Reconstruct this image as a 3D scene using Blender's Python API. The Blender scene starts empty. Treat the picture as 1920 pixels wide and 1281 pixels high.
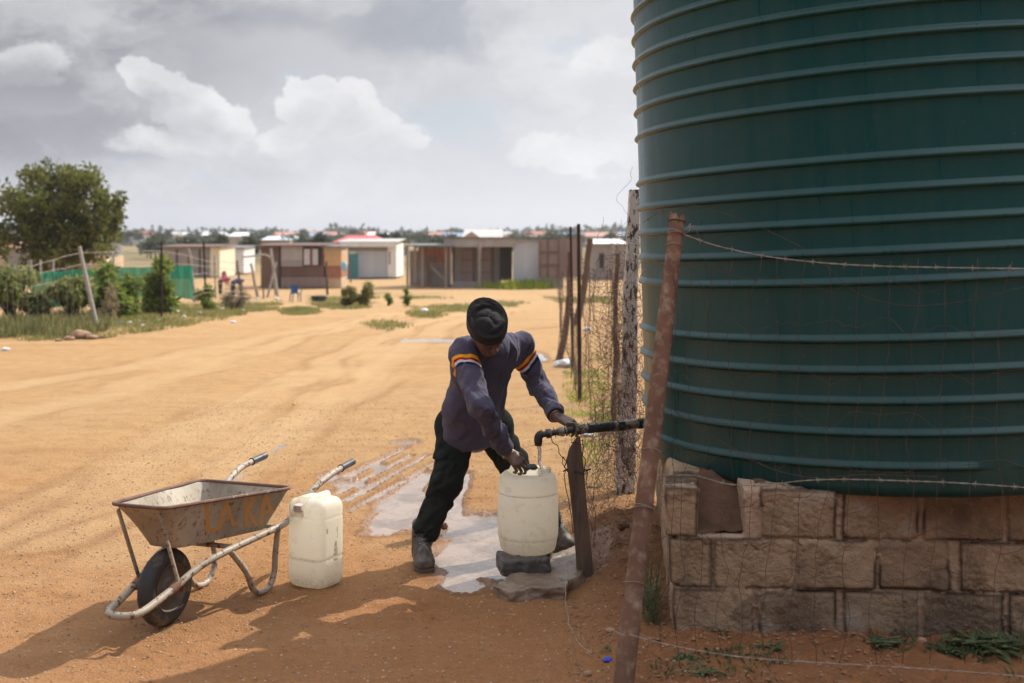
import bpy, bmesh, math, random
import numpy as np
from mathutils import Vector, Matrix
from mathutils.bvhtree import BVHTree
R = math.radians
FPX = 2133.0; EYE = 1.7
# ------------------------------------------------------------ camera, sky, sun
scene = bpy.context.scene
col = scene.collection
cam = bpy.data.cameras.new("camera")
cam.sensor_width = 36; cam.lens = FPX / 1920 * 36
cam.shift_y = (450 - 640.5) / 1920
cam.clip_start = 0.05; cam.clip_end = 6000
cam.dof.use_dof = True; cam.dof.focus_distance = 5.6; cam.dof.aperture_fstop = 2.5
camo = bpy.data.objects.new("camera", cam); col.objects.link(camo)
camo.location = (0, 0, EYE); camo.rotation_euler = (R(90), 0, 0)
scene.camera = camo
scene.view_settings.view_transform = 'Standard'; scene.view_settings.look = 'None'
scene.view_settings.gamma = 1; scene.view_settings.exposure = 0.3
SUN_EL = R(45); SUN_DIR = Vector((0.736 * math.cos(SUN_EL), 0.677 * math.cos(SUN_EL), math.sin(SUN_EL)))
sun = bpy.data.lights.new("sun", 'SUN'); sun.energy = 4.45; sun.angle = R(0.5); sun.color = (1.0, 0.93, 0.82)
suno = bpy.data.objects.new("sun", sun); col.objects.link(suno)
suno.rotation_euler = SUN_DIR.to_track_quat('Z', 'Y').to_euler(); suno.location = (5, 5, 20)

world = bpy.data.worlds.new("World"); scene.world = world; world.use_nodes = True
WN = world.node_tree; WN.nodes.clear()
class NT:
    def __init__(s, nt): s.nt = nt
    def n(s, t, **kw):
        o = s.nt.nodes.new(t)
        for k, v in kw.items(): setattr(o, k, v)
        return o
    def l(s, a, b): s.nt.links.new(a, b)
    def setin(s, sock, v):
        if hasattr(v, 'links') or hasattr(v, 'is_linked'): s.l(v, sock)
        else: sock.default_value = v
    def math(s, op, a, b=None, c=None, clamp=False):
        o = s.n('ShaderNodeMath', operation=op); o.use_clamp = clamp
        s.setin(o.inputs[0], a)
        if b is not None: s.setin(o.inputs[1], b)
        if c is not None: s.setin(o.inputs[2], c)
        return o.outputs[0]
    def vmath(s, op, a, b=None):
        o = s.n('ShaderNodeVectorMath', operation=op)
        s.setin(o.inputs[0], a)
        if b is not None: s.setin(o.inputs[1], b)
        return o
    def mapr(s, v, a, b, c=0.0, d=1.0, smooth=False):
        o = s.n('ShaderNodeMapRange'); o.clamp = True
        if smooth: o.interpolation_type = 'SMOOTHSTEP'
        s.setin(o.inputs[0], v); 
        for i, q in enumerate((a, b, c, d)): s.setin(o.inputs[i + 1], q)
        return o.outputs[0]
    def noise(s, vec, scale, detail=4, rough=.55, dist=0.0):
        o = s.n('ShaderNodeTexNoise'); 
        if vec is not None: s.l(vec, o.inputs['Vector'])
        o.inputs['Scale'].default_value = scale; o.inputs['Detail'].default_value = detail
        o.inputs['Roughness'].default_value = rough; o.inputs['Distortion'].default_value = dist
        return o
    def mix(s, f, a, b, mode='MIX'):
        o = s.n('ShaderNodeMix', data_type='RGBA', blend_type=mode)
        s.setin(o.inputs[0], f); 
        for i, q in ((6, a), (7, b)):
            if isinstance(q, tuple): q = (q + (1,))[:4]
            s.setin(o.inputs[i], q)
        return o.outputs[2]

w = NT(WN)
tc = w.n('ShaderNodeTexCoord'); DIRV = tc.outputs['Generated']
sky = w.n('ShaderNodeTexSky', sky_type='NISHITA'); sky.sun_disc = False
sky.sun_elevation = SUN_EL; sky.sun_rotation = math.atan2(SUN_DIR.x, SUN_DIR.y)
sky.air_density = 1.2; sky.dust_density = 2.5
sep = w.n('ShaderNodeSeparateXYZ'); w.l(DIRV, sep.inputs[0])
az = w.math('ARCTAN2', sep.outputs[0], sep.outputs[1]); el = w.math('ARCSINE', sep.outputs[2])
def cxyz(x, y, z=0.0):
    o = w.n('ShaderNodeCombineXYZ'); w.setin(o.inputs[0], x); w.setin(o.inputs[1], y); w.setin(o.inputs[2], z); return o.outputs[0]
A = cxyz(az, w.math('MULTIPLY', el, 1.5))
warp = w.noise(A, 7.0, 7, .62)
wv = w.vmath('MULTIPLY_ADD', warp.outputs['Color'], (.13, .13, .13)); wv.inputs[2].default_value = (-.065, -.065, -.065)
# rotate nothing: add the warp to the direction coordinates
AW = w.vmath('ADD', A, wv.outputs[0]).outputs[0]
def blob(px, py, rx, ry, soft=1.0, vec=None):
    """a soft elliptical lump of cloud at a fixed compass direction and elevation"""
    u = (px - 960) / FPX; v = (450 - py) / FPX
    a = math.atan2(u, 1); e = math.asin(v / math.sqrt(1 + u * u + v * v)) * 1.5
    d = w.vmath('SUBTRACT', vec or AW, (a, e, 0))
    d = w.vmath('DIVIDE', d.outputs[0], (rx / FPX, ry / FPX * 1.5, 1))
    L = w.vmath('LENGTH', d.outputs[0]).outputs['Value']
    return w.mapr(L, 1.0, 1.0 - soft, 0.0, 1.0, True)
def mx(lst):
    r = lst[0]
    for q in lst[1:]: r = w.math('MAXIMUM', r, q)
    return r
big = w.noise(A, 3.2, 6, .55, .3).outputs[0]
# blue gaps: general noise plus those the photo shows
gap = mx([blob(840, 235, 180, 75, .8), blob(545, 190, 45, 60, .8), blob(1050, 90, 70, 40, .9), blob(230, 285, 60, 25, .9), blob(420, 335, 110, 22, .9), blob(690, 195, 60, 25, .9)])
gapn = w.math('MULTIPLY', w.mapr(w.noise(A, 4.0, 6, .6).outputs[0], .56, .66), w.mapr(el, .16, .3))
veil = w.mapr(w.noise(AW, 9.0, 6, .6).outputs[0], .35, .72, .30, .95)
gapm = w.math('MAXIMUM', w.math('MULTIPLY', gap, veil), gapn)
# heavy grey undersides
dark = mx([blob(80, 90, 430, 190, .9), blob(790, 50, 270, 80, .75), w.math('MULTIPLY', blob(330, 250, 230, 26, .8), .8), blob(120, 255, 330, 60, .8), w.math('MULTIPLY', blob(300, 15, 600, 55, .9), .9),
           w.math('MULTIPLY', blob(620, 262, 120, 26, .9), .35)])
darkn = w.math('MULTIPLY', w.mapr(w.noise(A, 3.0, 6, .6, .4).outputs[0], .45, .62), w.mapr(el, .18, .4))
tex = w.noise(AW, 11.0, 7, .62, .2).outputs[0]
darkm = w.math('MULTIPLY', w.math('MAXIMUM', dark, darkn), w.mapr(tex, .25, .62, .55, 1.0))
# cumulus heads with crisp sunlit tops
head = mx([blob(300, 170, 70, 46, .3), blob(360, 205, 80, 50, .3), blob(430, 240, 62, 46, .35), blob(565, 200, 60, 44, .25), blob(640, 205, 72, 56, .25), blob(705, 240, 62, 46, .3), blob(760, 280, 52, 34, .3), blob(640, 262, 210, 40, .5), blob(340, 268, 190, 34, .7),
           blob(1130, 140, 120, 110, .6), blob(1090, 290, 190, 40, .6), blob(1160, 250, 90, 40, .6), blob(60, 130, 120, 55, .7)])
fineh = w.noise(AW, 14.0, 8, .62, .2).outputs[0]
head = w.mapr(w.math('ADD', head, w.math('MULTIPLY', w.math('SUBTRACT', fineh, .5), 1.7)), .22, .75, 0, 1, True)
rim_lo = mx([blob(300, 212, 85, 52, .9), blob(360, 245, 95, 52, .9), blob(430, 272, 75, 46, .9), blob(570, 240, 72, 48, .9), blob(640, 250, 90, 58, .9), blob(705, 278, 75, 46, .9), blob(760, 305, 62, 34, .9), blob(60, 165, 130, 55, .9), blob(1130, 190, 130, 100, .9), blob(640, 300, 240, 40, .9), blob(340, 300, 240, 40, .9)])
under = mx([blob(330, 275, 190, 60, .9), blob(640, 275, 150, 45, 1.0)])
white = w.math('MULTIPLY', head, w.math('SUBTRACT', 1.0, w.math('MULTIPLY', under, .55)))
whiten = w.mapr(w.noise(AW, 6.0, 7, .6).outputs[0], .48, .62, 0, .5)
wm = w.math('MAXIMUM', white, whiten)
base = w.mix(w.mapr(az, -.42, .10), (3.2, 3.22, 3.45), (5.7, 5.75, 6.0))
base = w.mix(w.mapr(el, .13, .02, 0, w.mapr(az, -.35, .05, .12, .8)), base, (6.0, 6.05, 6.25))
skyb = w.mix(.85, sky.outputs[0], (3.9, 4.8, 5.7))
fine = w.noise(AW, 16.0, 8, .62, .3).outputs[0]
base = w.mix(w.math('MULTIPLY', w.mapr(fine, .45, .62), .28), base, w.mix(1.0, base, (.80, .80, .84), 'MULTIPLY'))
c = w.mix(w.math('MULTIPLY', gapm, .9), base, skyb)
c = w.mix(darkm, c, w.mix(w.mapr(az, -.42, .05), (1.65, 1.65, 1.92), (3.4, 3.65, 4.1)))
body = w.mix(w.mapr(az, -.42, .05), (3.9, 3.92, 4.15), (5.5, 5.55, 5.8)); lit = w.mix(w.mapr(fine, .35, .65), (7.4, 7.35, 7.4), (5.9, 5.9, 6.05))
hc = w.mix(w.math('MULTIPLY', rim_lo, w.mapr(fineh, .3, .62, .55, 1.0)), lit, body)
c = w.mix(w.math('MULTIPLY', head, w.math('SUBTRACT', w.mapr(az, -.45, -.25, .6, .95), w.math('MULTIPLY', rim_lo, .35))), c, hc)
c = w.mix(whiten, c, lit)
# sky overhead, out of view, boosted to fill the shade; small glow round the sun
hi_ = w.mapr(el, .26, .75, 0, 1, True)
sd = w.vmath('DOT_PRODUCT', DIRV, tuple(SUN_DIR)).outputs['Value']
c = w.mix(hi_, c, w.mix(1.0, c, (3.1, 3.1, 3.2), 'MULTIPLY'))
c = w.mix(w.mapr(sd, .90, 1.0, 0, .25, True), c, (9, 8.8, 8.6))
# unseen low sky behind the viewer, darkened to slate to dim the tank's reflections
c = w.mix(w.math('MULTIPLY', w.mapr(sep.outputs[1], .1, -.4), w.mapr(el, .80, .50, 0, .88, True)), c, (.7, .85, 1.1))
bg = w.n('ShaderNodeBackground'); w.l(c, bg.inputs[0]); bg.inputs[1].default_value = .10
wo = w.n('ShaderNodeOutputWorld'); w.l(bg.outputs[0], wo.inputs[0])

# ------------------------------------------------------------ helpers
def ss(a, b, x):
    t = np.clip((np.asarray(x, float) - a) / (b - a), 0, 1); return t * t * (3 - 2 * t)
def _h(ix, iy, iz, seed):
    n = (ix.astype(np.int64) * 374761393 + iy.astype(np.int64) * 668265263 + iz.astype(np.int64) * 2147483647 + seed * 974634777) & 0xffffffff
    n = ((n ^ (n >> 13)) * 1274126177) & 0xffffffff
    n = n ^ (n >> 16)
    return (n & 0xffffff) / float(0xffffff)
def vn(x, y, z=0.0, seed=0):
    """value noise 0..1"""
    x, y, z = np.broadcast_arrays(np.asarray(x, float), np.asarray(y, float), np.asarray(z, float))
    ix, iy, iz = np.floor(x), np.floor(y), np.floor(z)
    fx, fy, fz = x - ix, y - iy, z - iz
    fx = fx * fx * (3 - 2 * fx); fy = fy * fy * (3 - 2 * fy); fz = fz * fz * (3 - 2 * fz)
    ix = ix.astype(np.int64); iy = iy.astype(np.int64); iz = iz.astype(np.int64)
    r = 0
    for a in (0, 1):
        for b in (0, 1):
            for c_ in (0, 1):
                r = r + _h(ix + a, iy + b, iz + c_, seed) * (fx if a else 1 - fx) * (fy if b else 1 - fy) * (fz if c_ else 1 - fz)
    return r
def fbm(x, y, z=0.0, seed=0, o=4):
    r = 0; a = .5; s = 0
    for k in range(o):
        r = r + a * vn(np.asarray(x) * 2 ** k, np.asarray(y) * 2 ** k, np.asarray(z) * 2 ** k, seed + k); s += a; a *= .5
    return r / s

def to_px(x, y, z=0.0):
    return 960 + x / y * FPX, 450 + (EYE - z) / y * FPX
def P(px, py, Y): return Vector(((px - 960) / FPX * Y, Y, EYE - (py - 450) / FPX * Y))

def gbase(x, y):
    x = np.asarray(x, float); y = np.asarray(y, float)
    z = -.42 * ss(20, 42, y)
    z = z + ss(90, 480, y) * 2.0 + ss(200, 900, y) * ss(-60, 260, x + 0 * y) * 9.0 * ss(0, 1, y / 900)
    z = z + .10 * ss(.28, .66, x - .0) * ss(7.6, 6.0, y)          # soil banked up against the plinth
    z = z + .12 * ss(-5.2, -7.5, x + .0 * y) * ss(19, 20.5, y) * ss(30, 24, y)
    return z
def seg(px, py, a, b, wd):
    (x1, y1), (x2, y2) = a, b
    t = np.clip(((px - x1) * (x2 - x1) + (py - y1) * (y2 - y1)) / ((x2 - x1) ** 2 + (y2 - y1) ** 2), 0, 1)
    d = np.hypot(px - x1 - t * (x2 - x1), py - y1 - t * (y2 - y1))
    return 1 - (d / wd) ** 2
def gflat(px, py):
    Y = EYE * FPX / (py - 450); return ((px - 960) / FPX * Y, Y)
POOLS = [(915, 1045, 112, 50), (1000, 1088, 92, 24), (900, 985, 72, 26), (870, 1090, 50, 22), (765, 955, 62, 38), (730, 985, 40, 10), (760, 828, 26, 5), (705, 872, 26, 6), (620, 892, 24, 7),
         (655, 905, 30, 8), (835, 995, 20, 12), (1085, 1045, 45, 26), (1110, 1078, 22, 12), (810, 637, 48, 3.2), (1005, 668, 20, 8), (1062, 683, 16, 5), (870, 640, 30, 2)]
RUTS = [((640, 940), (800, 852), .035), ((655, 955), (815, 866), .03), ((625, 925), (770, 852), .035), ((650, 893), (760, 838), .04), ((700, 985), (800, 885), .07), ((838, 995), (868, 885), .065), ((600, 905), (700, 868), .03), ((705, 1000), (740, 985), .1)]
TRACKS = [[(-300, 845), (200, 735), (480, 655), (700, 592), (860, 560)], [(-300, 770), (250, 690), (520, 628), (740, 578), (900, 556)], [(60, 1010), (420, 800), (620, 690), (770, 612), (900, 565)], [(250, 1040), (560, 790), (710, 680), (830, 612), (960, 565)], [(-200, 1060), (300, 860), (560, 700)]]
_fr = np.random.default_rng(17); FEET = [(x, y, a) for x, y, a in zip(_fr.uniform(-2.5, .9, 90), _fr.uniform(4.6, 8.4, 90), _fr.uniform(0, 3.14, 90))]
def wet_field(x, y):
    n = (fbm(x * 3.1, y * 1.6, 0, 5, 5) - .5) * 1.7 + (fbm(x * 13, y * 8, 0, 15, 4) - .5) * 1.1
    f = np.full(np.shape(x), -9.0)
    for px, py, rx, ry in POOLS:
        cx_, cy_ = gflat(px, py); wx = rx / FPX * cy_; wy = ry * cy_ * cy_ / (EYE * FPX)
        f = np.maximum(f, 1 - ((x - cx_) / wx) ** 2 - ((y - cy_) / wy) ** 2)
    for a, b, wd in RUTS:
        f = np.maximum(f, seg(x, y, gflat(*a), gflat(*b), wd) * .7)
    return f + n * .8
def mud_field(x, y):
    cx_, cy_ = gflat(1140, 1040)
    return np.clip(1 - ((x - cx_) / .42) ** 2 - ((y - cy_) / .75) ** 2, 0, 1)
def gz(x, y, detail=True):
    if np.ndim(x) == 0 and np.ndim(y) == 0: return gz(np.array([float(x)]), np.array([float(y)]), detail)[0]
    x, y = np.broadcast_arrays(np.asarray(x, float), np.asarray(y, float)); x = x.copy(); y = y.copy()
    z = gbase(x, y)
    if detail:
        near = ss(16, 9, y)
        z = z + (fbm(x * 2.2, y * 2.2, 0, 1, 3) - .5) * .016 * ss(30, 14, y)
        z = z + (fbm(x * 11, y * 11, 0, 2, 3) - .5) * .010 * near
        z = z + (np.clip(fbm(x * 7, y * 7, 0, 9, 3) - .6, 0, 1)) * .05 * near
        z = z + mud_field(x, y) * (fbm(x * 16, y * 16, 0, 3, 4) - .45) * .07
        mound = ss(.3, .6, x) * ss(7.6, 6.5, y)
        z = z + mound * ((fbm(x * 9, y * 9, 0, 4, 4) - .4) * .06 + np.clip(fbm(x * 24, y * 24, 0, 14, 3) - .5, 0, 1) * .07)
        # faint wheel ruts of the road
        for x0, sl in ((-2.2, .02), (-3.6, .03), (-5.4, .05)):
            z = z - .02 * np.exp(-((x - x0 - sl * y - .4 * (vn(y * .3, 7.0) - .5)) / .16) ** 2) * ss(4, 8, y) * ss(20, 14, y)
        for fx, fy, fa in FEET:
            k = (np.abs(x - fx) < .25) & (np.abs(y - fy) < .25)
            if k.any():
                u = (x[k] - fx) * math.cos(fa) + (y[k] - fy) * math.sin(fa); v_ = -(x[k] - fx) * math.sin(fa) + (y[k] - fy) * math.cos(fa)
                q = (u / .13) ** 2 + (v_ / (.045 + .012 * np.sin(u * 20))) ** 2
                z[k] = z[k] - .011 * np.exp(-np.minimum(q, 9) ** 2) + .005 * np.exp(-((q - 1.6) / .6) ** 2)
        for L in TRACKS:
            for a, b in zip(L[:-1], L[1:]):
                for o_ in (-.32, .32):
                    z = z - .008 * np.clip(seg(x, y, (gflat(*a)[0] + o_, gflat(*a)[1]), (gflat(*b)[0] + o_, gflat(*b)[1]), .10), 0, 1) * ss(4.5, 6, y) * ss(28, 18, y)
        f = wet_field(x, y)
        z = z - .028 * ss(0.0, .45, f) * ss(26, 20, y) + ss(-.2, .2, f) * (fbm(x * 9, y * 6, 0, 19, 5) - .5) * .042 * ss(12, 9, y) - .008 * ss(-.5, .0, f) * ss(26, 20, y)
        z = z + .016 * np.exp(-((f + .12) / .10) ** 2) * ss(12, 9, y) * ss(0, .35, vn(x * 5, y * 5, 0, 44))   # pushed-up rims of mud
    return z
def G(px, py):
    y = EYE * FPX / max(py - 450, 4)
    for k in range(40):
        x = (px - 960) / FPX * y
        y = y * .5 + .5 * (EYE - float(gbase(x, y))) * FPX / (py - 450)
    x = (px - 960) / FPX * y
    return Vector((x, y, float(gz(x, y)) if y < 30 else float(gbase(x, y))))

# ---- materials
def new_mat(name):
    m = bpy.data.materials.new(name); m.use_nodes = True
    t = NT(m.node_tree); b = m.node_tree.nodes['Principled BSDF']
    return m, t, b
def M(name, c1, c2=None, scale=8.0, rough=.7, c3=None, s3=30.0, th3=(.55, .7), bump=.2, bs=None, metal=0.0, rvar=.1, stretch=(1, 1, 1), spec=.5, dist=.002, coord='Object', detail=5):
    """noise-mottled surface: c1/c2 blend, c3 in patches (rust, dirt, peeling)"""
    m, t, b = new_mat(name)
    tcn = t.n('ShaderNodeTexCoord'); mp = t.n('ShaderNodeMapping'); mp.inputs['Scale'].default_value = stretch
    t.l(tcn.outputs[coord], mp.inputs[0]); v = mp.outputs[0]
    n1 = t.noise(v, scale, detail).outputs[0]
    colr = t.mix(t.mapr(n1, .3, .7), c1, c2 if c2 else tuple(q * .8 for q in c1))
    rg = t.mapr(n1, .3, .7, rough - rvar, min(1, rough + rvar))
    if c3:
        n3 = t.noise(v, s3, 6, .65).outputs[0]
        f3 = t.mapr(n3, *th3)
        colr = t.mix(f3, colr, c3)
        rg = t.math('MAXIMUM', rg, t.math('MULTIPLY', f3, .85))
        b.inputs['Metallic'].default_value = metal
    t.l(colr, b.inputs['Base Color']); t.l(rg, b.inputs['Roughness'])
    b.inputs['Metallic'].default_value = metal; b.inputs['Specular IOR Level'].default_value = spec
    if bump:
        nb = t.noise(v, bs or scale * 6, 5, .6).outputs[0]
        bp = t.n('ShaderNodeBump'); bp.inputs['Strength'].default_value = bump; bp.inputs['Distance'].default_value = dist
        t.l(nb, bp.inputs['Height']); t.l(bp.outputs[0], b.inputs['Normal'])
    return m
def leafmat(name, c1, c2, trans=.35, scale=3.0):
    m, t, b = new_mat(name)
    g = t.n('ShaderNodeNewGeometry'); tcn = t.n('ShaderNodeTexCoord')
    n1 = t.noise(tcn.outputs['Object'], scale, 3).outputs[0]
    r = t.math('ADD', t.math('MULTIPLY', g.outputs['Random Per Island'], .6), t.math('MULTIPLY', n1, .6))
    colr = t.mix(t.mapr(r, .25, .85), c1, c2)
    t.l(colr, b.inputs['Base Color']); b.inputs['Roughness'].default_value = .55; b.inputs['Specular IOR Level'].default_value = .3
    tr = t.n('ShaderNodeBsdfTranslucent'); t.l(colr, tr.inputs[0])
    ms = t.n('ShaderNodeMixShader'); ms.inputs[0].default_value = trans
    t.l(b.outputs[0], ms.inputs[1]); t.l(tr.outputs[0], ms.inputs[2])
    t.l(ms.outputs[0], m.node_tree.nodes['Material Output'].inputs[0])
    return m

# ---- mesh building
class MB:
    def __init__(s): s.v = []; s.f = []
    def add(s, v, f):
        o = len(s.v); s.v += [tuple(q) for q in v]; s.f += [tuple(i + o for i in q) for q in f]; return s
    def box(s, c, size, rot=None, taper=(1, 1), bev=0.0):
        hx, hy, hz = [q / 2 for q in size]; vs = []
        if bev:
            b = min(bev, hx * .9, hy * .9, hz * .9); bm = bmesh.new(); bmesh.ops.create_cube(bm, size=1)
            for q in bm.verts: q.co = Vector((q.co.x * 2 * hx, q.co.y * 2 * hy, q.co.z * 2 * hz))
            bmesh.ops.bevel(bm, geom=bm.edges[:], offset=b, segments=2, affect='EDGES', profile=.5)
            vs = [q.co.copy() for q in bm.verts]; bm.verts.index_update(); fs = [[q.index for q in f_.verts] for f_ in bm.faces]; bm.free()
        else:
            for z in (-hz, hz):
                for y in (-hy, hy):
                    for x in (-hx, hx): vs.append(Vector((x, y, z)))
            fs = [(0, 2, 3, 1), (4, 5, 7, 6), (0, 1, 5, 4), (2, 6, 7, 3), (0, 4, 6, 2), (1, 3, 7, 5)]
        for q in vs:
            if q.z > 0: q.x *= taper[0]; q.y *= taper[1]
        if rot is not None: vs = [rot @ q for q in vs]
        c = Vector(c); return s.add([q + c for q in vs], fs)
    def tube(s, pts, r, seg=8, cap=True, flat=1.0):
        pts = [Vector(q) for q in pts]; n = len(pts)
        rs = r if isinstance(r, (list, tuple)) else [r] * n
        up = None; rings = []
        for i, q in enumerate(pts):
            d = (pts[min(i + 1, n - 1)] - pts[max(i - 1, 0)])
            if d.length < 1e-9: d = Vector((0, 0, 1))
            d.normalize()
            if up is None: up = Vector((0, 0, 1)) if abs(d.z) < .9 else Vector((1, 0, 0))
            u = (up - d * up.dot(d))
            if u.length < 1e-6: u = d.orthogonal()
            u.normalize(); up = u; v = d.cross(u)
            rings.append([q + u * rs[i] * math.cos(2 * math.pi * k / seg) + v * rs[i] * flat * math.sin(2 * math.pi * k / seg) for k in range(seg)])
        fs = []
        for i in range(n - 1):
            for k in range(seg):
                a = i * seg + k; b = i * seg + (k + 1) % seg
                fs.append((a, b, b + seg, a + seg))
        if cap: fs.append(tuple(range(seg))[::-1]); fs.append(tuple((n - 1) * seg + k for k in range(seg)))
        return s.add([q for r_ in rings for q in r_], fs)
    def lathe(s, prof, c=(0, 0, 0), seg=32, axis=None, cap=True, sx=1, sy=1):
        c = Vector(c); rot = axis.to_track_quat('Z', 'Y').to_matrix() if axis is not None else Matrix.Identity(3)
        vs = []; n = len(prof)
        for r_, z in prof:
            for k in range(seg):
                t = 2 * math.pi * k / seg; vs.append(c + rot @ Vector((r_ * math.cos(t) * sx, r_ * math.sin(t) * sy, z)))
        fs = []
        for i in range(n - 1):
            for k in range(seg):
                a = i * seg + k; b = i * seg + (k + 1) % seg; fs.append((a, b, b + seg, a + seg))
        if cap: fs.append(tuple(range(seg))[::-1]); fs.append(tuple((n - 1) * seg + k for k in range(seg)))
        return s.add(vs, fs)
    def quad(s, a, b, c, d): return s.add([a, b, c, d], [(0, 1, 2, 3)])
def mesh_np(name, V, F):
    V = np.asarray(V, np.float32); F = np.asarray(F, np.int32); k = F.shape[1]
    me = bpy.data.meshes.new(name); me.vertices.add(len(V)); me.vertices.foreach_set('co', V.ravel())
    me.loops.add(F.size); me.loops.foreach_set('vertex_index', F.ravel())
    me.polygons.add(len(F)); me.polygons.foreach_set('loop_start', np.arange(0, F.size, k, dtype=np.int32))
    try: me.polygons.foreach_set('loop_total', np.full(len(F), k, np.int32))
    except Exception: pass
    me.update(calc_edges=True); me.validate(); return me
def link(name, me, mat, parent=None, smooth=True, world=True, auto=None):
    o = bpy.data.objects.new(name, me); col.objects.link(o)
    if mat: me.materials.append(mat)
    me.polygons.foreach_set('use_smooth', [bool(smooth)] * len(me.polygons))
    if auto and smooth: me.set_sharp_from_angle(angle=R(auto))
    if parent is not None:
        if world:
            root = parent
            mtx = Matrix.Identity(4); chain = []
            while root is not None: chain.append(root.matrix_basis.copy()); root = root.parent
            for q in reversed(chain): mtx = mtx @ q
            me.transform(mtx.inverted())
        o.parent = parent
    return o
def ob(name, mb, mat, parent=None, smooth=True, world=True, auto=40):
    me = bpy.data.meshes.new(name); me.from_pydata([tuple(q) for q in mb.v], [], mb.f); me.update()
    return link(name, me, mat, parent, smooth, world, auto)
def origin(o, loc):
    """move a top-level mesh's origin to its base"""
    o.data.transform(Matrix.Translation(-Vector(loc))); o.location = loc; return o
def tag(o, label=None, cat=None, group=None, kind=None):
    if label: o['label'] = label
    if cat: o['category'] = cat
    if group: o['group'] = group
    if kind: o['kind'] = kind
    return o
def thing(name, label, cat, loc=(0, 0, 0), rotz=0, group=None, rot=None):
    o = bpy.data.objects.new(name, None); col.objects.link(o); o.location = loc; o.empty_display_size = .1
    o.rotation_euler = rot if rot else (0, 0, rotz); return tag(o, label, cat, group)
def copy_tree(o, parent=None):
    c_ = o.copy(); col.objects.link(c_); c_.parent = parent
    for ch in list(o.children): copy_tree(ch, c_)
    return c_
def attr(me, name, vals):
    a = me.attributes.new(name, 'FLOAT', 'POINT'); a.data.foreach_set('value', np.asarray(vals, np.float32)); return a

# ---- signed distance modelling (surface nets)
def smin(a, b, k):
    h = np.clip(.5 + .5 * (b - a) / k, 0, 1); return b + (a - b) * h - k * h * (1 - h)
def cap(p, a, b, ra, rb, sq=None):
    """tapered capsule; sq = (unit direction, factor) squashes the section"""
    a = np.array(a, np.float32); b = np.array(b, np.float32); ba = b - a
    t = np.clip(((p - a) @ ba) / max(ba @ ba, 1e-9), 0, 1)
    q = p - a - t[..., None] * ba
    if sq is not None:
        d = np.array(sq[0], np.float32); d /= np.linalg.norm(d); s_ = q @ d
        q = q + d * (s_ * (1 / sq[1] - 1))[..., None]
    return np.sqrt((q * q).sum(-1)) - (ra + (rb - ra) * t)
def ell(p, c_, r3, B=None):
    q = p - np.array(c_, np.float32)
    if B is not None: q = q @ np.array(B, np.float32).T
    r3 = np.array(r3, np.float32); k0 = np.linalg.norm(q / r3, axis=-1); k1 = np.linalg.norm(q / (r3 * r3), axis=-1)
    return k0 * (k0 - 1) / np.maximum(k1, 1e-6)
def rbox(p, c_, h3, r, B=None):
    q = p - np.array(c_, np.float32)
    if B is not None: q = q @ np.array(B, np.float32).T
    d = np.abs(q) - (np.array(h3, np.float32) - r)
    return np.linalg.norm(np.maximum(d, 0), axis=-1) + np.minimum(d.max(-1), 0) - r
def surf(fn, lo, hi, h):
    lo = np.array(lo, float); n = np.maximum(((np.array(hi) - lo) / h).astype(int) + 1, 3)
    ax = [np.float32(lo[i] + h * np.arange(n[i])) for i in range(3)]
    D = np.empty(n, np.float32)
    step = max(1, int(600000 // (n[1] * n[2])))
    for i in range(0, n[0], step):
        X, Y, Z = np.meshgrid(ax[0][i:i + step], ax[1], ax[2], indexing='ij')
        D[i:i + step] = fn(np.stack([X, Y, Z], -1))
    S = D < 0; S[0] = S[-1] = False; S[:, 0] = S[:, -1] = False; S[:, :, 0] = S[:, :, -1] = False
    D = np.where(S, np.minimum(D, -1e-6), np.maximum(D, 1e-6))
    m = n - 1; acc = np.zeros(tuple(m) + (3,), np.float32); cnt = np.zeros(tuple(m), np.float32)
    for axis in range(3):
        o1, o2 = [i for i in range(3) if i != axis]
        sl = lambda a_, st, L: tuple(slice(st.get(i, 0), st.get(i, 0) + L[i]) for i in range(3))
        for da in (0, 1):
            for db in (0, 1):
                st0 = {o1: da, o2: db}; st1 = dict(st0); st1[axis] = 1
                d0 = D[sl(D, st0, m)]; d1 = D[sl(D, st1, m)]
                cr = (d0 < 0) != (d1 < 0); t = np.where(cr, d0 / np.where(cr, d0 - d1, 1), 0)
                off = np.zeros(tuple(m) + (3,), np.float32); off[..., o1] = da; off[..., o2] = db; off[..., axis] = t
                acc += off * cr[..., None]; cnt += cr
    act = cnt > 0; idx = -np.ones(tuple(m), np.int64); idx[act] = np.arange(act.sum())
    I = np.argwhere(act); V = lo + h * (I + acc[act] / cnt[act][:, None])
    F = []
    for axis in range(3):
        o1, o2 = [(1, 2), (2, 0), (0, 1)][axis]
        a_ = [slice(0, m[i]) for i in range(3)]; b_ = list(a_)
        a_[o1] = slice(1, m[o1]); a_[o2] = slice(1, m[o2]); b_ = list(a_)
        b_[axis] = slice(1, m[axis] + 1)
        s0 = S[tuple(a_)]; s1 = S[tuple(b_)]; cr = s0 != s1
        E = np.argwhere(cr); E[:, o1] += 1; E[:, o2] += 1
        fl = s0[cr]
        q = []
        for du, dv in ((1, 1), (0, 1), (0, 0), (1, 0)):
            e = E.copy(); e[:, o1] -= du; e[:, o2] -= dv; q.append(idx[e[:, 0], e[:, 1], e[:, 2]])
        q = np.stack(q, 1); q[~fl] = q[~fl][:, ::-1]; F.append(q)
    return V, np.concatenate(F)
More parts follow.
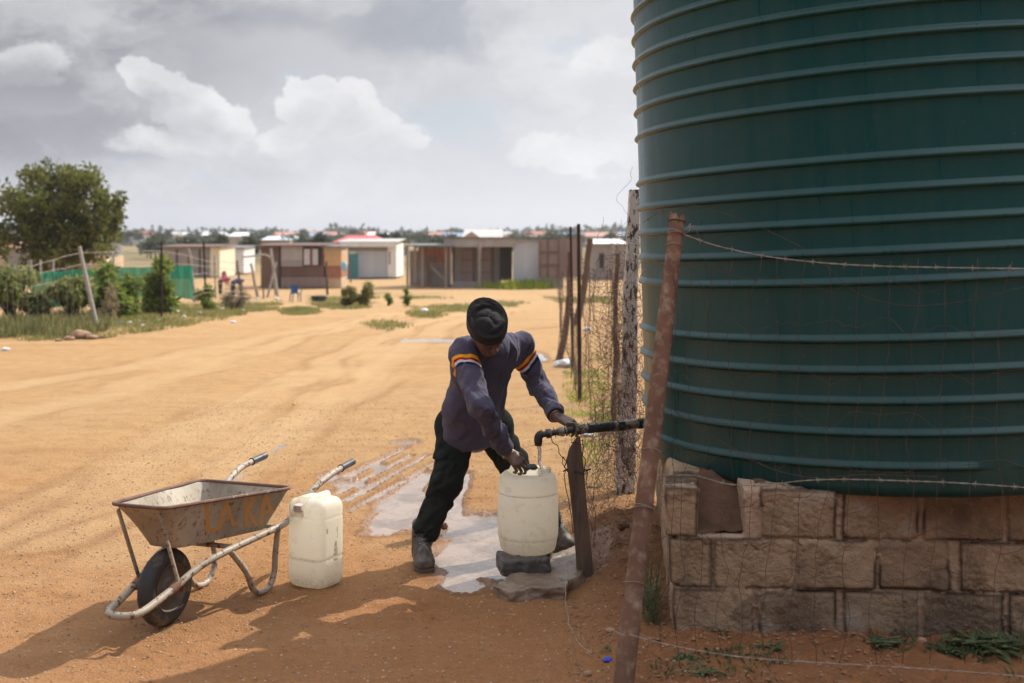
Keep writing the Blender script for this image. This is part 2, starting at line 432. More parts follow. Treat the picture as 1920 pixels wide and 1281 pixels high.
def smooth_np(V, F, it=2, lam=.5):
    n = len(V); e = np.concatenate([F[:, [0, 1]], F[:, [1, 2]], F[:, [2, 3]], F[:, [3, 0]]])
    for k in range(it):
        A = np.zeros((n, 3)); c_ = np.zeros(n)
        for a_, b_ in ((0, 1), (1, 0)):
            for j in range(3): A[:, j] += np.bincount(e[:, a_], V[e[:, b_], j], n)
            c_ += np.bincount(e[:, a_], minlength=n)
        V = V + lam * (A / np.maximum(c_, 1)[:, None] - V)
    return V
def sdf_obj(name, fn, lo, hi, h, mat, parent=None, it=1, pre=None):
    V, F = surf(fn, lo, hi, h); V = smooth_np(V, F, it)
    me = mesh_np(name, V, F)
    if pre: pre(me, V)
    return link(name, me, mat, parent, True)
rng = np.random.default_rng(7); random.seed(7)
# ------------------------------------------------------------ ground
def ax_lines(lo, mid0, mid1, hi, fine, grow):
    a = list(np.arange(mid0, mid1, fine)); s_ = fine; x = a[-1]
    while x < hi: s_ *= grow; x += s_; a.append(x)
    s_ = fine; x = a[0]; b = []
    while x > lo: s_ *= grow; x -= s_; b.append(x)
    return np.array(b[::-1] + a)
xs = ax_lines(-1800, -2.6, 1.7, 1800, .02, 1.045)
ys = ax_lines(-60, 4.0, 8.6, 2600, .02, 1.035)
GX, GY = np.meshgrid(xs, ys, indexing='ij')
GZ = gz(GX, np.maximum(GY, .5))
V = np.stack([GX, GY, GZ], -1).reshape(-1, 3); ny = len(ys)
ii, jj = np.meshgrid(np.arange(len(xs) - 1), np.arange(ny - 1), indexing='ij'); k0 = (ii * ny + jj).ravel()
F = np.stack([k0, k0 + ny, k0 + ny + 1, k0 + 1], 1)
gme = mesh_np('ground', V, F)
def poly_in(px, py, poly):
    ins = np.zeros(np.shape(px), bool); n = len(poly)
    for i in range(n):
        x1, y1 = poly[i]; x2, y2 = poly[(i + 1) % n]
        c_ = ((y1 > py) != (y2 > py)) & (px < (x2 - x1) * (py - y1) / ((y2 - y1) if y2 != y1 else 1e-9) + x1)
        ins ^= c_
    return ins
def ell_px(px, py, c_): return 1 - ((px - c_[0]) / c_[2]) ** 2 - ((py - c_[1]) / c_[3]) ** 2
VERGE = [(-900, 668), (0, 636), (200, 634), (300, 622), (420, 600), (520, 575), (540, 560), (420, 556), (330, 572), (230, 590), (100, 604), (-900, 590)]
GRASS = [(640, 568, 62, 14), (720, 607, 45, 9), (850, 578, 95, 12), (800, 586, 50, 9), (930, 567, 60, 6), (960, 534, 85, 11), (560, 585, 45, 8), (700, 553, 150, 7), (1100, 560, 80, 10)]
def grass_mask(x, y, strict=False):
    yy = np.maximum(y, 2.0); px, py = to_px(x, yy, gbase(x, yy))
    n = (fbm(x * .9, y * .35, 0, 31, 4) - .5)
    nx = px + n * 60; nyy = py + n * 22
    g = poly_in(nx, nyy, VERGE) * (.25 + .75 * ss(.40, .60, fbm(x * 1.3, y * .8, 0, 34, 4))) * np.where(px > 240, .75, 1.0)
    for q in GRASS: g = np.maximum(g, np.clip(ell_px(nx, nyy, q) * 1.3, 0, 1) * (.35 + .65 * ss(.32, .52, fbm(x * 1.1, y * .7, 0, 35, 4))))
    g = np.maximum(g, np.clip(ell_px(nx, nyy, (1110, 800, 75, 150)) * .9, 0, .5) * (fbm(x * 2, y * 2, 0, 60, 3) > .5))
    if not strict:
        g = np.maximum(g, ss(60, 120, y) * .55 * (fbm(x * .02, y * .01, 0, 61, 3) > .42))
    return g * (y > 5)
attr(gme, 'wet', np.clip(ss(-1.1, .1, wet_field(GX, np.maximum(GY, 1))) * ss(30, 20, GY) + mud_field(GX, GY) * .8 + .35 * ss(.5, -1.8, GX) * ss(6.6, 5.4, GY) * 0, 0, 1).ravel())
attr(gme, 'grass', grass_mask(GX, GY).ravel())
tr_ = np.zeros(GX.shape); ru_ = np.zeros(GX.shape)
for L in TRACKS:
    f_ = np.full(GX.shape, -9.0)
    for a_, b_ in zip(L[:-1], L[1:]): f_ = np.maximum(f_, seg(GX + .5 * (vn(GX * .8, GY * .8, 0, 71) - .5), GY, gflat(*a_), gflat(*b_), .42))
    tr_ = np.maximum(tr_, np.clip(f_, 0, 1)); ru_ = np.maximum(ru_, np.exp(-((f_ - .25) / .25) ** 2) * ss(.35, .6, vn(GX * 1.5, GY * .9, 0, 72)))
fade = ss(4.4, 6, GY) * ss(40, 30, GY)
attr(gme, 'track', (tr_ * (.4 + .6 * fbm(GX * 2, GY * 1.2, 0, 73, 4)) * fade).ravel()); attr(gme, 'rut', (ru_ * fade).ravel())
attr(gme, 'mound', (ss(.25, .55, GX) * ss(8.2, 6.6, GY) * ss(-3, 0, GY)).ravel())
m, t, b = new_mat('dirt')
tcn = t.n('ShaderNodeTexCoord'); v = tcn.outputs['Object']
def at(name): o = t.n('ShaderNodeAttribute'); o.attribute_name = name; return o.outputs['Fac']
n1 = t.noise(v, .55, 6, .6).outputs[0]; n2 = t.noise(v, 5, 6, .65).outputs[0]; n3 = t.noise(v, 105, 4, .75).outputs[0]; n4 = t.noise(v, 26, 5, .7, .6).outputs[0]
sp = t.n('ShaderNodeSeparateXYZ'); t.l(v, sp.inputs[0])
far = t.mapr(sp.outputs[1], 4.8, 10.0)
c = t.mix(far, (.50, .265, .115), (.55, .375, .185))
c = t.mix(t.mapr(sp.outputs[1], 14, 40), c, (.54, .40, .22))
c = t.mix(t.math('MULTIPLY', t.mapr(n1, .42, .68), .55), c, (.56, .40, .23))
mps = t.n('ShaderNodeMapping'); mps.inputs['Scale'].default_value = (.35, 1.6, 1); mps.inputs['Rotation'].default_value = (0, 0, .25); t.l(v, mps.inputs[0])
ns = t.noise(mps.outputs[0], 1.1, 7, .68).outputs[0]
c = t.mix(t.math('MULTIPLY', t.mapr(ns, .50, .66), .42), c, (.40, .215, .095))
c = t.mix(t.math('MULTIPLY', t.mapr(ns, .45, .30), .5), c, (.66, .46, .25))
c = t.mix(t.math('MULTIPLY', t.mapr(n2, .45, .75), .55), c, (.36, .19, .085))
c = t.mix(t.math('MULTIPLY', t.mapr(n4, .56, .72), .35), c, (.27, .15, .075))
c = t.mix(t.math('MULTIPLY', t.mapr(n3, .55, .72), .55), c, (.70, .48, .30))
c = t.mix(t.math('MULTIPLY', t.mapr(n3, .48, .30), .6), c, (.20, .11, .06))
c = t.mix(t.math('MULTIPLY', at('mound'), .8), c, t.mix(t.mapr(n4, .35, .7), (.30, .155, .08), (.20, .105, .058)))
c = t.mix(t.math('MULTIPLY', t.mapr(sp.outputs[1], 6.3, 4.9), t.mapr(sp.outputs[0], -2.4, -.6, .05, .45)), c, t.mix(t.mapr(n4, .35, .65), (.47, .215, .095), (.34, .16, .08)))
gr = at('grass')
c = t.mix(t.math('MULTIPLY', gr, t.mapr(n4, .3, .62, .25, .85)), c, t.mix(n2, (.17, .17, .065), (.30, .25, .12)))
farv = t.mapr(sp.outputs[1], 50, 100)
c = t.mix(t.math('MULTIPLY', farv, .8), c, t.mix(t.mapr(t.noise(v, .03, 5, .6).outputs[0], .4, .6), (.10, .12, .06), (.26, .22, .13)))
wet = at('wet')
wf = t.math('MULTIPLY', wet, t.mapr(n4, .3, .6, .7, 1.1), clamp=True)
c = t.mix(t.math('MULTIPLY', wf, .80), c, (.20, .105, .055))
c = t.mix(t.math('MULTIPLY', at('track'), .55), c, (.66, .50, .29))
c = t.mix(t.math('MULTIPLY', at('rut'), .5), c, (.34, .19, .09))
c = t.mix(1.0, c, (.90, .815, .735), 'MULTIPLY')
t.l(c, b.inputs['Base Color'])
t.l(t.mapr(wf, .55, 1.0, .92, .24), b.inputs['Roughness']); t.l(t.mapr(wf, .5, 1, .15, .6), b.inputs['Specular IOR Level'])
hb = t.math('ADD', t.math('MULTIPLY', n4, .9), t.math('MULTIPLY', n3, t.mapr(wf, .5, 1, .55, .15)))
bp = t.n('ShaderNodeBump'); bp.inputs['Strength'].default_value = 1.0; bp.inputs['Distance'].default_value = .03
t.l(hb, bp.inputs['Height']); t.l(bp.outputs[0], b.inputs['Normal'])
DIRT = m
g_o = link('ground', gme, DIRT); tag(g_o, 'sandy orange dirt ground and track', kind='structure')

# puddle water
m, t, b = new_mat('puddle_water')
tcn = t.n('ShaderNodeTexCoord'); v = tcn.outputs['Object']
n1 = t.noise(v, 5.0, 6, .65, .5).outputs[0]
t.l(t.mix(t.mapr(n1, .42, .68), (.36, .265, .195), (.165, .11, .07)), b.inputs['Base Color'])
b.inputs['Roughness'].default_value = .04; b.inputs['IOR'].default_value = 1.33; b.inputs['Specular IOR Level'].default_value = 1.0
b.inputs['Coat Weight'].default_value = .6; b.inputs['Coat Roughness'].default_value = .02
rp = t.math('ADD', t.noise(v, 26, 3, .5).outputs[0], t.math('MULTIPLY', t.noise(v, 7, 3, .5).outputs[0], 2.0))
dd = t.vmath('DISTANCE', v, (0.28, 5.75, 0)).outputs['Value']
bp = t.n('ShaderNodeBump'); t.l(t.mapr(dd, .2, 1.3, .9, .10), bp.inputs['Strength']); bp.inputs['Distance'].default_value = .006
t.l(rp, bp.inputs['Height']); t.l(bp.outputs[0], b.inputs['Normal']); t.l(bp.outputs[0], b.inputs['Coat Normal'])
WATER = m
def sheet(name, pts, z, mat):
    mb = MB(); mb.add([(x, y, z) for x, y in pts], [tuple(range(len(pts)))]); return ob(name, mb, mat, smooth=False)
tag(sheet('puddle', [(-1.75, 5.36), (.75, 5.36), (.62, 6.2), (.45, 7.0), (.1, 10.8), (-1.9, 10.8), (-2.0, 8.0)], -.0185, WATER), 'shallow muddy puddle under the tap and along the ruts', kind='structure')
tag(sheet('puddle', [(-2.2, 16.5), (.2, 16.5), (.2, 21), (-2.2, 21)], -.0185, WATER), 'thin strip of water across the dirt track', kind='structure')
tag(sheet('puddle', [(-.2, 14.6), (1.2, 14.6), (1.2, 17.5), (-.2, 17.5)][:4], -.0187, WATER), 'small bright puddle beside the fence', kind='structure')

# loose grit and pebbles (nobody could count them)
def pebbles(name, n, area, smin_, smax, mat, seed):
    r = np.random.default_rng(seed); base = np.array([(1, 0, 0), (-1, 0, 0), (0, 1, 0), (0, -1, 0), (0, 0, 1), (0, 0, -1)], float)
    tri = np.array([(0, 2, 4), (2, 1, 4), (1, 3, 4), (3, 0, 4), (2, 0, 5), (1, 2, 5), (3, 1, 5), (0, 3, 5)])
    Y = area[2] + (area[3] - area[2]) * r.random(n) ** 1.4; X = area[0] + (area[1] - area[0]) * r.random(n)
    if name == 'gravel': 
        k = wet_field(X, Y) < -.1; X, Y = X[k], Y[k]; n = len(X)
    S = smin_ + (smax - smin_) * r.random(n) ** 4; Z = gz(X, Y)
    Vv = base[None] * (.7 + .6 * r.random((n, 6, 1))) * S[:, None, None] * np.array([1, 1, .65])
    a = r.random(n) * 6.28; ca, sa = np.cos(a)[:, None], np.sin(a)[:, None]
    x_, y_ = Vv[..., 0] * ca - Vv[..., 1] * sa, Vv[..., 0] * sa + Vv[..., 1] * ca
    Vv = np.stack([x_ + X[:, None], y_ + Y[:, None], Vv[..., 2] + Z[:, None] + S[:, None] * .2], -1).reshape(-1, 3)
    Ff = (tri[None] + (np.arange(n) * 6)[:, None, None]).reshape(-1, 3)
    return link(name, mesh_np(name, Vv, Ff), mat, smooth=False)
m, t, b = new_mat('grit')
g_ = t.n('ShaderNodeNewGeometry')
cr = t.n('ShaderNodeValToRGB'); t.l(g_.outputs['Random Per Island'], cr.inputs[0])
cr.color_ramp.elements[0].color = (.20, .11, .06, 1); cr.color_ramp.elements[1].color = (.46, .32, .20, 1)
e_ = cr.color_ramp.elements.new(.45); e_.color = (.36, .21, .11, 1); e_ = cr.color_ramp.elements.new(.8); e_.color = (.42, .29, .19, 1)
t.l(cr.outputs[0], b.inputs['Base Color']); b.inputs['Roughness'].default_value = .9
GRIT = m
CLODM = M('clod_soil', (.31, .17, .092), (.21, .115, .066), 30, .95, c3=(.38, .26, .17), s3=9, th3=(.6, .7), bump=0, spec=.1)
tag(pebbles('gravel', 48000, (-3.4, .8, 3.9, 12), .0008, .0085, GRIT, 3), 'loose grit and small stones scattered on the dirt', kind='stuff')
tag(pebbles('soil_clods', 9000, (.22, 1.5, 3.7, 7.4), .0015, .013, CLODM, 4), 'crumbled soil clods below the plinth and fence', kind='stuff')

# ------------------------------------------------------------ water tank
TB = -.053; TXC, TYC, TR, TTAP = 1.996, 5.676, 1.298, -.024
RIBS = [2.90, 2.78, 2.655, 2.533, 2.409, 2.280, 2.050, 1.924, 1.799, 1.677, 1.558, 1.329, 1.205, 1.083, .957, .827]
H0 = .70; HT = 3.3
tank = thing('water_tank', 'huge dark green ribbed plastic water tank on the block plinth', 'water tank', (TXC + TB * H0, TYC, H0), rot=(0, TB, 0))
hs = [H0 + q for q in (0, .008, .02, .035, .05)]
for h in sorted(RIBS):
    hs += [h + d for d in (-.016, -.0125, -.0115, -.010, -.007, -.002, .003, .008, .013, .018, .023, .028)]
hs += [3.02, 3.1, HT]; hs = sorted(set(hs)); seg_n = 200
th = np.arange(seg_n) * 2 * math.pi / seg_n; V = []
for h in hs:
    r = TR + TTAP * h
    rr = np.full(seg_n, float(r))
    c_ = h - H0
    if c_ < .05: rr = rr - .05 + math.sqrt(max(0, .05 ** 2 - (.05 - c_) ** 2))
    for q in RIBS:
        d = h - q
        if abs(d) < .027:
            w_ = .024 if d > 0 else .0125
            a = .0175 * (1 - (abs(d) / w_) ** (1.15 if d > 0 else 2.6)) if abs(d) < w_ else 0
            amp = np.full(seg_n, float(a))
            if q == .827:
                g_a = math.atan2(-1, 0) - 0.04; dl = np.abs((th - (2 * math.pi + g_a) + math.pi) % (2 * math.pi) - math.pi)
                amp = amp * ss(.055, .085, dl)
            rr = rr + amp
    rr = rr + .003 * (vn(th * 4, h * 2.2, 0, 8) - .5)
    V.append(np.stack([rr * np.cos(th), rr * np.sin(th), np.full(seg_n, h - H0)], -1))
for r_, h in ((1.12, HT + .08), (.6, HT + .28), (.28, HT + .36), (.02, HT + .37)):
    V.append(np.stack([r_ * np.cos(th), r_ * np.sin(th), np.full(seg_n, h - H0)], -1))
V.insert(0, np.stack([.02 * np.cos(th), .02 * np.sin(th), np.full(seg_n, 0.0)], -1))
nr = len(V); V = np.concatenate(V)
ii, kk = np.meshgrid(np.arange(nr - 1), np.arange(seg_n), indexing='ij'); a_ = (ii * seg_n + kk).ravel(); b_ = (ii * seg_n + (kk + 1) % seg_n).ravel()
F = np.stack([a_, b_, b_ + seg_n, a_ + seg_n], 1)
m, t, b = new_mat('green_plastic')
tcn = t.n('ShaderNodeTexCoord'); v = tcn.outputs['Object']
mp = t.n('ShaderNodeMapping'); mp.inputs['Scale'].default_value = (9, 9, .55); t.l(v, mp.inputs[0])
st = t.noise(mp.outputs[0], 1.6, 6, .65).outputs[0]; n1 = t.noise(v, 1.3, 5, .6).outputs[0]; n2 = t.noise(v, 45, 5, .7).outputs[0]
c = t.mix(t.mapr(n1, .3, .7), (.002, .042, .042), (.003, .056, .055))
c = t.mix(t.math('MULTIPLY', t.mapr(st, .45, .75), .5), c, (.028, .066, .058))
sp = t.n('ShaderNodeSeparateXYZ'); t.l(v, sp.inputs[0])
c = t.mix(t.math('MULTIPLY', t.mapr(sp.outputs[2], 1.1, .0), t.mapr(n1, .35, .65, .05, .30)), c, (.045, .05, .032))
c = t.mix(t.math('MULTIPLY', t.mapr(n2, .64, .70), .22), c, (.2, .2, .17))
t.l(c, b.inputs['Base Color']); t.l(t.mapr(st, .3, .75, .24, .42), b.inputs['Roughness']); b.inputs['Specular IOR Level'].default_value = .28
bp = t.n('ShaderNodeBump'); bp.inputs['Strength'].default_value = .12; bp.inputs['Distance'].default_value = .01
t.l(t.math('ADD', n1, t.math('MULTIPLY', n2, .05)), bp.inputs['Height']); t.l(bp.outputs[0], b.inputs['Normal'])
TANKM = m
link('tank_body', mesh_np('tank_body', V, F), TANKM, tank, world=False)

# ------------------------------------------------------------ block plinth
C0 = np.array([.655, 4.63]); UU = np.array([.998, -.06]); UU /= np.linalg.norm(UU); VV = np.array([.10, .995]); VV /= np.linalg.norm(VV)
def s_of(px):
    u = (px - 960) / FPX  # (C0+s*UU).x/(C0+s*UU).y = u
    return (u * C0[1] - C0[0]) / (UU[0] - u * UU[1])
rows = [(.085, .280, [(1262, 1412), (1424, 1568), (1584, 1722), (1735, 1880), (1893, 2040), (2052, 2200)]),
        (.292, .485, [(1256, 1333), (1338, 1486), (1497, 1640), (1650, 1778), (1802, 1945), (1957, 2110)]),
        (.497, .688, [(1248, 1308), (1429, 1566), (1581, 1722), (1734, 1876), (1888, 2030), (2042, 2190)])]
NOTCH = (s_of(1310), s_of(1396)); SMAX = 3.0
def wall_sdf(p):
    x = p[..., 0] - C0[0]; y = p[..., 1] - C0[1]; det = UU[0] * VV[1] - UU[1] * VV[0]
    s_ = (x * VV[1] - y * VV[0]) / det; d_ = (UU[0] * y - UU[1] * x) / det; z = p[..., 2]
    wob = (fbm(s_ * 9, z * 9, d_ * 9, 21, 3) - .5) * .018
    s_ = s_ + wob; z2 = z + (fbm(s_ * 7, z * 7, d_ * 3, 22, 2) - .5) * .018
    q = np.stack([s_, d_, z2], -1)
    # mortar core set back from the block faces
    D = rbox(q, (1.5, .15, .35), (1.486, .132, .333), .01)
    D = np.minimum(D, rbox(q, (.15, 1.3, .35), (.130, 1.3, .333), .01))
    for z0, z1, bl in rows:
        for a_, b_ in bl:
            s0, s1 = s_of(a_), s_of(b_)
            D = np.minimum(D, rbox(q, ((s0 + s1) / 2, .14, (z0 + z1) / 2), ((s1 - s0) / 2, .142, (z1 - z0) / 2), .010))
        k = 0; off = .0 if z0 > .2 and z0 < .4 else .2
        y0 = off - .2
        while y0 < 2.5:
            D = np.minimum(D, rbox(q, (.14, max(y0, 0) + .19, (z0 + z1) / 2), (.143, .19, (z1 - z0) / 2), .016)); y0 += .395
    notch = rbox(q, ((NOTCH[0] + NOTCH[1]) / 2, .0, .62), ((NOTCH[1] - NOTCH[0]) / 2, .4, .125), .012)
    D = np.maximum(D, -notch)
    rgh = fbm(s_ * 38, z * 38, d_ * 38, 23, 4) - .5
    zone = ss(.35, .65, vn(s_ * 2.6, z * 4.0, d_ * 2, 77))
    crack = np.abs(fbm(s_ * 5, z * 5, d_ * 3, 27, 3) - .5); D = D - rgh * (.007 + .013 * zone) - np.clip(vn(s_ * 70, z * 70, d_ * 70, 24) - .45, 0, 1) * .016 * zone + .010 * np.exp(-(crack / .0035) ** 2)
    return D
V, F = surf(wall_sdf, (.60, 4.36, -.06), (3.3, 5.02, .74), .0085)
V = smooth_np(V, F, 1, .25)
V2, F2 = surf(wall_sdf, (.60, 4.96, -.06), (1.25, 7.3, .74), .022)
F = np.concatenate([F, F2 + len(V)]); V = np.concatenate([V, V2])
keep = None
wme = mesh_np('block_wall', V, F)
s_v = s_of((V[:, 0] / V[:, 1]) * FPX + 960); tone = np.zeros(len(V)); rr_ = random.Random(5)
for z0, z1, bl in rows:
    for i, (a_, b_) in enumerate(bl):
        msk = (V[:, 2] > z0 - .005) & (V[:, 2] < z1 + .005) & (s_v > s_of(a_)) & (s_v < s_of(b_)) & (V[:, 1] < 5.0)
        base_t = {(.085, 0): .35, (.085, 1): .75, (.085, 2): .6, (.085, 3): .95, (.292, 0): .25, (.292, 1): .3, (.292, 2): .35, (.292, 3): .8, (.292, 4): .15, (.497, 0): .05, (.497, 1): .5, (.497, 2): .55, (.497, 3): .8}.get((z0, i), .7)
        tone[msk] = base_t
        
wx_ = (fbm(s_v * 9, V[:, 2] * 9, 0, 21, 3) - .5) * .018
inb = np.full(len(V), -9.0)
for z0, z1, bl in rows:
    for a_, b_ in bl:
        s0, s1 = s_of(a_), s_of(b_); inb = np.maximum(inb, np.minimum(np.minimum(s_v + wx_ - s0, s1 - s_v - wx_), np.minimum(V[:, 2] - z0, z1 - V[:, 2])))
fr_ = V[:, 1] < 5.0
attr(wme, 'joint', ss(.002, -.006, inb) * fr_)
attr(wme, 'gap', np.exp(-((inb - .001) / .0065) ** 2) * ss(.40, .58, vn(s_v * 7, V[:, 2] * 9, 0, 64)) * fr_)
attr(wme, 'tone', tone)
m, t, b = new_mat('block_stone')
tcn = t.n('ShaderNodeTexCoord'); v = tcn.outputs['Object']
n1 = t.noise(v, 7, 6, .65).outputs[0]; n2 = t.noise(v, 60, 5, .7).outputs[0]; n3 = t.noise(v, 3, 5, .6, .5).outputs[0]
at_ = t.n('ShaderNodeAttribute'); at_.attribute_name = 'tone'; tn = at_.outputs['Fac']
c = t.mix(t.mapr(n1, .3, .7), (.50, .365, .24), (.35, .235, .145))
c = t.mix(t.math('MULTIPLY', tn, t.mapr(n1, .25, .65, .5, 1.0)), c, (.20, .14, .092))
c = t.mix(t.math('MULTIPLY', t.mapr(n3, .46, .62), t.mapr(n2, .35, .6, .4, .9)), c, (.12, .085, .06))
c = t.mix(t.math('MULTIPLY', t.mapr(n2, .55, .75), .5), c, (.60, .45, .30))
c = t.mix(t.math('MULTIPLY', t.mapr(t.noise(v, 4.5, 4, .6).outputs[0], .58, .68), .4), c, (.46, .42, .36))
def at2(nm): o = t.n('ShaderNodeAttribute'); o.attribute_name = nm; return o.outputs['Fac']
c = t.mix(t.math('MULTIPLY', at2('joint'), .75), c, t.mix(t.mapr(n2, .35, .65), (.40, .27, .18), (.52, .38, .28)))
c = t.mix(t.math('MULTIPLY', at2('gap'), .85), c, (.045, .03, .02))
t.l(c, b.inputs['Base Color']); b.inputs['Roughness'].default_value = .95; b.inputs['Specular IOR Level'].default_value = .15
bp = t.n('ShaderNodeBump'); bp.inputs['Strength'].default_value = .8; bp.inputs['Distance'].default_value = .012
vo = t.n('ShaderNodeTexVoronoi'); vo.inputs['Scale'].default_value = 48; t.l(v, vo.inputs['Vector'])
t.l(t.math('ADD', t.math('ADD', n2, t.math('MULTIPLY', vo.outputs['Distance'], t.mapr(n1, .4, .6, .0, -.9))), t.math('MULTIPLY', t.noise(v, 150, 3, .7).outputs[0], .5)), bp.inputs['Height']); t.l(bp.outputs[0], b.inputs['Normal'])
STONE = m
plinth = thing('block_plinth', 'weathered tan stone block plinth carrying the green tank', 'plinth', (.655, 4.63, .06))
link('block_wall', wme, STONE, plinth)
# earth packed inside the plinth, seen through the missing block
xs2 = np.arange(.72, 3.3, .03); ys2 = np.arange(4.66, 7.2, .03); SX, SY = np.meshgrid(xs2, ys2, indexing='ij')
dS = (SY - C0[1]) - UU[1] / UU[0] * (SX - C0[0]); edge = (SX - C0[0]) - .1 * (SY - C0[1])
SZ = .695 + (fbm(SX * 12, SY * 12, 0, 50, 4) - .5) * .03
nn0, nn1 = NOTCH; inn = ss(nn0 - .05, nn0 - .02, edge) * ss(nn1 + .05, nn1 + .02, edge)
SZ = SZ - inn * (.195 - .195 * ss(.05, .42, dS)) + inn * .05 * (fbm(SX * 20, SY * 20, 0, 51, 3) - .5)
SZ = np.where((inn < .5) & (dS < .14), .60, SZ); SZ = np.where(edge < .12, np.minimum(SZ, .66), SZ)
V = np.stack([SX, SY, SZ], -1).reshape(-1, 3); n_y = len(ys2)
ii, jj = np.meshgrid(np.arange(len(xs2) - 1), np.arange(n_y - 1), indexing='ij'); k0 = (ii * n_y + jj).ravel()
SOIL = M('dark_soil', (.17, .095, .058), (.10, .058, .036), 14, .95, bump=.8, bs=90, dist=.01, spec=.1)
F = np.stack([k0, k0 + n_y, k0 + n_y + 1, k0 + 1], 1); ed = edge.ravel(); F = F[(ed[F] > .06).all(1)]
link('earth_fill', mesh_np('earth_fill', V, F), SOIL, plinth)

# straw, twigs and chips lying about (uncountable)
r = np.random.default_rng(31); mb = MB()
for k in range(420):
    y = 4.1 + 9 * r.random() ** 1.6; x = r.uniform(-.55, .2) * y * .85 if k % 3 else r.uniform(.2, .5) * y
    if wet_field(np.array([x]), np.array([y]))[0] > -.2: continue
    a = r.uniform(0, 3.14); L = r.uniform(.008, .045) * (1.6 if k % 9 == 0 else 1); z = float(gz(x, y)) + .002; d = Vector((math.cos(a), math.sin(a), r.uniform(-.05, .1))) * L; w_ = Vector((-math.sin(a), math.cos(a), 0)) * r.uniform(.0006, .0018)
    q = Vector((x, y, z)); mb.add([q - d - w_, q + d - w_ * .4, q + d + w_ * .4, q - d + w_, q + Vector((0, 0, .0025))], [(0, 1, 4), (1, 2, 4), (2, 3, 4), (3, 0, 4)])
tag(ob('plant_litter', mb, M('dry_straw', (.20, .12, .065), (.50, .36, .2), 3, .9, bump=0), smooth=False), 'scattered straw and twig bits on the dirt', kind='stuff')
# ------------------------------------------------------------ posts, wires, tap
RUST = M('rusty_metal', (.205, .108, .066), (.115, .064, .044), 7, .8, c3=(.31, .225, .16), s3=22, th3=(.50, .72), bump=.6, bs=70, dist=.004, spec=.3)
OLDWOOD = M('weathered_wood', (.17, .115, .08), (.09, .06, .045), 7, .85, bump=.7, bs=30, dist=.004, stretch=(4, 4, .6), spec=.2)
DARKWOOD = M('damp_dark_wood', (.17, .115, .08), (.09, .06, .045), 9, .75, bump=.8, bs=40, dist=.004, stretch=(4, 4, .7), spec=.3)
PEEL = M('peeling_white_paint', (.12, .09, .07), (.07, .052, .042), 12, .85, c3=(.62, .59, .54), s3=16, th3=(.44, .48), bump=.6, bs=40, dist=.004, stretch=(2.2, 2.2, .8), spec=.2)
IRON = M('dark_iron', (.022, .017, .016), (.05, .03, .022), 30, .7, bump=.4, metal=.4)
WIRE = M('rusty_wire', (.12, .062, .045), (.055, .035, .028), 20, .6, bump=0, metal=.5)
GALV = M('galvanised_wire', (.42, .38, .33), (.26, .19, .14), 15, .5, bump=0, metal=.6)
CONC = M('grey_concrete_pole', (.42, .39, .36), (.30, .275, .25), 10, .9, bump=.4, spec=.2)
def wob_tube(mb, a, b, ra, rb, n=14, amp=.006, seg=12, seed=0, bend=None):
    a = Vector(a); b = Vector(b); pts = []; rs = []
    for i in range(n + 1):
        t = i / n; p_ = a.lerp(b, t)
        p_ += Vector((float(vn(t * 5, seed)) - .5, float(vn(t * 5, seed + 9.5)) - .5, 0)) * amp * 2
        if bend: p_ += Vector(bend) * math.sin(math.pi * t)
        pts.append(p_); rs.append((ra + (rb - ra) * t) * (1 + .12 * (float(vn(t * 9, seed + 3.3)) - .5)))
    return mb.tube(pts, rs, seg)
def wood_post(name, label, a, b, ra, rb, mat, seed=0, amp=.01, cat='post', group=None, bend=None, seg=10):
    mb = MB(); wob_tube(mb, a, b, ra, rb, 16, amp, seg, seed, bend)
    o = ob(name, mb, mat, auto=60); origin(o, a); return tag(o, label, cat, group)
# leaning rusty pipe post in front of the tank
pb = P(1163, 1296, 4.16); pb.z = float(gz(pb.x, pb.y)) - .05; pt = P(1271, 402, 4.62)
pipe_post = thing('pipe_post', 'thick rusty brown pipe post leaning in front of the green tank', 'post', (pb.x, pb.y, float(gz(pb.x, pb.y))))
mb = MB(); n = 26; pts = []; rs = []
for i in range(n + 1):
    t = i / n; q = pb.lerp(pt, t); pts.append(q); rs.append(.0385 - .007 * t + .0012 * (float(vn(t * 14, 3)) - .5))
mb.tube(pts, rs, 20, cap=False); 
dv = (pt - pb).normalized()
mb.tube([pt + dv * .0, pt - dv * .10], [.029, .029], 20, cap=False)
# torn top lip and the inner wall
o = ob('pipe', mb, RUST, pipe_post, auto=60)
for v_ in o.data.vertices:
    d_ = (v_.co + pipe_post.location - pt).length
    if d_ < .045:
        v_.co.z += .018 * math.sin(v_.co.x * 90) + (.012 if v_.co.x + pipe_post.location.x < pt.x else -.022)
mb = MB()
u_ = dv.orthogonal().normalized(); w_ = dv.cross(u_)
mb.tube([pt - dv * .03 + u_ * .0, pt - dv * .032], [.036, .0355], 20)
ob('pipe_plug', mb, SOIL, pipe_post)
PIECES = []
for tpos, k in ((.955, 3), (.93, 1), (.385, 2), (.02, 3), (.50, 1), (.24, 1)):
    mb = MB(); PIECES.append(mb)
    for j in range(k):
        c_ = pb.lerp(pt, tpos) + dv * (.006 * j); rr = (.0415 - .007 * tpos) + .003
        mb.tube([c_ + (u_ * math.cos(a) + w_ * math.sin(a)) * rr + dv * (.004 * math.sin(a * 2 + j)) for a in np.linspace(0, 2 * math.pi, 22)], .0013, 5, cap=False)
mb = MB(); PIECES.append(mb); q = pb.lerp(pt, .955)
mb.tube([q + Vector((.03, -.02, 0)), q + Vector((.05, -.03, .012)), q + Vector((.058, -.02, .045)), q + Vector((.045, -.03, .03)), q + Vector((.075, -.04, .035)), q + Vector((.085, -.03, .0))], .0014, 5)
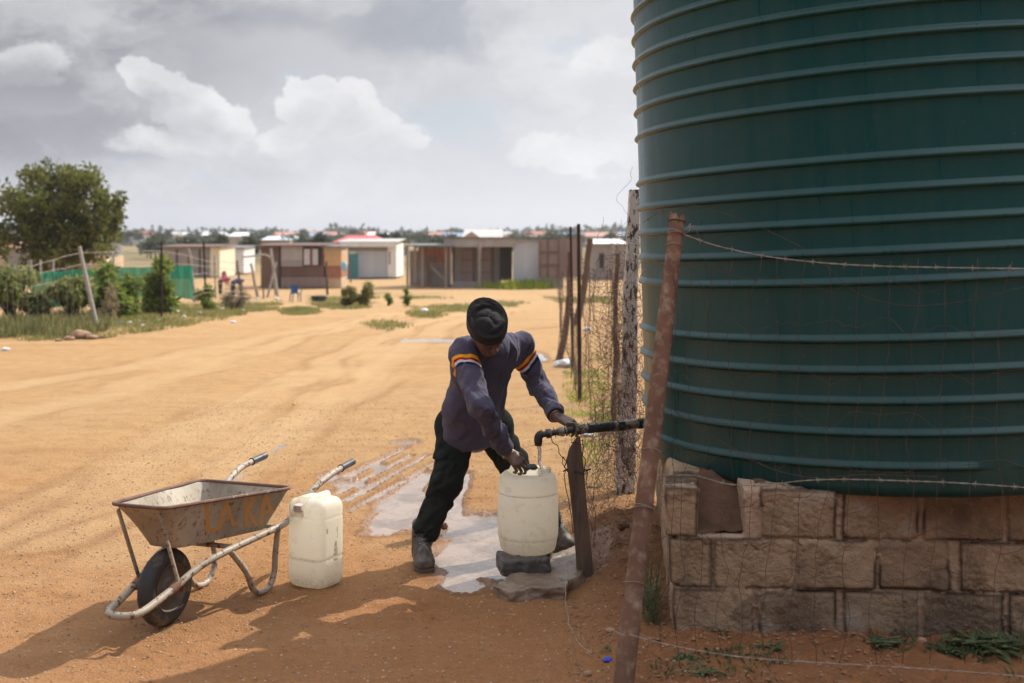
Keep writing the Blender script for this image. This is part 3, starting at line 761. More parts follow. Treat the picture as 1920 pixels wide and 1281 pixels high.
for piece in PIECES: ob('wire_tie', piece, GALV, pipe_post)

# painted timber post behind the pipe
a = G(1172, 922); b_ = P(1190, 356, a.y + .02)
wp = thing('timber_post', 'tall square timber post with peeling white paint beside the tank', 'post', a)
mb = MB(); pts = []; N_ = 30
ring = []
for i in range(N_ + 1):
    t = i / N_; c_ = a.lerp(b_, t) + Vector(((float(vn(t * 6, 1.5)) - .5) * .018, 0, -.03 * (1 - t)))
    hw = .062 * (1 - .38 * t) * (1 + .14 * (float(vn(t * 12, 5.5)) - .5)); hd = .05 * (1 - .2 * t)
    for dx, dy in ((-1, -.8), (-.8, -1), (.15, -1.0), (.3, -.92), (.85, -.9), (1, -.7), (1, .8), (.8, 1), (-.8, 1), (-1, .8)):
        j = 1 + .08 * (float(vn(t * 22, dx * 3, dy * 2)) - .5)
        ring.append(c_ + Vector((dx * hw * j, dy * hd * j, 0)))
fs = [(i * 10 + k, i * 10 + (k + 1) % 10, (i + 1) * 10 + (k + 1) % 10, (i + 1) * 10 + k) for i in range(N_) for k in range(10)]
fs += [tuple(N_ * 10 + k for k in range(10))]
mb.add(ring, fs); ob('post_body', mb, PEEL, wp, auto=30)
for k, (py, r_) in enumerate(((475, .05), (560, .06), (690, .062), (840, .065))):
    mb = MB(); c_ = a.lerp(b_, (922 - py) / 566); mb.tube([c_ + Vector((math.cos(q) * r_, math.sin(q) * r_, .008 * math.sin(q * 3 + k))) for q in np.linspace(0, 6.283, 16)], .0014, 4, cap=False)
    ob('wire_tie', mb, WIRE, wp)

# short notched wooden stake carrying the tap
sb = G(1094, 1082); stz = float(gz(sb.x, sb.y)); Ys = sb.y
stake = thing('wooden_stake', 'dark damp wooden stake with a slanted top holding up the tap pipe', 'stake', (sb.x, sb.y, stz))
prof = [(1062, 857), (1080, 812), (1090, 818), (1113, 1078), (1114, 1100), (1084, 1100)]
prof = [(1062, 862), (1068, 842), (1083, 818), (1088, 818), (1113, 1075), (1112, 1105), (1084, 1105), (1075, 980)]
mb = MB(); fr = [P(x, y, Ys - .02) for x, y in prof]; bk = [P(x, y, Ys + .035) for x, y in prof]
n = len(prof)
mb.add(fr + bk, [tuple(range(n)), tuple(range(n, 2 * n))[::-1]] + [(i, i + n, (i + 1) % n + n, (i + 1) % n) for i in range(n)])
o = ob('stake_body', mb, DARKWOOD, stake, smooth=False)
bm = bmesh.new(); bm.from_mesh(o.data); bmesh.ops.recalc_face_normals(bm, faces=bm.faces[:]); bmesh.ops.triangulate(bm, faces=[f_ for f_ in bm.faces if len(f_.verts) > 4]); bmesh.ops.subdivide_edges(bm, edges=bm.edges[:], cuts=3, use_grid_fill=True)
for q in bm.verts: q.co += Vector((float(vn(q.co.z * 30, q.co.y * 30, 1)) - .5, float(vn(q.co.z * 30, q.co.x * 30, 2)) - .5, 0)) * .008
bm.to_mesh(o.data); bm.free()
mb = MB()  # twisted wire round the stake with a knotted strand either side
for py, r_ in ((883, .04), (885, .042), (830, .035)):
    c_ = P(1086 if py > 850 else 1084, py, Ys + .006); mb.tube([c_ + Vector((math.cos(q) * r_, math.sin(q) * r_ * .9, .006 * math.sin(q * 2))) for q in np.linspace(0, 6.283, 14)], .0016, 4, cap=False)
def crinkle(mb, pxs, Y, r, wig=.006, seed=1, seg=5):
    rr = random.Random(seed); out = []
    for i in range(len(pxs) - 1):
        p0 = P(*pxs[i], Y) if len(pxs[i]) == 2 else P(*pxs[i]); p1 = P(*pxs[i + 1], Y) if len(pxs[i + 1]) == 2 else P(*pxs[i + 1])
        k = max(2, int((p1 - p0).length / .03))
        for j in range(k): out.append(p0.lerp(p1, j / k) + Vector((rr.uniform(-1, 1), rr.uniform(-1, 1), rr.uniform(-1, 1))) * wig)
    out.append(P(*pxs[-1], Y) if len(pxs[-1]) == 2 else P(*pxs[-1])); mb.tube(out, r, seg)
crinkle(mb, [(1033, 818), (1036, 830), (1045, 835), (1048, 848), (1055, 858), (1054, 868), (1060, 880), (1058, 892), (1063, 925), (1070, 960), (1075, 1000)], Ys - .03, .0022, .003, 2)
crinkle(mb, [(1056, 856), (1062, 866), (1059, 876), (1064, 885)], Ys - .03, .003, .003, 4)
crinkle(mb, [(1092, 825), (1093, 855), (1098, 862), (1096, 880), (1101, 884), (1099, 900)], Ys - .03, .0024, .003, 5)
for x0, x1 in ((1056, 1064), (1094, 1108)):
    crinkle(mb, [(x0, 884), ((x0 + x1) / 2, 882), (x1, 880)], Ys - .04, .0042, .003, 6)
ob('twisted_wire', mb, IRON, stake)

# tap pipe: black irrigation pipe and fittings from the tank to the elbow
BLACKP = M('black_pipe_plastic', (.018, .017, .017), (.035, .032, .03), 25, .45, c3=(.20, .16, .11), s3=30, th3=(.6, .72), bump=.4, bs=60)
BRASSY = M('dirty_fitting', (.34, .27, .19), (.16, .12, .085), 30, .5, c3=(.05, .04, .035), s3=40, th3=(.5, .6), bump=.4, bs=70)
Yp = Ys - .0
e0 = P(1016, 815, Yp - .02); e1 = P(1075, 806, Yp); e2 = P(1204, 794, Yp + .16); 
tappipe = thing('tap_pipe', 'black water pipe with screw fittings and a down turned elbow running out of the tank', 'water pipe', e2)
def along(a, b, t): return a.lerp(b, t)
def run(mb, px0, px1, r0, r1=None, seg=20):
    r0 *= 1.12
    def at_(px):
        return e0.lerp(e1, (px - 1016) / 59) if px <= 1075 else e1.lerp(e2, (px - 1075) / 129)
    mb.tube([at_(px0), at_(px1)], [r0, r1 or r0], seg)
mb = MB(); run(mb, 1012, 1075, .0135); run(mb, 1075, 1230, .0165)
ob('pipe', mb, BLACKP, tappipe)
mb = MB()
el = P(1013, 815, Yp - .02); arc = []
for a in np.linspace(0, 90, 9): arc.append(el + Vector((-.022 * math.sin(R(a)) + .012, 0, -.022 * (1 - math.cos(R(a))) + .002)))
mb.tube(arc + [arc[-1] + Vector((0, 0, -.02))], [.021] * 9 + [.0205], 20)
mb.tube([arc[-1] + Vector((0, 0, -.012)), arc[-1] + Vector((0, 0, -.017)), arc[-1] + Vector((0, 0, -.035))], [.0235, .019, .018], 20)
ob('elbow', mb, BLACKP, tappipe)
spout = arc[-1] + Vector((0, 0, -.034))
for a_, b_2, r_ in ((1024, 1031, .0205), (1031, 1034, .0175), (1102, 1112, .024), (1112, 1117, .020), (1117, 1123, .024), (1126, 1134, .0215), (1136, 1144, .0205), (1157, 1168, .026), (1196, 1206, .024)): mb = MB(); run(mb, a_, b_2, r_, seg=8 if r_ > .0235 else 20); ob('coupling', mb, BLACKP, tappipe, auto=30)
for i in range(5): mb = MB(); run(mb, 1124 + i * 5, 1126.5 + i * 5, .0225); ob('hose_ring', mb, BLACKP, tappipe, auto=30)
for a_, b_2, r_ in ((1031, 1033, .021), (1045, 1050, .0175), (1050, 1057, .022), (1060, 1062, .023), (1076, 1086, .0215), (1086, 1092, .024), (1092, 1099, .021), (1150, 1156, .022), (1169, 1184, .0225), (1184, 1195, .020)): mb = MB(); run(mb, a_, b_2, r_, seg=20); ob('brass_fitting', mb, BRASSY, tappipe, auto=30)
mb = MB()
hv = e1 + Vector((.01, 0, .03)); mb.tube([hv - Vector((0, 0, .02)), hv], .006, 8); mb.box(hv + Vector((-.012, 0, .004)), (.06, .014, .005), Matrix.Rotation(.15, 3, 'Y'), bev=.002)
ob('valve_lever', mb, BRASSY, tappipe)
rr = random.Random(3)
for px in (1040, 1066, 1072, 1088, 1093, 1150):
    c_ = e1.lerp(e2, (px - 1075) / 129) if px > 1075 else e0.lerp(e1, (px - 1016) / 59)
    mb = MB(); mb.tube([c_ + Vector((.006 * math.sin(q + px), math.cos(q) * .026, math.sin(q) * .026)) for q in np.linspace(0, 6.283, 14)], .0013, 4, cap=False)
    ob('wire_tie', mb, WIRE, tappipe)

# ---- falling water
m, t, b = new_mat('falling_water')
b.inputs['Base Color'].default_value = (.9, .93, .96, 1); b.inputs['Roughness'].default_value = .05; b.inputs['Transmission Weight'].default_value = .8; b.inputs['IOR'].default_value = 1.33
wtop = spout; wbot = P(1016, 888, Yp + .01)
def water_sdf(p):
    t_ = np.clip((wtop.z - p[..., 2]) / (wtop.z - wbot.z), 0, 1)
    cx_ = wtop.x + (wbot.x - wtop.x) * t_ + .0045 * np.sin(t_ * 9); cy_ = wtop.y + (wbot.y - wtop.y) * t_
    r_ = .0105 - .0045 * t_ ** .5 + .006 * t_ ** 3
    D = np.hypot(p[..., 0] - cx_, p[..., 1] - cy_) - r_
    D = D - (fbm(p[..., 0] * 90, p[..., 1] * 90, p[..., 2] * 38, 70, 3) - .5) * .013
    return np.maximum(D, np.maximum(p[..., 2] - wtop.z, wbot.z - p[..., 2]))
lo = Vector((min(wtop.x, wbot.x) - .03, wtop.y - .03, wbot.z - .01)); hi = Vector((max(wtop.x, wbot.x) + .03, wtop.y + .05, wtop.z + .01))
ws = sdf_obj('water_stream', water_sdf, lo, hi, .0018, m)
V_, F_ = [], []
rr = random.Random(8)
mbd = MB()
for k in range(46):
    t_ = rr.random(); c_ = wtop.lerp(wbot, t_) + Vector((rr.gauss(0, .008 + .008 * t_), rr.gauss(0, .01), 0)); r_ = rr.uniform(.0008, .0026)
    mbd.lathe([(r_ * .05, -r_), (r_ * .8, -r_ * .5), (r_, 0), (r_ * .7, r_ * .6), (r_ * .05, r_ * 1.3)], c_, 6)
tag(ob('droplets', mbd, m, ws, auto=180), kind='stuff'); origin(ws, wbot); 
for ch in ws.children: ch.data.transform(Matrix.Translation(-wbot))
tag(ws, 'stream of clear water falling from the elbow into the drum', 'water')

# ------------------------------------------------------------ drum, block, slab
def milky(name, c1, c2, dirt, trans=.45, dth=(.55, .75)):
    m, t, b = new_mat(name)
    tcn = t.n('ShaderNodeTexCoord'); v = tcn.outputs['Object']
    n1 = t.noise(v, 5, 5, .6).outputs[0]; n2 = t.noise(v, 16, 6, .7).outputs[0]; n3 = t.noise(v, 70, 4, .7).outputs[0]
    sp = t.n('ShaderNodeSeparateXYZ'); t.l(v, sp.inputs[0])
    c = t.mix(t.mapr(n1, .3, .7), c1, c2)
    low = t.mapr(sp.outputs[2], .13, .0)
    c = t.mix(t.math('MULTIPLY', t.math('ADD', t.math('MULTIPLY', low, .5), .35), t.mapr(n2, *dth)), c, dirt)
    c = t.mix(t.math('MULTIPLY', t.mapr(n3, .62, .72), t.mapr(n2, .45, .6, .0, .7)), c, tuple(q * .35 for q in dirt))
    at_ = t.n('ShaderNodeAttribute'); at_.attribute_name = 'grime'
    c = t.mix(t.math('MULTIPLY', at_.outputs['Fac'], t.mapr(n3, .3, .6, .25, .9)), c, tuple(q * .5 for q in dirt))
    t.l(c, b.inputs['Base Color']); t.l(t.mapr(n2, .3, .7, .32, .55), b.inputs['Roughness'])
    tr = t.n('ShaderNodeBsdfTranslucent'); t.l(c, tr.inputs[0])
    ms = t.n('ShaderNodeMixShader'); ms.inputs[0].default_value = trans
    bp = t.n('ShaderNodeBump'); bp.inputs['Strength'].default_value = .25; bp.inputs['Distance'].default_value = .004
    t.l(t.math('ADD', n1, t.math('MULTIPLY', n3, .1)), bp.inputs['Height']); t.l(bp.outputs[0], b.inputs['Normal'])
    t.l(b.outputs[0], ms.inputs[1]); t.l(tr.outputs[0], ms.inputs[2]); t.l(ms.outputs[0], m.node_tree.nodes['Material Output'].inputs[0])
    return m
DRUMM = milky('milky_drum_plastic', (.965, .935, .85), (.945, .905, .79), (.56, .40, .24), .64)
CANM = milky('milky_can_plastic', (.945, .92, .83), (.92, .88, .765), (.48, .38, .26), .62)
Yd = 5.80; dx = (990 - 960) / FPX * Yd
zb = EYE - (1032 - 450) / FPX * Yd; ztop = EYE - (884 - 450) / FPX * Yd; Hd = ztop - zb
Rd = 57 / FPX * Yd
drum = thing('plastic_drum', 'round milky white plastic drum under the tap, being filled', 'drum', (dx, Yd, zb), R(-14))
prof = [(.02, .004), (.55, .0), (.80, .006), (.885, .03), (.925, .08), (.945, .14), (.975, .195), (.972, .20), (.985, .205), (1.0, .32), (1.0, .55), (.995, .68), (.985, .735), (.965, .742), (.965, .752), (.985, .76), (.975, .82), (.955, .89), (.90, .955), (.80, .99), (.72, .998), (.66, .985), (.60, .955), (.3, .945), (.02, .94)]
P2 = []
for (r0, z0), (r1, z1) in zip(prof[:-1], prof[1:]):
    for k in range(3): P2.append((r0 + (r1 - r0) * k / 3, z0 + (z1 - z0) * k / 3))
P2.append(prof[-1])
mb = MB(); mb.lathe([(r_ * Rd, z_ * Hd) for r_, z_ in P2], (0, 0, 0), 72)
o = ob('drum_body', mb, DRUMM, drum, world=False, auto=60)
gr_ = []
for v_ in o.data.vertices:
    r_ = math.hypot(v_.co.x, v_.co.y); a_ = math.atan2(v_.co.y, v_.co.x); h_ = v_.co.z / Hd
    # shoulder panel: flat step near the front left, and slight dents
    if .78 < h_ < .9 and -2.3 < a_ < -1.7: v_.co.x *= .985; v_.co.y *= .985
    k = 1 + .012 * (float(vn(a_ * 2, h_ * 4, 0, 3)) - .5); v_.co.x *= k; v_.co.y *= k
    g_ = 0
    for hh, w_ in ((.747, .008), (.20, .006)): g_ = max(g_, .55 * math.exp(-((h_ - hh) / w_) ** 2))
    g_ = max(g_, .7 * max(0, 1 - h_ / .035), .22 * float(ss(.2, .12, h_)))
    gr_.append(g_)
attr(o.data, 'grime', gr_)
mb = MB()   # filler neck, rimmed
nx, ny_ = .58 * Rd * math.cos(R(-62) + R(14) - 0), .58 * Rd * math.sin(R(-62) + R(14))
NL = drum.matrix_basis.inverted() if False else None
qa = R(14)
def dl(px, py, Y):   # world pixel at depth -> drum local
    w_ = P(px, py, Y) - Vector((dx, Yd, zb)); return Matrix.Rotation(R(14), 3, 'Z') @ w_
nc = dl(1021, 890, Yd - .02)
zn = .95 * Hd
mb.lathe([(.034, -.004), (.034, .0), (.0335, .012), (.036, .014), (.036, .020), (.0335, .022), (.0335, .042), (.031, .044), (.0285, .042), (.0285, .004)], (nc.x, nc.y, zn), 32, cap=False)
ob('filler_neck', mb, DRUMM, drum, world=False, auto=35)
mb = MB()   # moulded carrying handle across the top
h0 = Vector((-.62 * Rd, .15 * Rd, .95 * Hd)); h1 = Vector((.35 * Rd, .2 * Rd, .95 * Hd))
mb.tube([h0, h0 + Vector((.01, 0, .030)), h0.lerp(h1, .5) + Vector((0, 0, .038)), h1 + Vector((-.01, 0, .030)), h1], [.02, .017, .014, .017, .02], 14)
ob('handle', mb, DRUMM, drum, world=False, auto=60)
mb = MB()   # faint label panel moulded in the shoulder
pl = [( -2.28, .81), (-1.93, .81), (-1.93, .885), (-2.28, .885)]
vs = []; 
for i in range(9):
    a_ = -2.22 + .30 * i / 8
    for h_, rr_ in ((.79, .984), (.86, .97)): vs.append(((rr_ * Rd * .986 + .0025) * math.cos(a_), (rr_ * Rd * .986 + .0025) * math.sin(a_), h_ * Hd))
mb.add(vs, [(2 * i, 2 * i + 2, 2 * i + 3, 2 * i + 1) for i in range(8)])
ob('moulded_panel', mb, M('pale_panel', (.88, .86, .78), (.82, .79, .68), 10, .5, bump=0), drum, world=False)

# dark concrete block and the slab it stands on
WETC = M('wet_concrete_block', (.11, .095, .085), (.06, .052, .047), 30, .45, c3=(.20, .18, .16), s3=120, th3=(.6, .7), bump=1.0, bs=110, dist=.006)
SLABM = M('wet_slab_concrete', (.26, .19, .13), (.15, .105, .075), 9, .4, c3=(.34, .27, .20), s3=60, th3=(.55, .7), bump=.8, bs=50, dist=.006)
def rot_z(a): c_, s_ = math.cos(a), math.sin(a); return np.array([[c_, s_, 0], [-s_, c_, 0], [0, 0, 1]])
bz0 = .05
B1 = P(975, 1070, 5.66); 
def blk(p):
    n_ = (fbm(p[..., 0] * 30, p[..., 1] * 30, p[..., 2] * 30, 41, 4) - .5) * .022
    return rbox(p, (B1.x + 0.014, 5.70, .5 * (bz0 + zb) - .002), (.122, .10, .5 * (zb - bz0) + .008), .016, rot_z(R(12))) + n_
bo = sdf_obj('concrete_block', blk, (B1.x - .2, 5.5, bz0 - .03), (B1.x + .25, 6.0, zb + .05), .005, WETC)
origin(bo, (B1.x, 5.80, bz0)); tag(bo, 'dark wet concrete block under the left of the white drum', 'block')
def blk2(p):
    n_ = (fbm(p[..., 0] * 30, p[..., 1] * 30, p[..., 2] * 30, 42, 4) - .5) * .022
    return rbox(p, (.155, 5.88, .5 * (bz0 + zb)), (.05, .06, .5 * (zb - bz0) + .001), .014, rot_z(R(-10))) + n_
bo = sdf_obj('stone_chunk', blk2, (.05, 5.75, bz0 - .03), (.27, 6.0, zb + .05), .005, WETC)
origin(bo, (.155, 5.88, bz0)); tag(bo, 'small dark stone wedged under the right of the white drum', 'stone')
SLP = [(928, 1103), (948, 1090), (975, 1070), (1030, 1040), (1085, 1022), (1098, 1050), (1092, 1078), (1066, 1090), (1058, 1106), (1000, 1104), (960, 1110)]
SLW = []
for q in SLP:
    Y_ = (EYE - .05) * FPX / (q[1] - 450); SLW.append(((q[0] - 960) / FPX * Y_, Y_))
def slab(p):
    x, y, z = p[..., 0], p[..., 1], p[..., 2]
    d = np.full(x.shape, 9.0); n = len(SLW)
    for i in range(n):
        (x1, y1), (x2, y2) = SLW[i], SLW[(i + 1) % n]
        t_ = np.clip(((x - x1) * (x2 - x1) + (y - y1) * (y2 - y1)) / ((x2 - x1) ** 2 + (y2 - y1) ** 2), 0, 1)
        d = np.minimum(d, np.hypot(x - x1 - t_ * (x2 - x1), y - y1 - t_ * (y2 - y1)))
    d = np.where(poly_in(x, y, SLW), -d, d)
    n_ = (fbm(x * 9, y * 9, z * 14, 43, 5) - .5)
    D = smin(-np.maximum(-d, 0) * 0 + np.maximum(d, np.abs(z - .012) - .042), np.full_like(d, 9.0), 0)
    return D * .8 + n_ * .05
bo = sdf_obj('concrete_slab', slab, (-.25, 5.2, -.05), (.55, 6.4, .09), .0055, SLABM)
origin(bo, (.11, 5.78, 0)); tag(bo, 'broken wet concrete slab lying under the block and drum', 'slab')

# ------------------------------------------------------------ jerrycan
Yj = 5.60; jz = float(gz(-.98, Yj)) 
J0 = G(592, 1112); jc = Vector((J0.x - .022, J0.y + .13, 0)); jz = 0.0
HJ = EYE - (937 - 450) / FPX * jc.y; 
JB = rot_z(R(-30)) ; HJ = .458; jw, jd = .112, .100
def can_sdf(p):
    q = (p - np.array([jc.x, jc.y, 0], np.float32)) @ JB.T.astype(np.float32)
    x, y, z = q[..., 0], q[..., 1], q[..., 2]
    tp = 1 - .04 * ss(.1, -.0, z / HJ)
    def bx_(cx_, cy_, cz, hx, hy, hz, r): 
        d = np.stack([np.abs(x - cx_) - hx + r, np.abs(y - cy_) - hy + r, np.abs(z - cz) - hz + r], -1)
        return np.linalg.norm(np.maximum(d, 0), axis=-1) + np.minimum(d.max(-1), 0) - r
    D = bx_(0, 0, HJ * .475, jw, jd, HJ * .475, .048)
    # waist grooves
    D = D + .006 * np.exp(-((z - .15) / .006) ** 2) + .003 * np.exp(-((z - .345) / .006) ** 2)
    # corner recess for the cap (front) and the handle bridge
    capc = bx_(-.040, -.080, HJ * .985, .046, .055, .112, .02)
    D = -smin(-D, capc, .014) if False else np.maximum(D, -capc)
    # side wells of the handle
    w1 = bx_(-.002, .022, HJ * .98, .036, .052, .07, .022); D = np.maximum(D, -w1)
    hnd = cap(q, (-.005, -.075, HJ * .86), (-.005, -.03, HJ * .935), .019, .017); hnd2 = cap(q, (-.005, -.03, HJ * .935), (-.005, .09, HJ * .935), .017, .02)
    D = smin(D, np.minimum(hnd, hnd2), .012)
    nk = np.maximum(np.hypot(x + .042, y + .070) - .024, np.abs(z - .345) - .03)
    D = smin(D, nk, .006)
    D = D - .0025 * (vn(x * 12, y * 12, z * 10, 90) - .5)
    return D
def can_grime(me, V):
    g = .55 * ss(.10, .0, V[:, 2]) + .5 * np.exp(-((V[:, 2] - .147) / .006) ** 2)
    q = (V - np.array([jc.x, jc.y, 0])) @ JB.T
    g = g + .9 * (q[:, 0] > .11) * (np.abs(q[:, 1] + .02) < .05) * (vn(q[:, 1] * 60, q[:, 2] * 28, 0, 5) > .72) * (V[:, 2] > .12) * (V[:, 2] < .3)
    attr(me, 'grime', np.clip(g, 0, 1))
can = thing('jerrycan', 'square milky white plastic jerrycan standing on the dirt beside the wheelbarrow', 'jerrycan', (jc.x, jc.y, 0))
sdf_obj('can_body', can_sdf, (jc.x - .22, jc.y - .22, -.02), (jc.x + .22, jc.y + .22, HJ + .03), .0042, CANM, can, 2, can_grime)
cpos = np.array([-.042, -.070, 0]) @ JB + np.array([jc.x, jc.y, 0])
mb = MB(); mb.lathe([(.005, .032), (.026, .032), (.029, .029), (.0295, .004), (.029, 0), (.005, 0)], (cpos[0], cpos[1], HJ - .085), 36)
co_ = ob('screw_cap', mb, M('dirty_white_cap', (.60, .52, .46), (.40, .30, .26), 30, .5, bump=.2), can, auto=30)
mb = MB()
for k in range(30):
    a_ = k * 2 * math.pi / 30; mb.box((cpos[0] + .0295 * math.cos(a_), cpos[1] + .0295 * math.sin(a_), HJ - .071), (.003, .0022, .022), Matrix.Rotation(a_, 3, 'Z'))
ob('cap_ridges', mb, co_.data.materials[0], co_, smooth=False)

# ------------------------------------------------------------ wheelbarrow
BA = 1.237; BC = Vector((-1.528, 5.015, 0))
bar = thing('wheelbarrow', 'old cream metal wheelbarrow with rust and orange painted letters', 'wheelbarrow', BC, BA)
PAINT = M('chipped_cream_paint', (.52, .47, .38), (.22, .18, .135), 3.2, .55, c3=(.17, .088, .054), s3=46, th3=(.54, .68), stretch=(1, 1, .55), bump=.5, bs=60, dist=.002)
TUBEP = M('chipped_tube_paint', (.42, .36, .28), (.30, .245, .185), 8, .55, c3=(.12, .058, .036), s3=40, th3=(.54, .6), bump=.5, bs=60, dist=.002)
RIMR = M('rusted_rim_metal', (.16, .078, .052), (.10, .05, .038), 14, .7, c3=(.42, .37, .3), s3=40, th3=(.62, .68), bump=.4)
GRIP = M('worn_black_grip', (.03, .03, .033), (.07, .068, .07), 40, .32, bump=.3)
RUBBER = M('dusty_rubber', (.022, .02, .02), (.06, .05, .04), 5, .7, c3=(.26, .19, .13), s3=5, th3=(.52, .68), bump=.4, bs=60)
def bl(o): return o
near = [(-.326, -.03, .146), (-.305, -.062, .146), (-.26, -.078, .15), (-.194, -.085, .164), (-.063, -.10, .20), (.053, -.12, .243), (.154, -.14, .268), (.314, -.165, .285), (.489, -.19, .298), (.657, -.215, .314), (.74, -.235, .36), (.849, -.25, .428), (.936, -.262, .462), (1.043, -.27, .488), (1.16, -.27, .498)]
def sm(pts, k=3):
    out = []
    P_ = [Vector(q) for q in pts]; n = len(P_)
    for i in range(n - 1):
        p0, p1, p2, p3 = P_[max(i - 1, 0)], P_[i], P_[i + 1], P_[min(i + 2, n - 1)]
        for j in range(k):
            t = j / k; out.append(.5 * ((2 * p1) + (p2 - p0) * t + (2 * p0 - 5 * p1 + 4 * p2 - p3) * t * t + (3 * p1 - p0 - 3 * p2 + p3) * t ** 3))
    out.append(P_[-1]); return out
nearv = [Vector(q) for q in near]; farv_ = [Vector((q.x, -q.y, q.z)) for q in nearv]
mb = MB(); mb.tube(sm(farv_[::-1] + [Vector((-.333, 0, .146))] + nearv), .0165, 12)
mb.tube([(.30, -.165, .283), (.30, .165, .283)], .012, 10); mb.tube([(.60, -.205, .308), (.60, .205, .308)], .012, 10)
ob('frame_tube', mb, TUBEP, bar, world=False)
for s_ in (1, -1):
    mb = MB(); a_ = Vector((1.13, -.27 * s_, .4965)); b_ = Vector((1.268, -.27 * s_, .505))
    mb.tube([a_, a_ + Vector((.004, 0, 0)), a_ + Vector((.006, 0, 0)), b_, b_ + Vector((.004, 0, 0))], [.021, .021, .019, .019, .015], 16)
    ob('grip', mb, GRIP, bar, world=False)
    leg = [(.262, -.16 * s_, .275), (.378, -.17 * s_, .15), (.43, -.17 * s_, .062), (.48, -.168 * s_, .022), (.54, -.168 * s_, .012), (.59, -.17 * s_, .024), (.63, -.17 * s_, .08), (.632, -.175 * s_, .17), (.615, -.20 * s_, .30)]
    mb = MB(); mb.tube(sm(leg), .0145, 12); ob('leg', mb, TUBEP, bar, world=False)
    mb = MB(); st_ = [Vector((-.185, -.105 * s_, .545)), Vector((-.044, -.102 * s_, .205))]
    mb.tube(st_, .011, 10, flat=.5); ob('strut', mb, TUBEP, bar, world=False)
    mb = MB(); mb.box((0, -.078 * s_, .178), (.05, .006, .05), bev=.002); mb.tube([(0, -.03 * s_, .17), (0, -.10 * s_, .17)], .012, 10)
    mb.tube([(-.09, -.093 * s_, .19), (-.03, -.099 * s_, .212)], .0215, 14)
    ob('axle_bracket', mb, RUST, bar, world=False)
# wheel
wheel = bpy.data.objects.new('wheel', None); col.objects.link(wheel); wheel.parent = bar; wheel.location = (0, 0, .17)
Rw = .168; prof = []
for a_ in np.linspace(-155, 155, 30):
    prof.append((Rw - .036 + .036 * math.cos(R(a_)), .040 * math.sin(R(a_))))
mb = MB(); mb.lathe(prof, (0, 0, 0), 64, Vector((0, 1, 0)), cap=False)
o = ob('tyre', mb, RUBBER, wheel, world=False, auto=180)
for v_ in o.data.vertices:
    r_ = math.hypot(v_.co.x, v_.co.z); a_ = math.atan2(v_.co.z, v_.co.x)
    if r_ > Rw - .006 and (abs(v_.co.y) % .012) < .003: v_.co.x *= .978; v_.co.z *= .978
mb = MB()
rp_ = [(.018, .030), (.04, .030), (.05, .012), (.085, .010), (.098, .024), (.104, .034), (.108, .034), (.104, .022), (.100, .0), (.104, -.022), (.108, -.034), (.104, -.034), (.098, -.024), (.085, -.010), (.05, -.012), (.04, -.030), (.018, -.030)]
mb.lathe(rp_, (0, 0, 0), 48, Vector((0, 1, 0))); ob('rim', mb, M('dirty_wheel_rim', (.16, .125, .09), (.08, .06, .045), 12, .7, c3=(.15, .07, .04), s3=20, th3=(.5, .6), bump=.3), wheel, world=False, auto=35)
# tray
def lrp(a, b, t): return a + (b - a) * t
def tray_ring(k):
    """rounded outline from rim (k=0) to floor edge (k=1)"""
    e = k
    xf = lrp(-.20, -.02, e ** .8); xr = lrp(.655, .58, e); wf = lrp(.135, .085, e); wr = lrp(.268, .175, e)
    zf = lrp(.570, .352, e); zr = lrp(.492, .305, e)
    zsag = .0
    c4 = [(xf, wf), (xr, wr), (xr, -wr), (xf, -wf)]; rc = [.05, .07, .07, .05]
    out = []
    for i in range(4):
        p = Vector((*c4[i], 0)); a = Vector((*c4[i - 1], 0)); b = Vector((*c4[(i + 1) % 4], 0))
        da = (a - p).normalized(); db = (b - p).normalized(); r_ = rc[i]
        p0 = p + da * r_; p1 = p + db * r_
        for j in range(7):
            t = j / 6; out.append(p0.lerp(p, t).lerp(p.lerp(p1, t), t))
        q1 = b + (p - b).normalized() * rc[(i + 1) % 4]
        for j in range(1, 10): out.append(p1.lerp(q1, j / 10))
    for q in out:
        t = (q.x - xf) / (xr - xf); q.z = lrp(zf, zr, min(1, max(0, t)))
        if k > .0: q.z -= 0
    return out
ks = [0, .05, .2, .4, .6, .8, .92, 1.0]
rings = [tray_ring(k) for k in ks]; n = len(rings[0]); 
fl = []
cen = sum(rings[-1], Vector()) / n
for s_ in (.9, .6, .3): fl.append([cen.lerp(q, s_) + Vector((0, 0, -.012 * (1 - s_))) for q in rings[-1]])
rings += fl
th_ = .003
mb = MB(); vs = [q for r_ in rings for q in r_]; N_ = len(rings)
fs = [(i * n + k, i * n + (k + 1) % n, (i + 1) * n + (k + 1) % n, (i + 1) * n + k) for i in range(N_ - 1) for k in range(n)] + [tuple((N_ - 1) * n + k for k in range(n))]
mb.add(vs, fs)
tray = ob('tray', mb, PAINT, bar, world=False, auto=50)
for v_ in tray.data.vertices:
    v_.co += Vector((0, 1 if v_.co.y > 0 else -1, 0)) * .012 * (float(vn(v_.co.x * 7, v_.co.z * 7, v_.co.y * 3)) - .5)
bm = bmesh.new(); bm.from_mesh(tray.data); bmesh.ops.recalc_face_normals(bm, faces=bm.faces[:]); bmesh.ops.solidify(bm, geom=bm.faces[:], thickness=.003); bm.to_mesh(tray.data); bm.free()
mb = MB(); rim = tray_ring(0); mb.tube(rim + [rim[0]], .0085, 8, cap=False); ob('rolled_rim', mb, RIMR, tray, world=False)
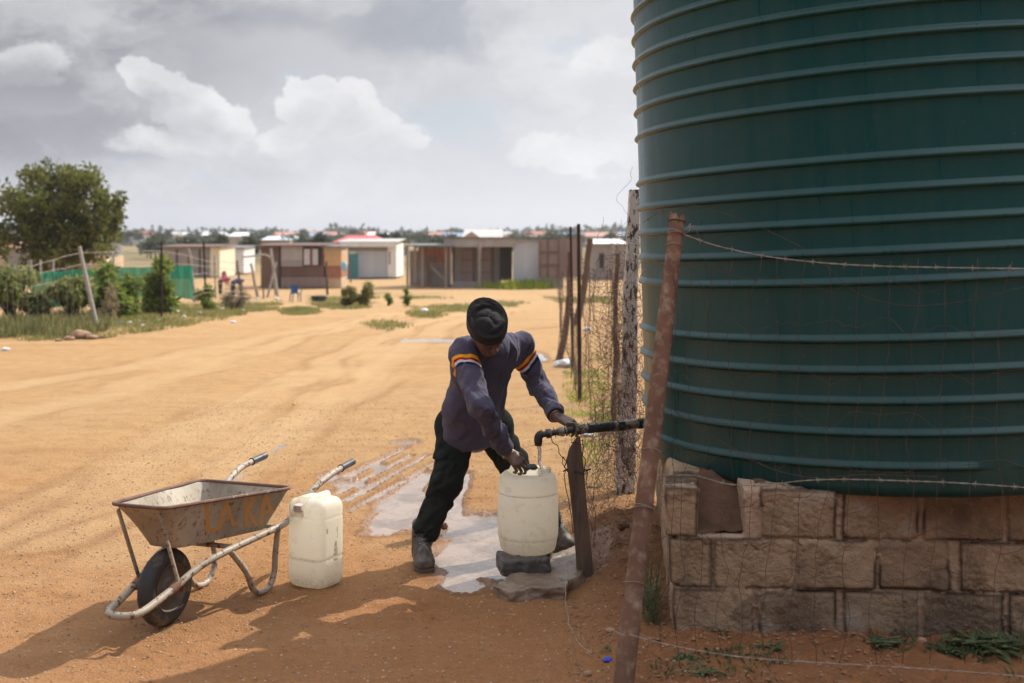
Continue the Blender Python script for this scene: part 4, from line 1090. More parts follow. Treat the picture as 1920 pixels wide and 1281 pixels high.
# lettering brushed on the near side of the tray
tv = [bar.matrix_basis @ v_.co for v_ in tray.data.vertices]; bvh = BVHTree.FromPolygons(tv, [tuple(p_.vertices) for p_ in tray.data.polygons])
eye = Vector((0, 0, EYE))
LET = []
mb = None
def stroke(pts, wpx):
    pp = []
    for (x0, y0), (x1, y1) in zip(pts[:-1], pts[1:]):
        k = max(2, int(math.hypot(x1 - x0, y1 - y0) / 2.5))
        for j in range(k + (1 if (x1, y1) == pts[-1] else 0)): pp.append((x0 + (x1 - x0) * j / k, y0 + (y1 - y0) * j / k))
    vs = []
    for i, (x, y) in enumerate(pp):
        a = pp[max(i - 1, 0)]; b = pp[min(i + 1, len(pp) - 1)]; L = math.hypot(b[0] - a[0], b[1] - a[1]) or 1
        nx_, ny2 = -(b[1] - a[1]) / L, (b[0] - a[0]) / L
        w_ = wpx * (.5 + .18 * (float(vn(i * .5, x * .1)) - .5))
        for s_ in (-1, 0, 1):
            d = (P(x + nx_ * w_ * s_, y + ny2 * w_ * s_, 5) - eye).normalized(); h = bvh.ray_cast(eye, d)
            vs.append((h[0] - d * .0018) if h[0] else None)
    fs = []
    for i in range(len(pp) - 1):
        for s_ in (0, 1):
            q = [3 * i + s_, 3 * i + s_ + 1, 3 * i + s_ + 4, 3 * i + s_ + 3]
            if all(vs[k] is not None for k in q): fs.append(tuple(q))
    vs = [v_ if v_ is not None else Vector((0, 0, 0)) for v_ in vs]
    mb.add(vs, fs)
def newl():
    global mb
    mb = MB(); LET.append(mb)
Z1 = lambda L: [(180 + x / 3.2019, 820 + y / 3.2025) for x, y in L]
newl(); stroke(Z1([(664, 388), (668, 470), (672, 566)]), 7.5); stroke(Z1([(668, 562), (705, 558), (738, 548)]), 6)
newl(); stroke(Z1([(742, 548), (758, 470), (785, 395), (800, 450), (828, 532)]), 6.5); stroke(Z1([(750, 492), (815, 478)]), 5)
newl(); stroke(Z1([(838, 512), (850, 522)]), 4)
newl(); stroke(Z1([(900, 345), (903, 440), (906, 540)]), 7.5); stroke(Z1([(948, 350), (935, 390), (912, 440), (935, 480), (965, 535)]), 7)
newl(); stroke(Z1([(990, 522), (1000, 440), (1020, 348), (1040, 410), (1072, 500)]), 7.5); stroke(Z1([(998, 455), (1058, 440)]), 6)
m, t, b = new_mat('orange_brushed_paint')
tcn = t.n('ShaderNodeTexCoord'); nn = t.noise(tcn.outputs['Object'], 45, 5, .7).outputs[0]
t.l(t.mix(t.noise(tcn.outputs['Object'], 12, 3).outputs[0], (.62, .33, .09), (.52, .27, .08)), b.inputs['Base Color']); b.inputs['Roughness'].default_value = .6
t.l(t.mapr(nn, .25, .40, .6, 1.0), b.inputs['Alpha'])
for l_ in LET: ob('painted_letter', l_, m, tray, smooth=False)
# ------------------------------------------------------------ the man
def nz(v): v = np.array(v, float); return v / np.linalg.norm(v)
def A3(v): return np.array(v[:], float)
SHR, SHL = A3(P(868, 664, 5.80)), A3(P(972, 648, 6.05))
ELR, ELL = A3(P(903, 762, 5.56)), A3(P(1011, 722, 6.13))
WRR, WRL = A3(P(950, 846, 5.70)), A3(P(1043, 781, 5.83))
HPR, HPL = A3(P(858, 806, 6.10)), A3(P(922, 806, 6.20))
KNR, KNL = A3(P(838, 905, 5.96)), A3(P(985, 905, 6.22))
ANR, ANL = A3(P(791, 1012, 5.95)), A3(P(1042, 1000, 6.34))
NECK = A3(P(914, 650, 5.87)); HEAD = A3(P(914, 620, 5.69))
HEM = (HPR + HPL) / 2 + np.array([0, -.02, -.02]); WAIST = A3(P(890, 760, 6.02)); CHEST = A3(P(908, 690, 5.95))
LAT = nz(SHL - SHR)
man = thing('person', 'man in black beanie, faded navy striped sleeve top and dark trousers bending over the drum', 'person', ((ANR + ANL) / 2 * np.array([1, 1, 0])).tolist())
SKIN, t, b = new_mat('dark_skin')
tcn = t.n('ShaderNodeTexCoord'); n_ = t.noise(tcn.outputs['Object'], 60, 4, .6).outputs[0]; n2 = t.noise(tcn.outputs['Object'], 14, 3, .6).outputs[0]
t.l(t.mix(t.mapr(n2, .35, .65), (.135, .070, .047), (.090, .046, .031)), b.inputs['Base Color']); b.inputs['Roughness'].default_value = .42; b.inputs['Specular IOR Level'].default_value = .45
b.inputs['Subsurface Weight'].default_value = .12; b.inputs['Subsurface Radius'].default_value = (.012, .005, .003); b.inputs['Subsurface Scale'].default_value = .5
bp = t.n('ShaderNodeBump'); bp.inputs['Strength'].default_value = .35; bp.inputs['Distance'].default_value = .0012; t.l(n_, bp.inputs['Height']); t.l(bp.outputs[0], b.inputs['Normal'])
def fabric(name, c1, c2, worn=None, rough=.9, wave=420):
    m, t, b = new_mat(name)
    tcn = t.n('ShaderNodeTexCoord'); v = tcn.outputs['Object']
    n1 = t.noise(v, 5, 5, .6).outputs[0]; n3 = t.noise(v, 180, 3, .6).outputs[0]
    c = t.mix(t.mapr(n1, .3, .7), c1, c2)
    if worn: c = t.mix(t.math('MULTIPLY', t.mapr(t.noise(v, 11, 6, .7).outputs[0], .5, .75), .6), c, worn)
    b.inputs['Roughness'].default_value = rough; b.inputs['Specular IOR Level'].default_value = .15
    b.inputs['Sheen Weight'].default_value = .12; b.inputs['Sheen Roughness'].default_value = .5
    bp = t.n('ShaderNodeBump'); bp.inputs['Strength'].default_value = .3; bp.inputs['Distance'].default_value = .0015; t.l(n3, bp.inputs['Height'])
    bp2 = t.n('ShaderNodeBump'); bp2.inputs['Strength'].default_value = .4; bp2.inputs['Distance'].default_value = .018
    t.l(t.noise(v, 13, 3, .5, 1.8).outputs[0], bp2.inputs['Height']); t.l(bp.outputs[0], bp2.inputs['Normal']); t.l(bp2.outputs[0], b.inputs['Normal'])
    return m, t, b, c
# -- sweater
SWM, t, b, c = fabric('faded_navy_cotton', (.082, .072, .108), (.064, .058, .094), (.112, .096, .125))
bnd = t.n('ShaderNodeAttribute'); bnd.attribute_name = 'band'; bf = bnd.outputs['Fac']
def band(lo, hi): return t.math('MULTIPLY', t.math('GREATER_THAN', bf, lo), t.math('LESS_THAN', bf, hi))
c = t.mix(band(1.0, 1.018), c, (.80, .36, .012)); c = t.mix(band(1.018, 1.031), c, (.36, .008, .016)); c = t.mix(band(1.031, 1.044), c, (.62, .60, .62)); c = t.mix(band(1.044, 1.060), c, (.012, .016, .040))
t.l(c, b.inputs['Base Color'])
ARMR_S, ARML_S = .055, .070    # distance of the stripe from the shoulder along each upper arm
def folds(p, a, b_, amp, freq, seed, twist=2.0):
    """creases running round a limb, crowding at the joint"""
    ax = nz(b_ - a); q = p - a; t_ = q @ ax; L = np.linalg.norm(b_ - a)
    s_ = q - t_[..., None] * ax; ang = s_ @ nz(np.cross(ax, [0, 1, .3])) * 12
    n_ = fbm(t_ * freq + ang * .5 * twist, ang * 1.2, 0, seed, 3)
    r_ = 1 - np.abs(2 * n_ - 1)
    return amp * (r_ - .6)
FR = nz(np.cross(LAT, CHEST - HEM)); 
if FR[1] > 0: FR = -FR
def sweater(p):
    p = p.astype(np.float32)
    D = cap(p, HEM - LAT * .012 + (0, .0, -.06), WAIST - LAT * .01, .172, .160, (FR, .70))
    D = smin(D, cap(p, WAIST, CHEST, .150, .150, (FR, .74)), .06)
    D = smin(D, cap(p, SHR + LAT * .02 + (0, .01, -.01), SHL - LAT * .02 + (0, .01, -.01), .070, .070), .09)
    D = smin(D, cap(p, NECK + np.array([-.03, .05, -.045]), SHR + (0.02, 0, .01), .062, .050), .04); D = smin(D, cap(p, NECK + np.array([.03, .05, -.045]), SHL + (-.02, 0, .01), .062, .050), .04)
    D = smin(D, cap(p, CHEST - LAT * .05, NECK + (0, .02, -.03), .13, .07, (FR, .8)), .05)
    D = smin(D, cap(p, CHEST + FR * -.05, NECK + np.array([0, .05, -.02]), .12, .075), .05)
    # loose cloth hanging off the bent belly
    D = smin(D, cap(p, WAIST + FR * .02 + (0, 0, -.03), HEM + FR * .04 + (-.01, 0, -.045), .12, .135, (FR, .8)), .05)
    for s_, S, E, W, am in ((1, SHR, ELR, WRR, .053), (-1, SHL, ELL, WRL, .054)):
        arm = cap(p, S, E, .064, .050)
        arm = smin(arm, cap(p, E, W + (W - E) * -.06, .049, .042), .03)
        arm = arm + folds(p, E, W, .017, 24, 81 if s_ > 0 else 82) * ss(-.05, .1, (p - E) @ nz(W - E)) + folds(p, S, E, .014, 16, 83 if s_ > 0 else 84)
        near_ = ss(.20, .02, (p - S) @ nz(E - S)); D = smin(D, arm, .012 + .045 * near_)
    # torso drapery: diagonal tension folds
    u = (p - HEM) @ nz(LAT); w_ = (p - HEM) @ nz(CHEST - HEM)
    n1 = fbm(u * 7 + w_ * 6, w_ * 4 - u * 9, 0, 91, 3); n2 = fbm(u * 15 - w_ * 5, w_ * 5 + u * 3, 0, 92, 3)
    D = D - (.35 - np.abs(2 * n1 - 1)) * .036 - (.35 - np.abs(2 * n2 - 1)) * .020
    # hem and cuffs are cut clean
    hn = nz(np.array([-.15, .10, 1.0])); D = np.maximum(D, -((p - (HEM + np.array([0, 0, -.075]))) @ hn))
    hl = ss(.0, .09, ((p - (HEM + np.array([0, 0, -.075]))) @ hn))
    for E, W in ((ELR, WRR), (ELL, WRL)):
        ax = nz(W - E); q = (p - W) @ ax; r_ = np.linalg.norm(p - W - q[..., None] * ax, axis=-1)
        D = np.where((r_ < .11) & (q > -.02) , np.maximum(D, q + .012), D)
        cuff = np.maximum(np.abs(r_ - .040) - .006, np.abs(q + .045) - .034); D = np.where((q < .0) & (q > -.1), smin(D, cuff, .008), D)
        inner = np.maximum(r_ - .036, -(q + .03)); D = np.maximum(D, -np.where(q < .03, inner, 9))
    nk = np.linalg.norm(p - (NECK + np.array([.0, -.055, .035])), axis=-1) - .062
    D = np.maximum(D, -nk)
    return D
def sw_attr(me, V):
    bb = np.zeros(len(V))
    for S, E, off in ((SHR, ELR, ARMR_S), (SHL, ELL, ARML_S)):
        ax = nz(E - S)
        if off == ARMR_S: ax2 = nz(ax + .35 * nz([-1, 0, .2]))
        else: ax2 = nz(ax + np.array([.42, 0, -.0]))
        t_ = (V - S) @ ax; q = V - S - t_[:, None] * ax; r_ = np.linalg.norm(q, axis=1)
        tt = (V - S) @ ax2 - off
        if off == ARMR_S: side = (V - S) @ LAT < .072
        else: side = (V - S) @ LAT > -.070
        k = (r_ < .115) & (t_ > -.04) & (t_ < .26) & side; bb[k] = np.maximum(bb[k], np.clip(1.0 + tt[k], .9, 1.2))
    attr(me, 'band', bb)
lo = np.minimum.reduce([SHR, SHL, ELR, ELL, WRR, WRL, HEM - (.18, .14, .1), NECK]) - .10; hi = np.maximum.reduce([SHR, SHL, ELR, ELL, WRR, WRL, HEM + (.18, .14, 0), NECK]) + .10
sdf_obj('sweater', sweater, lo, hi, .0052, SWM, man, 1, sw_attr)
# -- trousers
TRM, t, b, c = fabric('black_trouser_cloth', (.016, .018, .017), (.022, .025, .023), (.030, .034, .031), .92)
b.inputs['Sheen Weight'].default_value = 0; b.inputs['Specular IOR Level'].default_value = .08
t.l(c, b.inputs['Base Color'])
def trousers(p):
    p = p.astype(np.float32)
    D = cap(p, HPR + (-.01, 0, .02), HPL + (.01, 0, .02), .115, .112, ((0, 1, 0), .95))
    for H_, K, A_, r3, sd in ((HPR, KNR, ANR, (.112, .088, .074), 1), (HPL, KNL, ANL, (.106, .084, .072), 2)):
        end = A_ + (A_ - K) * .0
        leg = cap(p, H_, K, r3[0], r3[1]); leg = smin(leg, cap(p, K, end, r3[1] - .006, r3[2]), .03)
        ax = nz(end - K); q = (p - end) @ ax
        leg = leg + folds(p, H_, K, .018, 12, 101 + sd, 2.5) + folds(p, K, A_, .020, 14, 103 + sd, 2.5)
        # break of the cloth above the shoe, pressed crease down the front
        leg = np.maximum(leg, (p - (end + np.array([0, 0, -.012]))) @ nz([.08, -.1, -1]))
        inner = cap(p, end + ax * -.03, end + ax * .2, r3[2] - .012, r3[2]); leg = np.maximum(leg, -inner)
        D = smin(D, leg, .025)
    return D
lo = np.minimum.reduce([HPR, HPL, KNR, KNL, ANR, ANL]) - .16; hi = np.maximum.reduce([HPR, HPL, KNR, KNL, ANR, ANL]) + .16
sdf_obj('trousers', trousers, lo, hi, .0060, TRM, man, 1)
# -- boots
BOOTM = M('dusty_black_leather', (.030, .026, .023), (.055, .046, .038), 22, .62, c3=(.20, .155, .115), s3=22, th3=(.42, .72), bump=.35, bs=70)
SOLEM = M('dusty_boot_sole', (.05, .042, .036), (.13, .10, .075), 20, .85, bump=.6, bs=60)
LACE = M('grey_laces', (.35, .34, .32), (.2, .19, .18), 60, .8, bump=0)
def boot(ank, toe, gzv, name='boot'):
    ank = np.array([ank[0], ank[1], 0]); d = nz(np.array([toe[0] - ank[0], toe[1] - ank[1], 0])); n = np.array([-d[1], d[0], 0]); Bm = np.stack([d, n, [0, 0, 1]])
    org = np.array([ank[0], ank[1], gzv]); L = np.linalg.norm(np.array(toe[:2]) - ank[:2])
    up = lambda p: (p - org) @ Bm.T
    def f(p):
        q = up(p); x, y, z = q[..., 0], q[..., 1], q[..., 2]
        D = cap(q, (-.03, 0, .21), (-.032, 0, .08), .052, .053, ((0, 1, 0), .92))
        D = smin(D, cap(q, (-.045, 0, .062), (.05, 0, .075), .047, .046, ((0, 1, 0), .86)), .03)
        D = smin(D, cap(q, (0, 0, .15), (.06, 0, .085), .048, .044, ((0, 1, 0), .9)), .03)
        D = smin(D, cap(q, (.04, 0, .062), (L - .062, .0, .055), .046, .044, ((0, 0, 1), .78)), .03)
        D = smin(D, ell(q, (L - .062, 0, .050), (.060, .054, .040)), .02)
        D = np.maximum(D, .026 - z)
        D = D + .0028 * np.exp(-((x - L + .105) / .0045) ** 2) + .004 * (fbm(x * 30, y * 30, z * 30, 120, 3) - .5)
        D = D + .003 * np.exp(-((x + .018 - .02 * np.sin(z * 20)) / .004) ** 2) * (z < .12)
        return D
    def s(p):
        q = up(p); x, y, z = q[..., 0], q[..., 1], q[..., 2]
        hw = .044 + .012 * ss(.02, .14, x) - .006 * np.exp(-((x - .02) / .04) ** 2)
        d2 = cap(np.stack([x, y * .05 / hw, 0 * z], -1), (-.045, 0, 0), (L - .058, 0, 0), .043, .050)
        tread = .004 * (np.sin(x * 260) > .2) * (z < .008)
        return np.maximum(d2 + tread, np.abs(z - .016) - .017)
    box = [org + Bm.T @ np.array(q) for q in ((-.12, -.09, -.02), (-.12, .09, -.02), (L + .03, -.09, .24), (L + .03, .09, .24), (-.12, -.09, .24))]
    lo = np.min(box, 0) - .01; hi = np.max(box, 0) + .01
    bo = sdf_obj(name, f, lo, hi, .0042, BOOTM, man)
    sdf_obj('sole', s, lo, (hi[0], hi[1], org[2] + .05), .0036, SOLEM, bo)
    W_ = lambda x, y, z: Vector((org + Bm.T @ np.array([x, y, z])).tolist())
    mb = MB()
    for k in range(5):
        zz = .105 + .022 * k; xx = .078 - .016 * k
        mb.tube([W_(xx, -.024, zz + .002), W_(xx + .012, 0, zz + .010), W_(xx - .004, .024, zz + .016)], .0022, 5)
        mb.tube([W_(xx, .024, zz + .002), W_(xx + .012, 0, zz + .010), W_(xx - .004, -.024, zz + .016)], .0022, 5)
    for s_ in (-1, 1): mb.tube([W_(.07, 0, .135), W_(.088, .012 * s_, .128), W_(.09, .022 * s_, .112), W_(.082, .026 * s_, .09)], .0020, 5)
    ob('laces', mb, LACE, bo, auto=180)
tR = G(798, 1079); boot((ANR[0], ANR[1] + .0), (tR.x, tR.y + .03), -.012)
tL = P(1073, 1010, 6.22); boot((ANL[0] - .01, ANL[1]), (tL.x, tL.y), -.016)
# -- head: built in a frame of right / forward / up, bowed towards the drum
HU = nz([.06, -.70, .69]); HF = nz([.34, -.60, -.66]); HF = nz(HF - HU * (HF @ HU)); HR = np.cross(HF, HU); HB = np.stack([HR, HF, HU])
def hp(q): return HEAD + HB.T @ np.array(q)
def head(p):
    q = ((p - HEAD.astype(np.float32)) @ HB.T.astype(np.float32)); x, y, z = q[..., 0], q[..., 1], q[..., 2]; ax_ = np.abs(x); qs = np.stack([ax_, y, z], -1)
    D = ell(q, (0, -.010, .004), (.074, .088, .070))
    D = smin(D, ell(q, (0, .030, -.055), (.056, .058, .062)), .03)       # lower face
    D = smin(D, cap(q, (-.02, .062, -.098), (.02, .062, -.098), .018, .018), .02)   # chin
    D = smin(D, cap(qs, (.055, -.015, -.06), (.03, .05, -.095), .016, .014), .02)   # jaw
    D = smin(D, cap(qs, (.042, .062, -.022), (.052, .03, -.018), .017, .015), .018)  # cheekbone
    D = smin(D, cap(qs, (.008, .088, .020), (.045, .072, .020), .010, .011), .012)   # brow
    D = smin(D, -(-cap(q, (0, .085, .010), (0, .112, -.034), .008, .0125)), .008)     # nose bridge
    D = smin(D, cap(qs, (.0, .108, -.038), (.014, .098, -.040), .011, .009), .006)    # nostrils
    D = smin(D, cap(q, (-.02, .088, -.066), (.02, .088, -.066), .009, .009), .006); D = smin(D, cap(q, (-.017, .086, -.080), (.017, .086, -.080), .010, .010), .006)
    D = np.maximum(D, -(cap(q, (-.022, .099, -.0735), (.022, .099, -.0735), .0022, .0022)))
    D = np.maximum(D, -(ell(qs, (.031, .090, .002), (.016, .012, .009)) ))
    D = smin(D, ell(qs, (.031, .073, .001), (.0135, .013, .0115)), .003)
    D = smin(D, ell(qs, (.031, .080, .006), (.016, .008, .006)), .004)
    D = smin(D, ell(qs, (.077, -.008, -.012), (.008, .018, .030)), .006)              # ears
    D = smin(D, cap(p, HEAD + HB.T @ np.array([0, -.03, -.05]), NECK + np.array([0, .03, -.02]), .056, .062), .02)
    return D
def hand_prims(wrist, d, nrm, thumb_side, curls, scale=1.0, spread=.10):
    """palm plus four jointed fingers and an opposed thumb; returns capsule list"""
    d = nz(d); nrm = nz(np.array(nrm) - d * (np.array(nrm) @ d)); l = np.cross(d, nrm) * thumb_side   # l points to the thumb side
    s = scale; prims = []; fingers = []
    for i, (off, base, lens) in enumerate([(.030, .088, (.042, .026, .020)), (.010, .094, (.046, .029, .021)), (-.011, .089, (.042, .027, .021)), (-.030, .080, (.033, .020, .018))]):
        b0 = wrist + d * .012 * s + l * off * .5 * s; k = wrist + (d * base + l * off) * s
        prims.append((b0, k, .0145 * s, .0115 * s))
        a = k; ang = 0; dirv = nz(d + l * spread * off / .03)
        for j, L in enumerate(lens):
            ang += curls[i][j]; dd = dirv * math.cos(ang) + nrm * math.sin(ang)
            b_ = a + dd * L * s; r0 = (.0098, .0088, .0080)[j] * s; r1 = (.0090, .0082, .0066)[j] * s
            fingers.append((a, b_, r0, r1)); a = b_
    t0 = wrist + (d * .022 + l * .020) * s; t1 = t0 + (d * .032 + l * .026 + nrm * .012) * s; t2 = t1 + (d * .030 + l * .006 + nrm * .018) * s; t3 = t2 + (d * .020 - l * .004 + nrm * .014) * s
    thumb = [(t0, t1, .0155 * s, .0125 * s), (t1, t2, .0115 * s, .0100 * s), (t2, t3, .0100 * s, .0078 * s)]
    return prims, fingers, thumb
def hand_fn(wrist, fore, H_):
    prims, fingers, thumb = H_
    def f(p):
        p = p.astype(np.float32); D = cap(p, fore, wrist, .029, .026)
        for a, b_, r0, r1 in prims: D = smin(D, cap(p, a, b_, r0, r1), .014)
        a, b_, r0, r1 = thumb[0]; D = smin(D, cap(p, a, b_, r0, r1), .012)
        F_ = cap(p, *thumb[1]); F_ = smin(F_, cap(p, *thumb[2]), .002); D = smin(D, F_, .006)
        for i in range(4):
            F_ = cap(p, *fingers[3 * i]); F_ = smin(F_, cap(p, *fingers[3 * i + 1]), .002); F_ = smin(F_, cap(p, *fingers[3 * i + 2]), .002)
            D = smin(D, F_, .004)
        D = D - .0016 * (fbm(p[..., 0] * 90, p[..., 1] * 90, p[..., 2] * 90, 130, 3) - .5)
        return D
    return f
body_parts = []
def raw(fn, lo, hi, h, it=1):
    V, F = surf(fn, lo, hi, h); body_parts.append((smooth_np(V, F, it, .4), F))
raw(head, HEAD - .17, HEAD + .17, .0034)
tipR = A3(P(985, 880, 5.66)); dR = nz(tipR - WRR); palmR = nz([-.25, .75, -.55])
HR_ = hand_prims(WRR + dR * .004, nz(dR + np.array([.1, 0, -.12])), palmR, 1, [(.35, .75, .6), (.45, .85, .6), (.5, .9, .7), (.55, .95, .7)], .93)
raw(hand_fn(WRR, WRR - nz(WRR - ELR) * .06, HR_), WRR - .15, WRR + .17, .0026)
tipL = A3(P(1083, 800, 5.76)); dL = nz(tipL - WRL); palmL = nz([-.2, .45, -.85])
HL_ = hand_prims(WRL + dL * .004, dL, palmL, 1, [(.45, .8, .6), (.5, .9, .6), (.55, .95, .6), (.6, .95, .6)], .93)
raw(hand_fn(WRL, WRL - nz(WRL - ELL) * .06, HL_), WRL - .15, WRL + .17, .0026)
# unseen limbs under the clothes carry head and hands: one connected surface
def core(p):
    p = p.astype(np.float32)
    D = cap(p, HEM, CHEST, .10, .10); D = smin(D, cap(p, CHEST, NECK + np.array([0, .03, -.02]), .09, .05), .03); D = smin(D, cap(p, SHR, SHL, .045, .045), .03)
    D = smin(D, cap(p, NECK + np.array([0, .03, -.02]), HEAD + HB.T @ np.array([0, -.03, -.05]), .045, .045), .02)
    for S, E, W in ((SHR, ELR, WRR), (SHL, ELL, WRL)):
        D = smin(D, cap(p, S, E, .042, .036), .02); D = smin(D, cap(p, E, W, .034, .025), .02)
    for H_, K, A_ in ((HPR, KNR, ANR), (HPL, KNL, ANL)):
        D = smin(D, cap(p, H_, K, .078, .052), .03); D = smin(D, cap(p, K, A_ + (0, 0, -.07), .05, .036), .02)
    return D
raw(core, np.minimum.reduce([ELR, WRL, ANR, SHR]) - .14, np.maximum.reduce([NECK, WRL, ANL, SHL, HPL]) + .14, .012)
off = 0; Vs = []; Fs = []
for V, F in body_parts: Vs.append(V); Fs.append(F + off); off += len(V)
link('body', mesh_np('body', np.concatenate(Vs), np.concatenate(Fs)), SKIN, man)
# -- beanie
BEAN, t, b, c = fabric('black_knit_beanie', (.014, .014, .0145), (.020, .0195, .020), (.034, .031, .030), .85)
t.l(c, b.inputs['Base Color'])
def beanie(p):
    q = ((p - HEAD.astype(np.float32)) @ HB.T.astype(np.float32)); x, y, z = q[..., 0], q[..., 1], q[..., 2]
    z0 = .026 + .10 * (y + .02) * 0
    tilt = z - .12 * (y) * -1 * 0
    D = ell(q, (0, -.010, .044), (.090, .097, .062))
    D = D + .008 * np.exp(-((z - .105) / .008) ** 2) * 0
    # soft slumped crown with three seams meeting in a dimple
    ang = np.arctan2(y + .01, x + .006); rr_ = np.hypot(x + .006, y + .01)
    D = D + ss(.035, .085, z) * (.007 * np.exp(-(rr_ / .02) ** 2) + .006 * np.abs(np.cos(ang * 1.5 + .4)) ** 10 * ss(.078, .05, rr_))
    D = D - .012 * (fbm(x * 13, y * 13, z * 10, 140, 2) - .5)
    roll = np.hypot((np.hypot(x / .95, (y + .010) / 1.02) - .076), (z - .076 + .14 * (y + .01) + .008 * np.sin(ang * 2 + 1))) - .0125      # upper fold
    D = smin(D, roll, .004)
    rim_ = np.maximum(np.abs(np.hypot(x / .95, (y + .012) / 1.09) - .094) - .009, np.abs(z - .046 + .22 * (y + .01)) - .036) - .004
    D = smin(D, rim_, .007)
    cut = .020 - .12 * (y + .01)
    D = np.maximum(D, cut - z)
    inner = ell(q, (0, -.010, .006), (.076, .090, .073)); return np.maximum(D, -inner)
bn = sdf_obj('beanie', beanie, HEAD - .19, HEAD + .19, .0034, BEAN, man)
mb = MB()   # small woven tag on the fold
for k in range(6):
    pass
tq = []
for k in range(7):
    a_ = R(122 + 34 * k / 6); xx = .104 * math.cos(a_) * .95; yy = -.010 + .104 * 1.02 * math.sin(a_)
    zc = .052 - .12 * (yy + .01)
    tq.append((xx, yy, zc))
vs = []
for x, y, z in tq:
    for dz in (.004, -.004): vs.append(hp((x * 1.0, y, z + dz)))
mb.add(vs, [(2 * i, 2 * i + 2, 2 * i + 3, 2 * i + 1) for i in range(6)])
ob('woven_tag', mb, M('pale_woven_tag', (.62, .42, .34), (.5, .48, .46), 40, .8, bump=0), bn, smooth=False)
# bracelet, bangle, red shirt collar, black rag in the hand
GOLD = M('gold_metal', (.62, .45, .22), (.5, .36, .18), 40, .3, bump=0, metal=.9)
mb = MB(); ax = nz(WRR - ELR); u_ = nz(np.cross(ax, [0, 0, 1])); v_ = np.cross(ax, u_); cb = WRR + ax * .012
for k in range(13):
    a_ = k * 2 * math.pi / 13; c_ = cb + (u_ * math.cos(a_) + v_ * math.sin(a_)) * .032; tg = -u_ * math.sin(a_) + v_ * math.cos(a_)
    mb.tube([Vector((c_ + (tg * math.cos(q) + ax * math.sin(q)) * .0085).tolist()) for q in np.linspace(0, 2 * math.pi, 11)], .0018, 5, cap=False)
ob('bracelet', mb, GOLD, man, auto=180)
mb = MB(); ax = nz(WRL - ELL); u_ = nz(np.cross(ax, [0, 0, 1])); v_ = np.cross(ax, u_)
mb.tube([Vector((WRL + ax * -.004 + (u_ * math.cos(q) + v_ * math.sin(q)) * .0315).tolist()) for q in np.linspace(0, 2 * math.pi, 24)], .0022, 6, cap=False)
ob('bangle', mb, GOLD, man, auto=180)
def collar(p):
    q = p - NECK.astype(np.float32) - np.array([0, .0, .01], np.float32)
    ax = nz(HEAD - NECK); h_ = q @ ax; r_ = np.linalg.norm(q - h_[..., None] * ax, axis=-1)
    return np.maximum(np.abs(r_ - .072) - .005, np.abs(h_ + .005) - .022) - .002
sdf_obj('red_shirt_collar', collar, NECK - .12, NECK + .12, .004, M('faded_red_cloth', (.42, .07, .05), (.34, .05, .04), 20, .9, bump=.2), man)
def rag(p):
    c_ = A3(P(997, 876, 5.66)); D = ell(p, c_, (.030, .02, .013)); return D - .016 * (fbm(p[..., 0] * 60, p[..., 1] * 60, p[..., 2] * 60, 150, 2) - .5)
rg = sdf_obj('drum_cap', rag, A3(P(997, 876, 5.66)) - .05, A3(P(997, 876, 5.66)) + .05, .003, M('black_rubber_cap', (.03, .038, .034), (.05, .058, .052), 40, .6, bump=.4))
cl_ = P(997, 880, 5.66); origin(rg, cl_); tag(rg, 'crumpled dark cap held in fingers on top of the drum', 'cap')
# ------------------------------------------------------------ background: shacks, fences, plants, far town
TIN = lambda n, c, c2: None
def sheetmat(name, c1, c2, period=.076, horiz=False, rustc=(.20, .09, .05), rth=(.6, .72), rough=.6, metal=0):
    m, t, b = new_mat(name)
    tcn = t.n('ShaderNodeTexCoord'); v = tcn.outputs['Object']; sp = t.n('ShaderNodeSeparateXYZ'); t.l(v, sp.inputs[0])
    a_ = sp.outputs[2] if horiz else t.math('ADD', sp.outputs[0], sp.outputs[1])
    wv = t.math('SINE', t.math('MULTIPLY', a_, 2 * math.pi / period))
    n1 = t.noise(v, 1.4, 5, .65).outputs[0]; n2 = t.noise(v, 6, 6, .7).outputs[0]
    pn = t.math('FLOOR', t.math('MULTIPLY', t.math('ADD', sp.outputs[0], sp.outputs[1]), 1.35)); wn = t.n('ShaderNodeTexWhiteNoise', noise_dimensions='1D'); t.l(pn, wn.inputs['W'])
    c = t.mix(t.math('MULTIPLY', wn.outputs['Value'], .8), c1, c2)
    c = t.mix(t.mapr(n2, *rth), c, rustc)
    t.l(c, b.inputs['Base Color']); b.inputs['Roughness'].default_value = rough; b.inputs['Metallic'].default_value = metal
    bp = t.n('ShaderNodeBump'); bp.inputs['Strength'].default_value = .7; bp.inputs['Distance'].default_value = .012
    t.l(wv, bp.inputs['Height']); t.l(bp.outputs[0], b.inputs['Normal'])
    return m
ZINC = sheetmat('zinc_sheet', (.56, .58, .62), (.42, .44, .48), horiz=True, rth=(.72, .8))
GREYTIN = sheetmat('grey_tin_sheet', (.33, .30, .29), (.22, .20, .195), .09, rth=(.66, .8))
BROWNTIN = sheetmat('brown_tin_sheet', (.165, .10, .08), (.10, .062, .052), .09, rth=(.5, .7))
PINKTIN = sheetmat('dusty_brown_panel', (.25, .18, .165), (.20, .15, .14), .3, rth=(.7, .8))
WHITEP = M('white_painted_tin', (.78, .78, .76), (.68, .68, .67), 3, .6, bump=.1)
CREAMP = M('cream_painted_wall', (.74, .68, .50), (.66, .60, .44), 3, .8, bump=.1)
TANP = M('tan_board', (.58, .44, .29), (.46, .34, .22), 3, .8, bump=.2)
BRICKO = M('orange_brown_brick', (.38, .16, .10), (.27, .12, .08), 6, .9, bump=.3)
BRICKT = M('pale_brick', (.46, .34, .28), (.36, .26, .21), 8, .9, bump=.3)
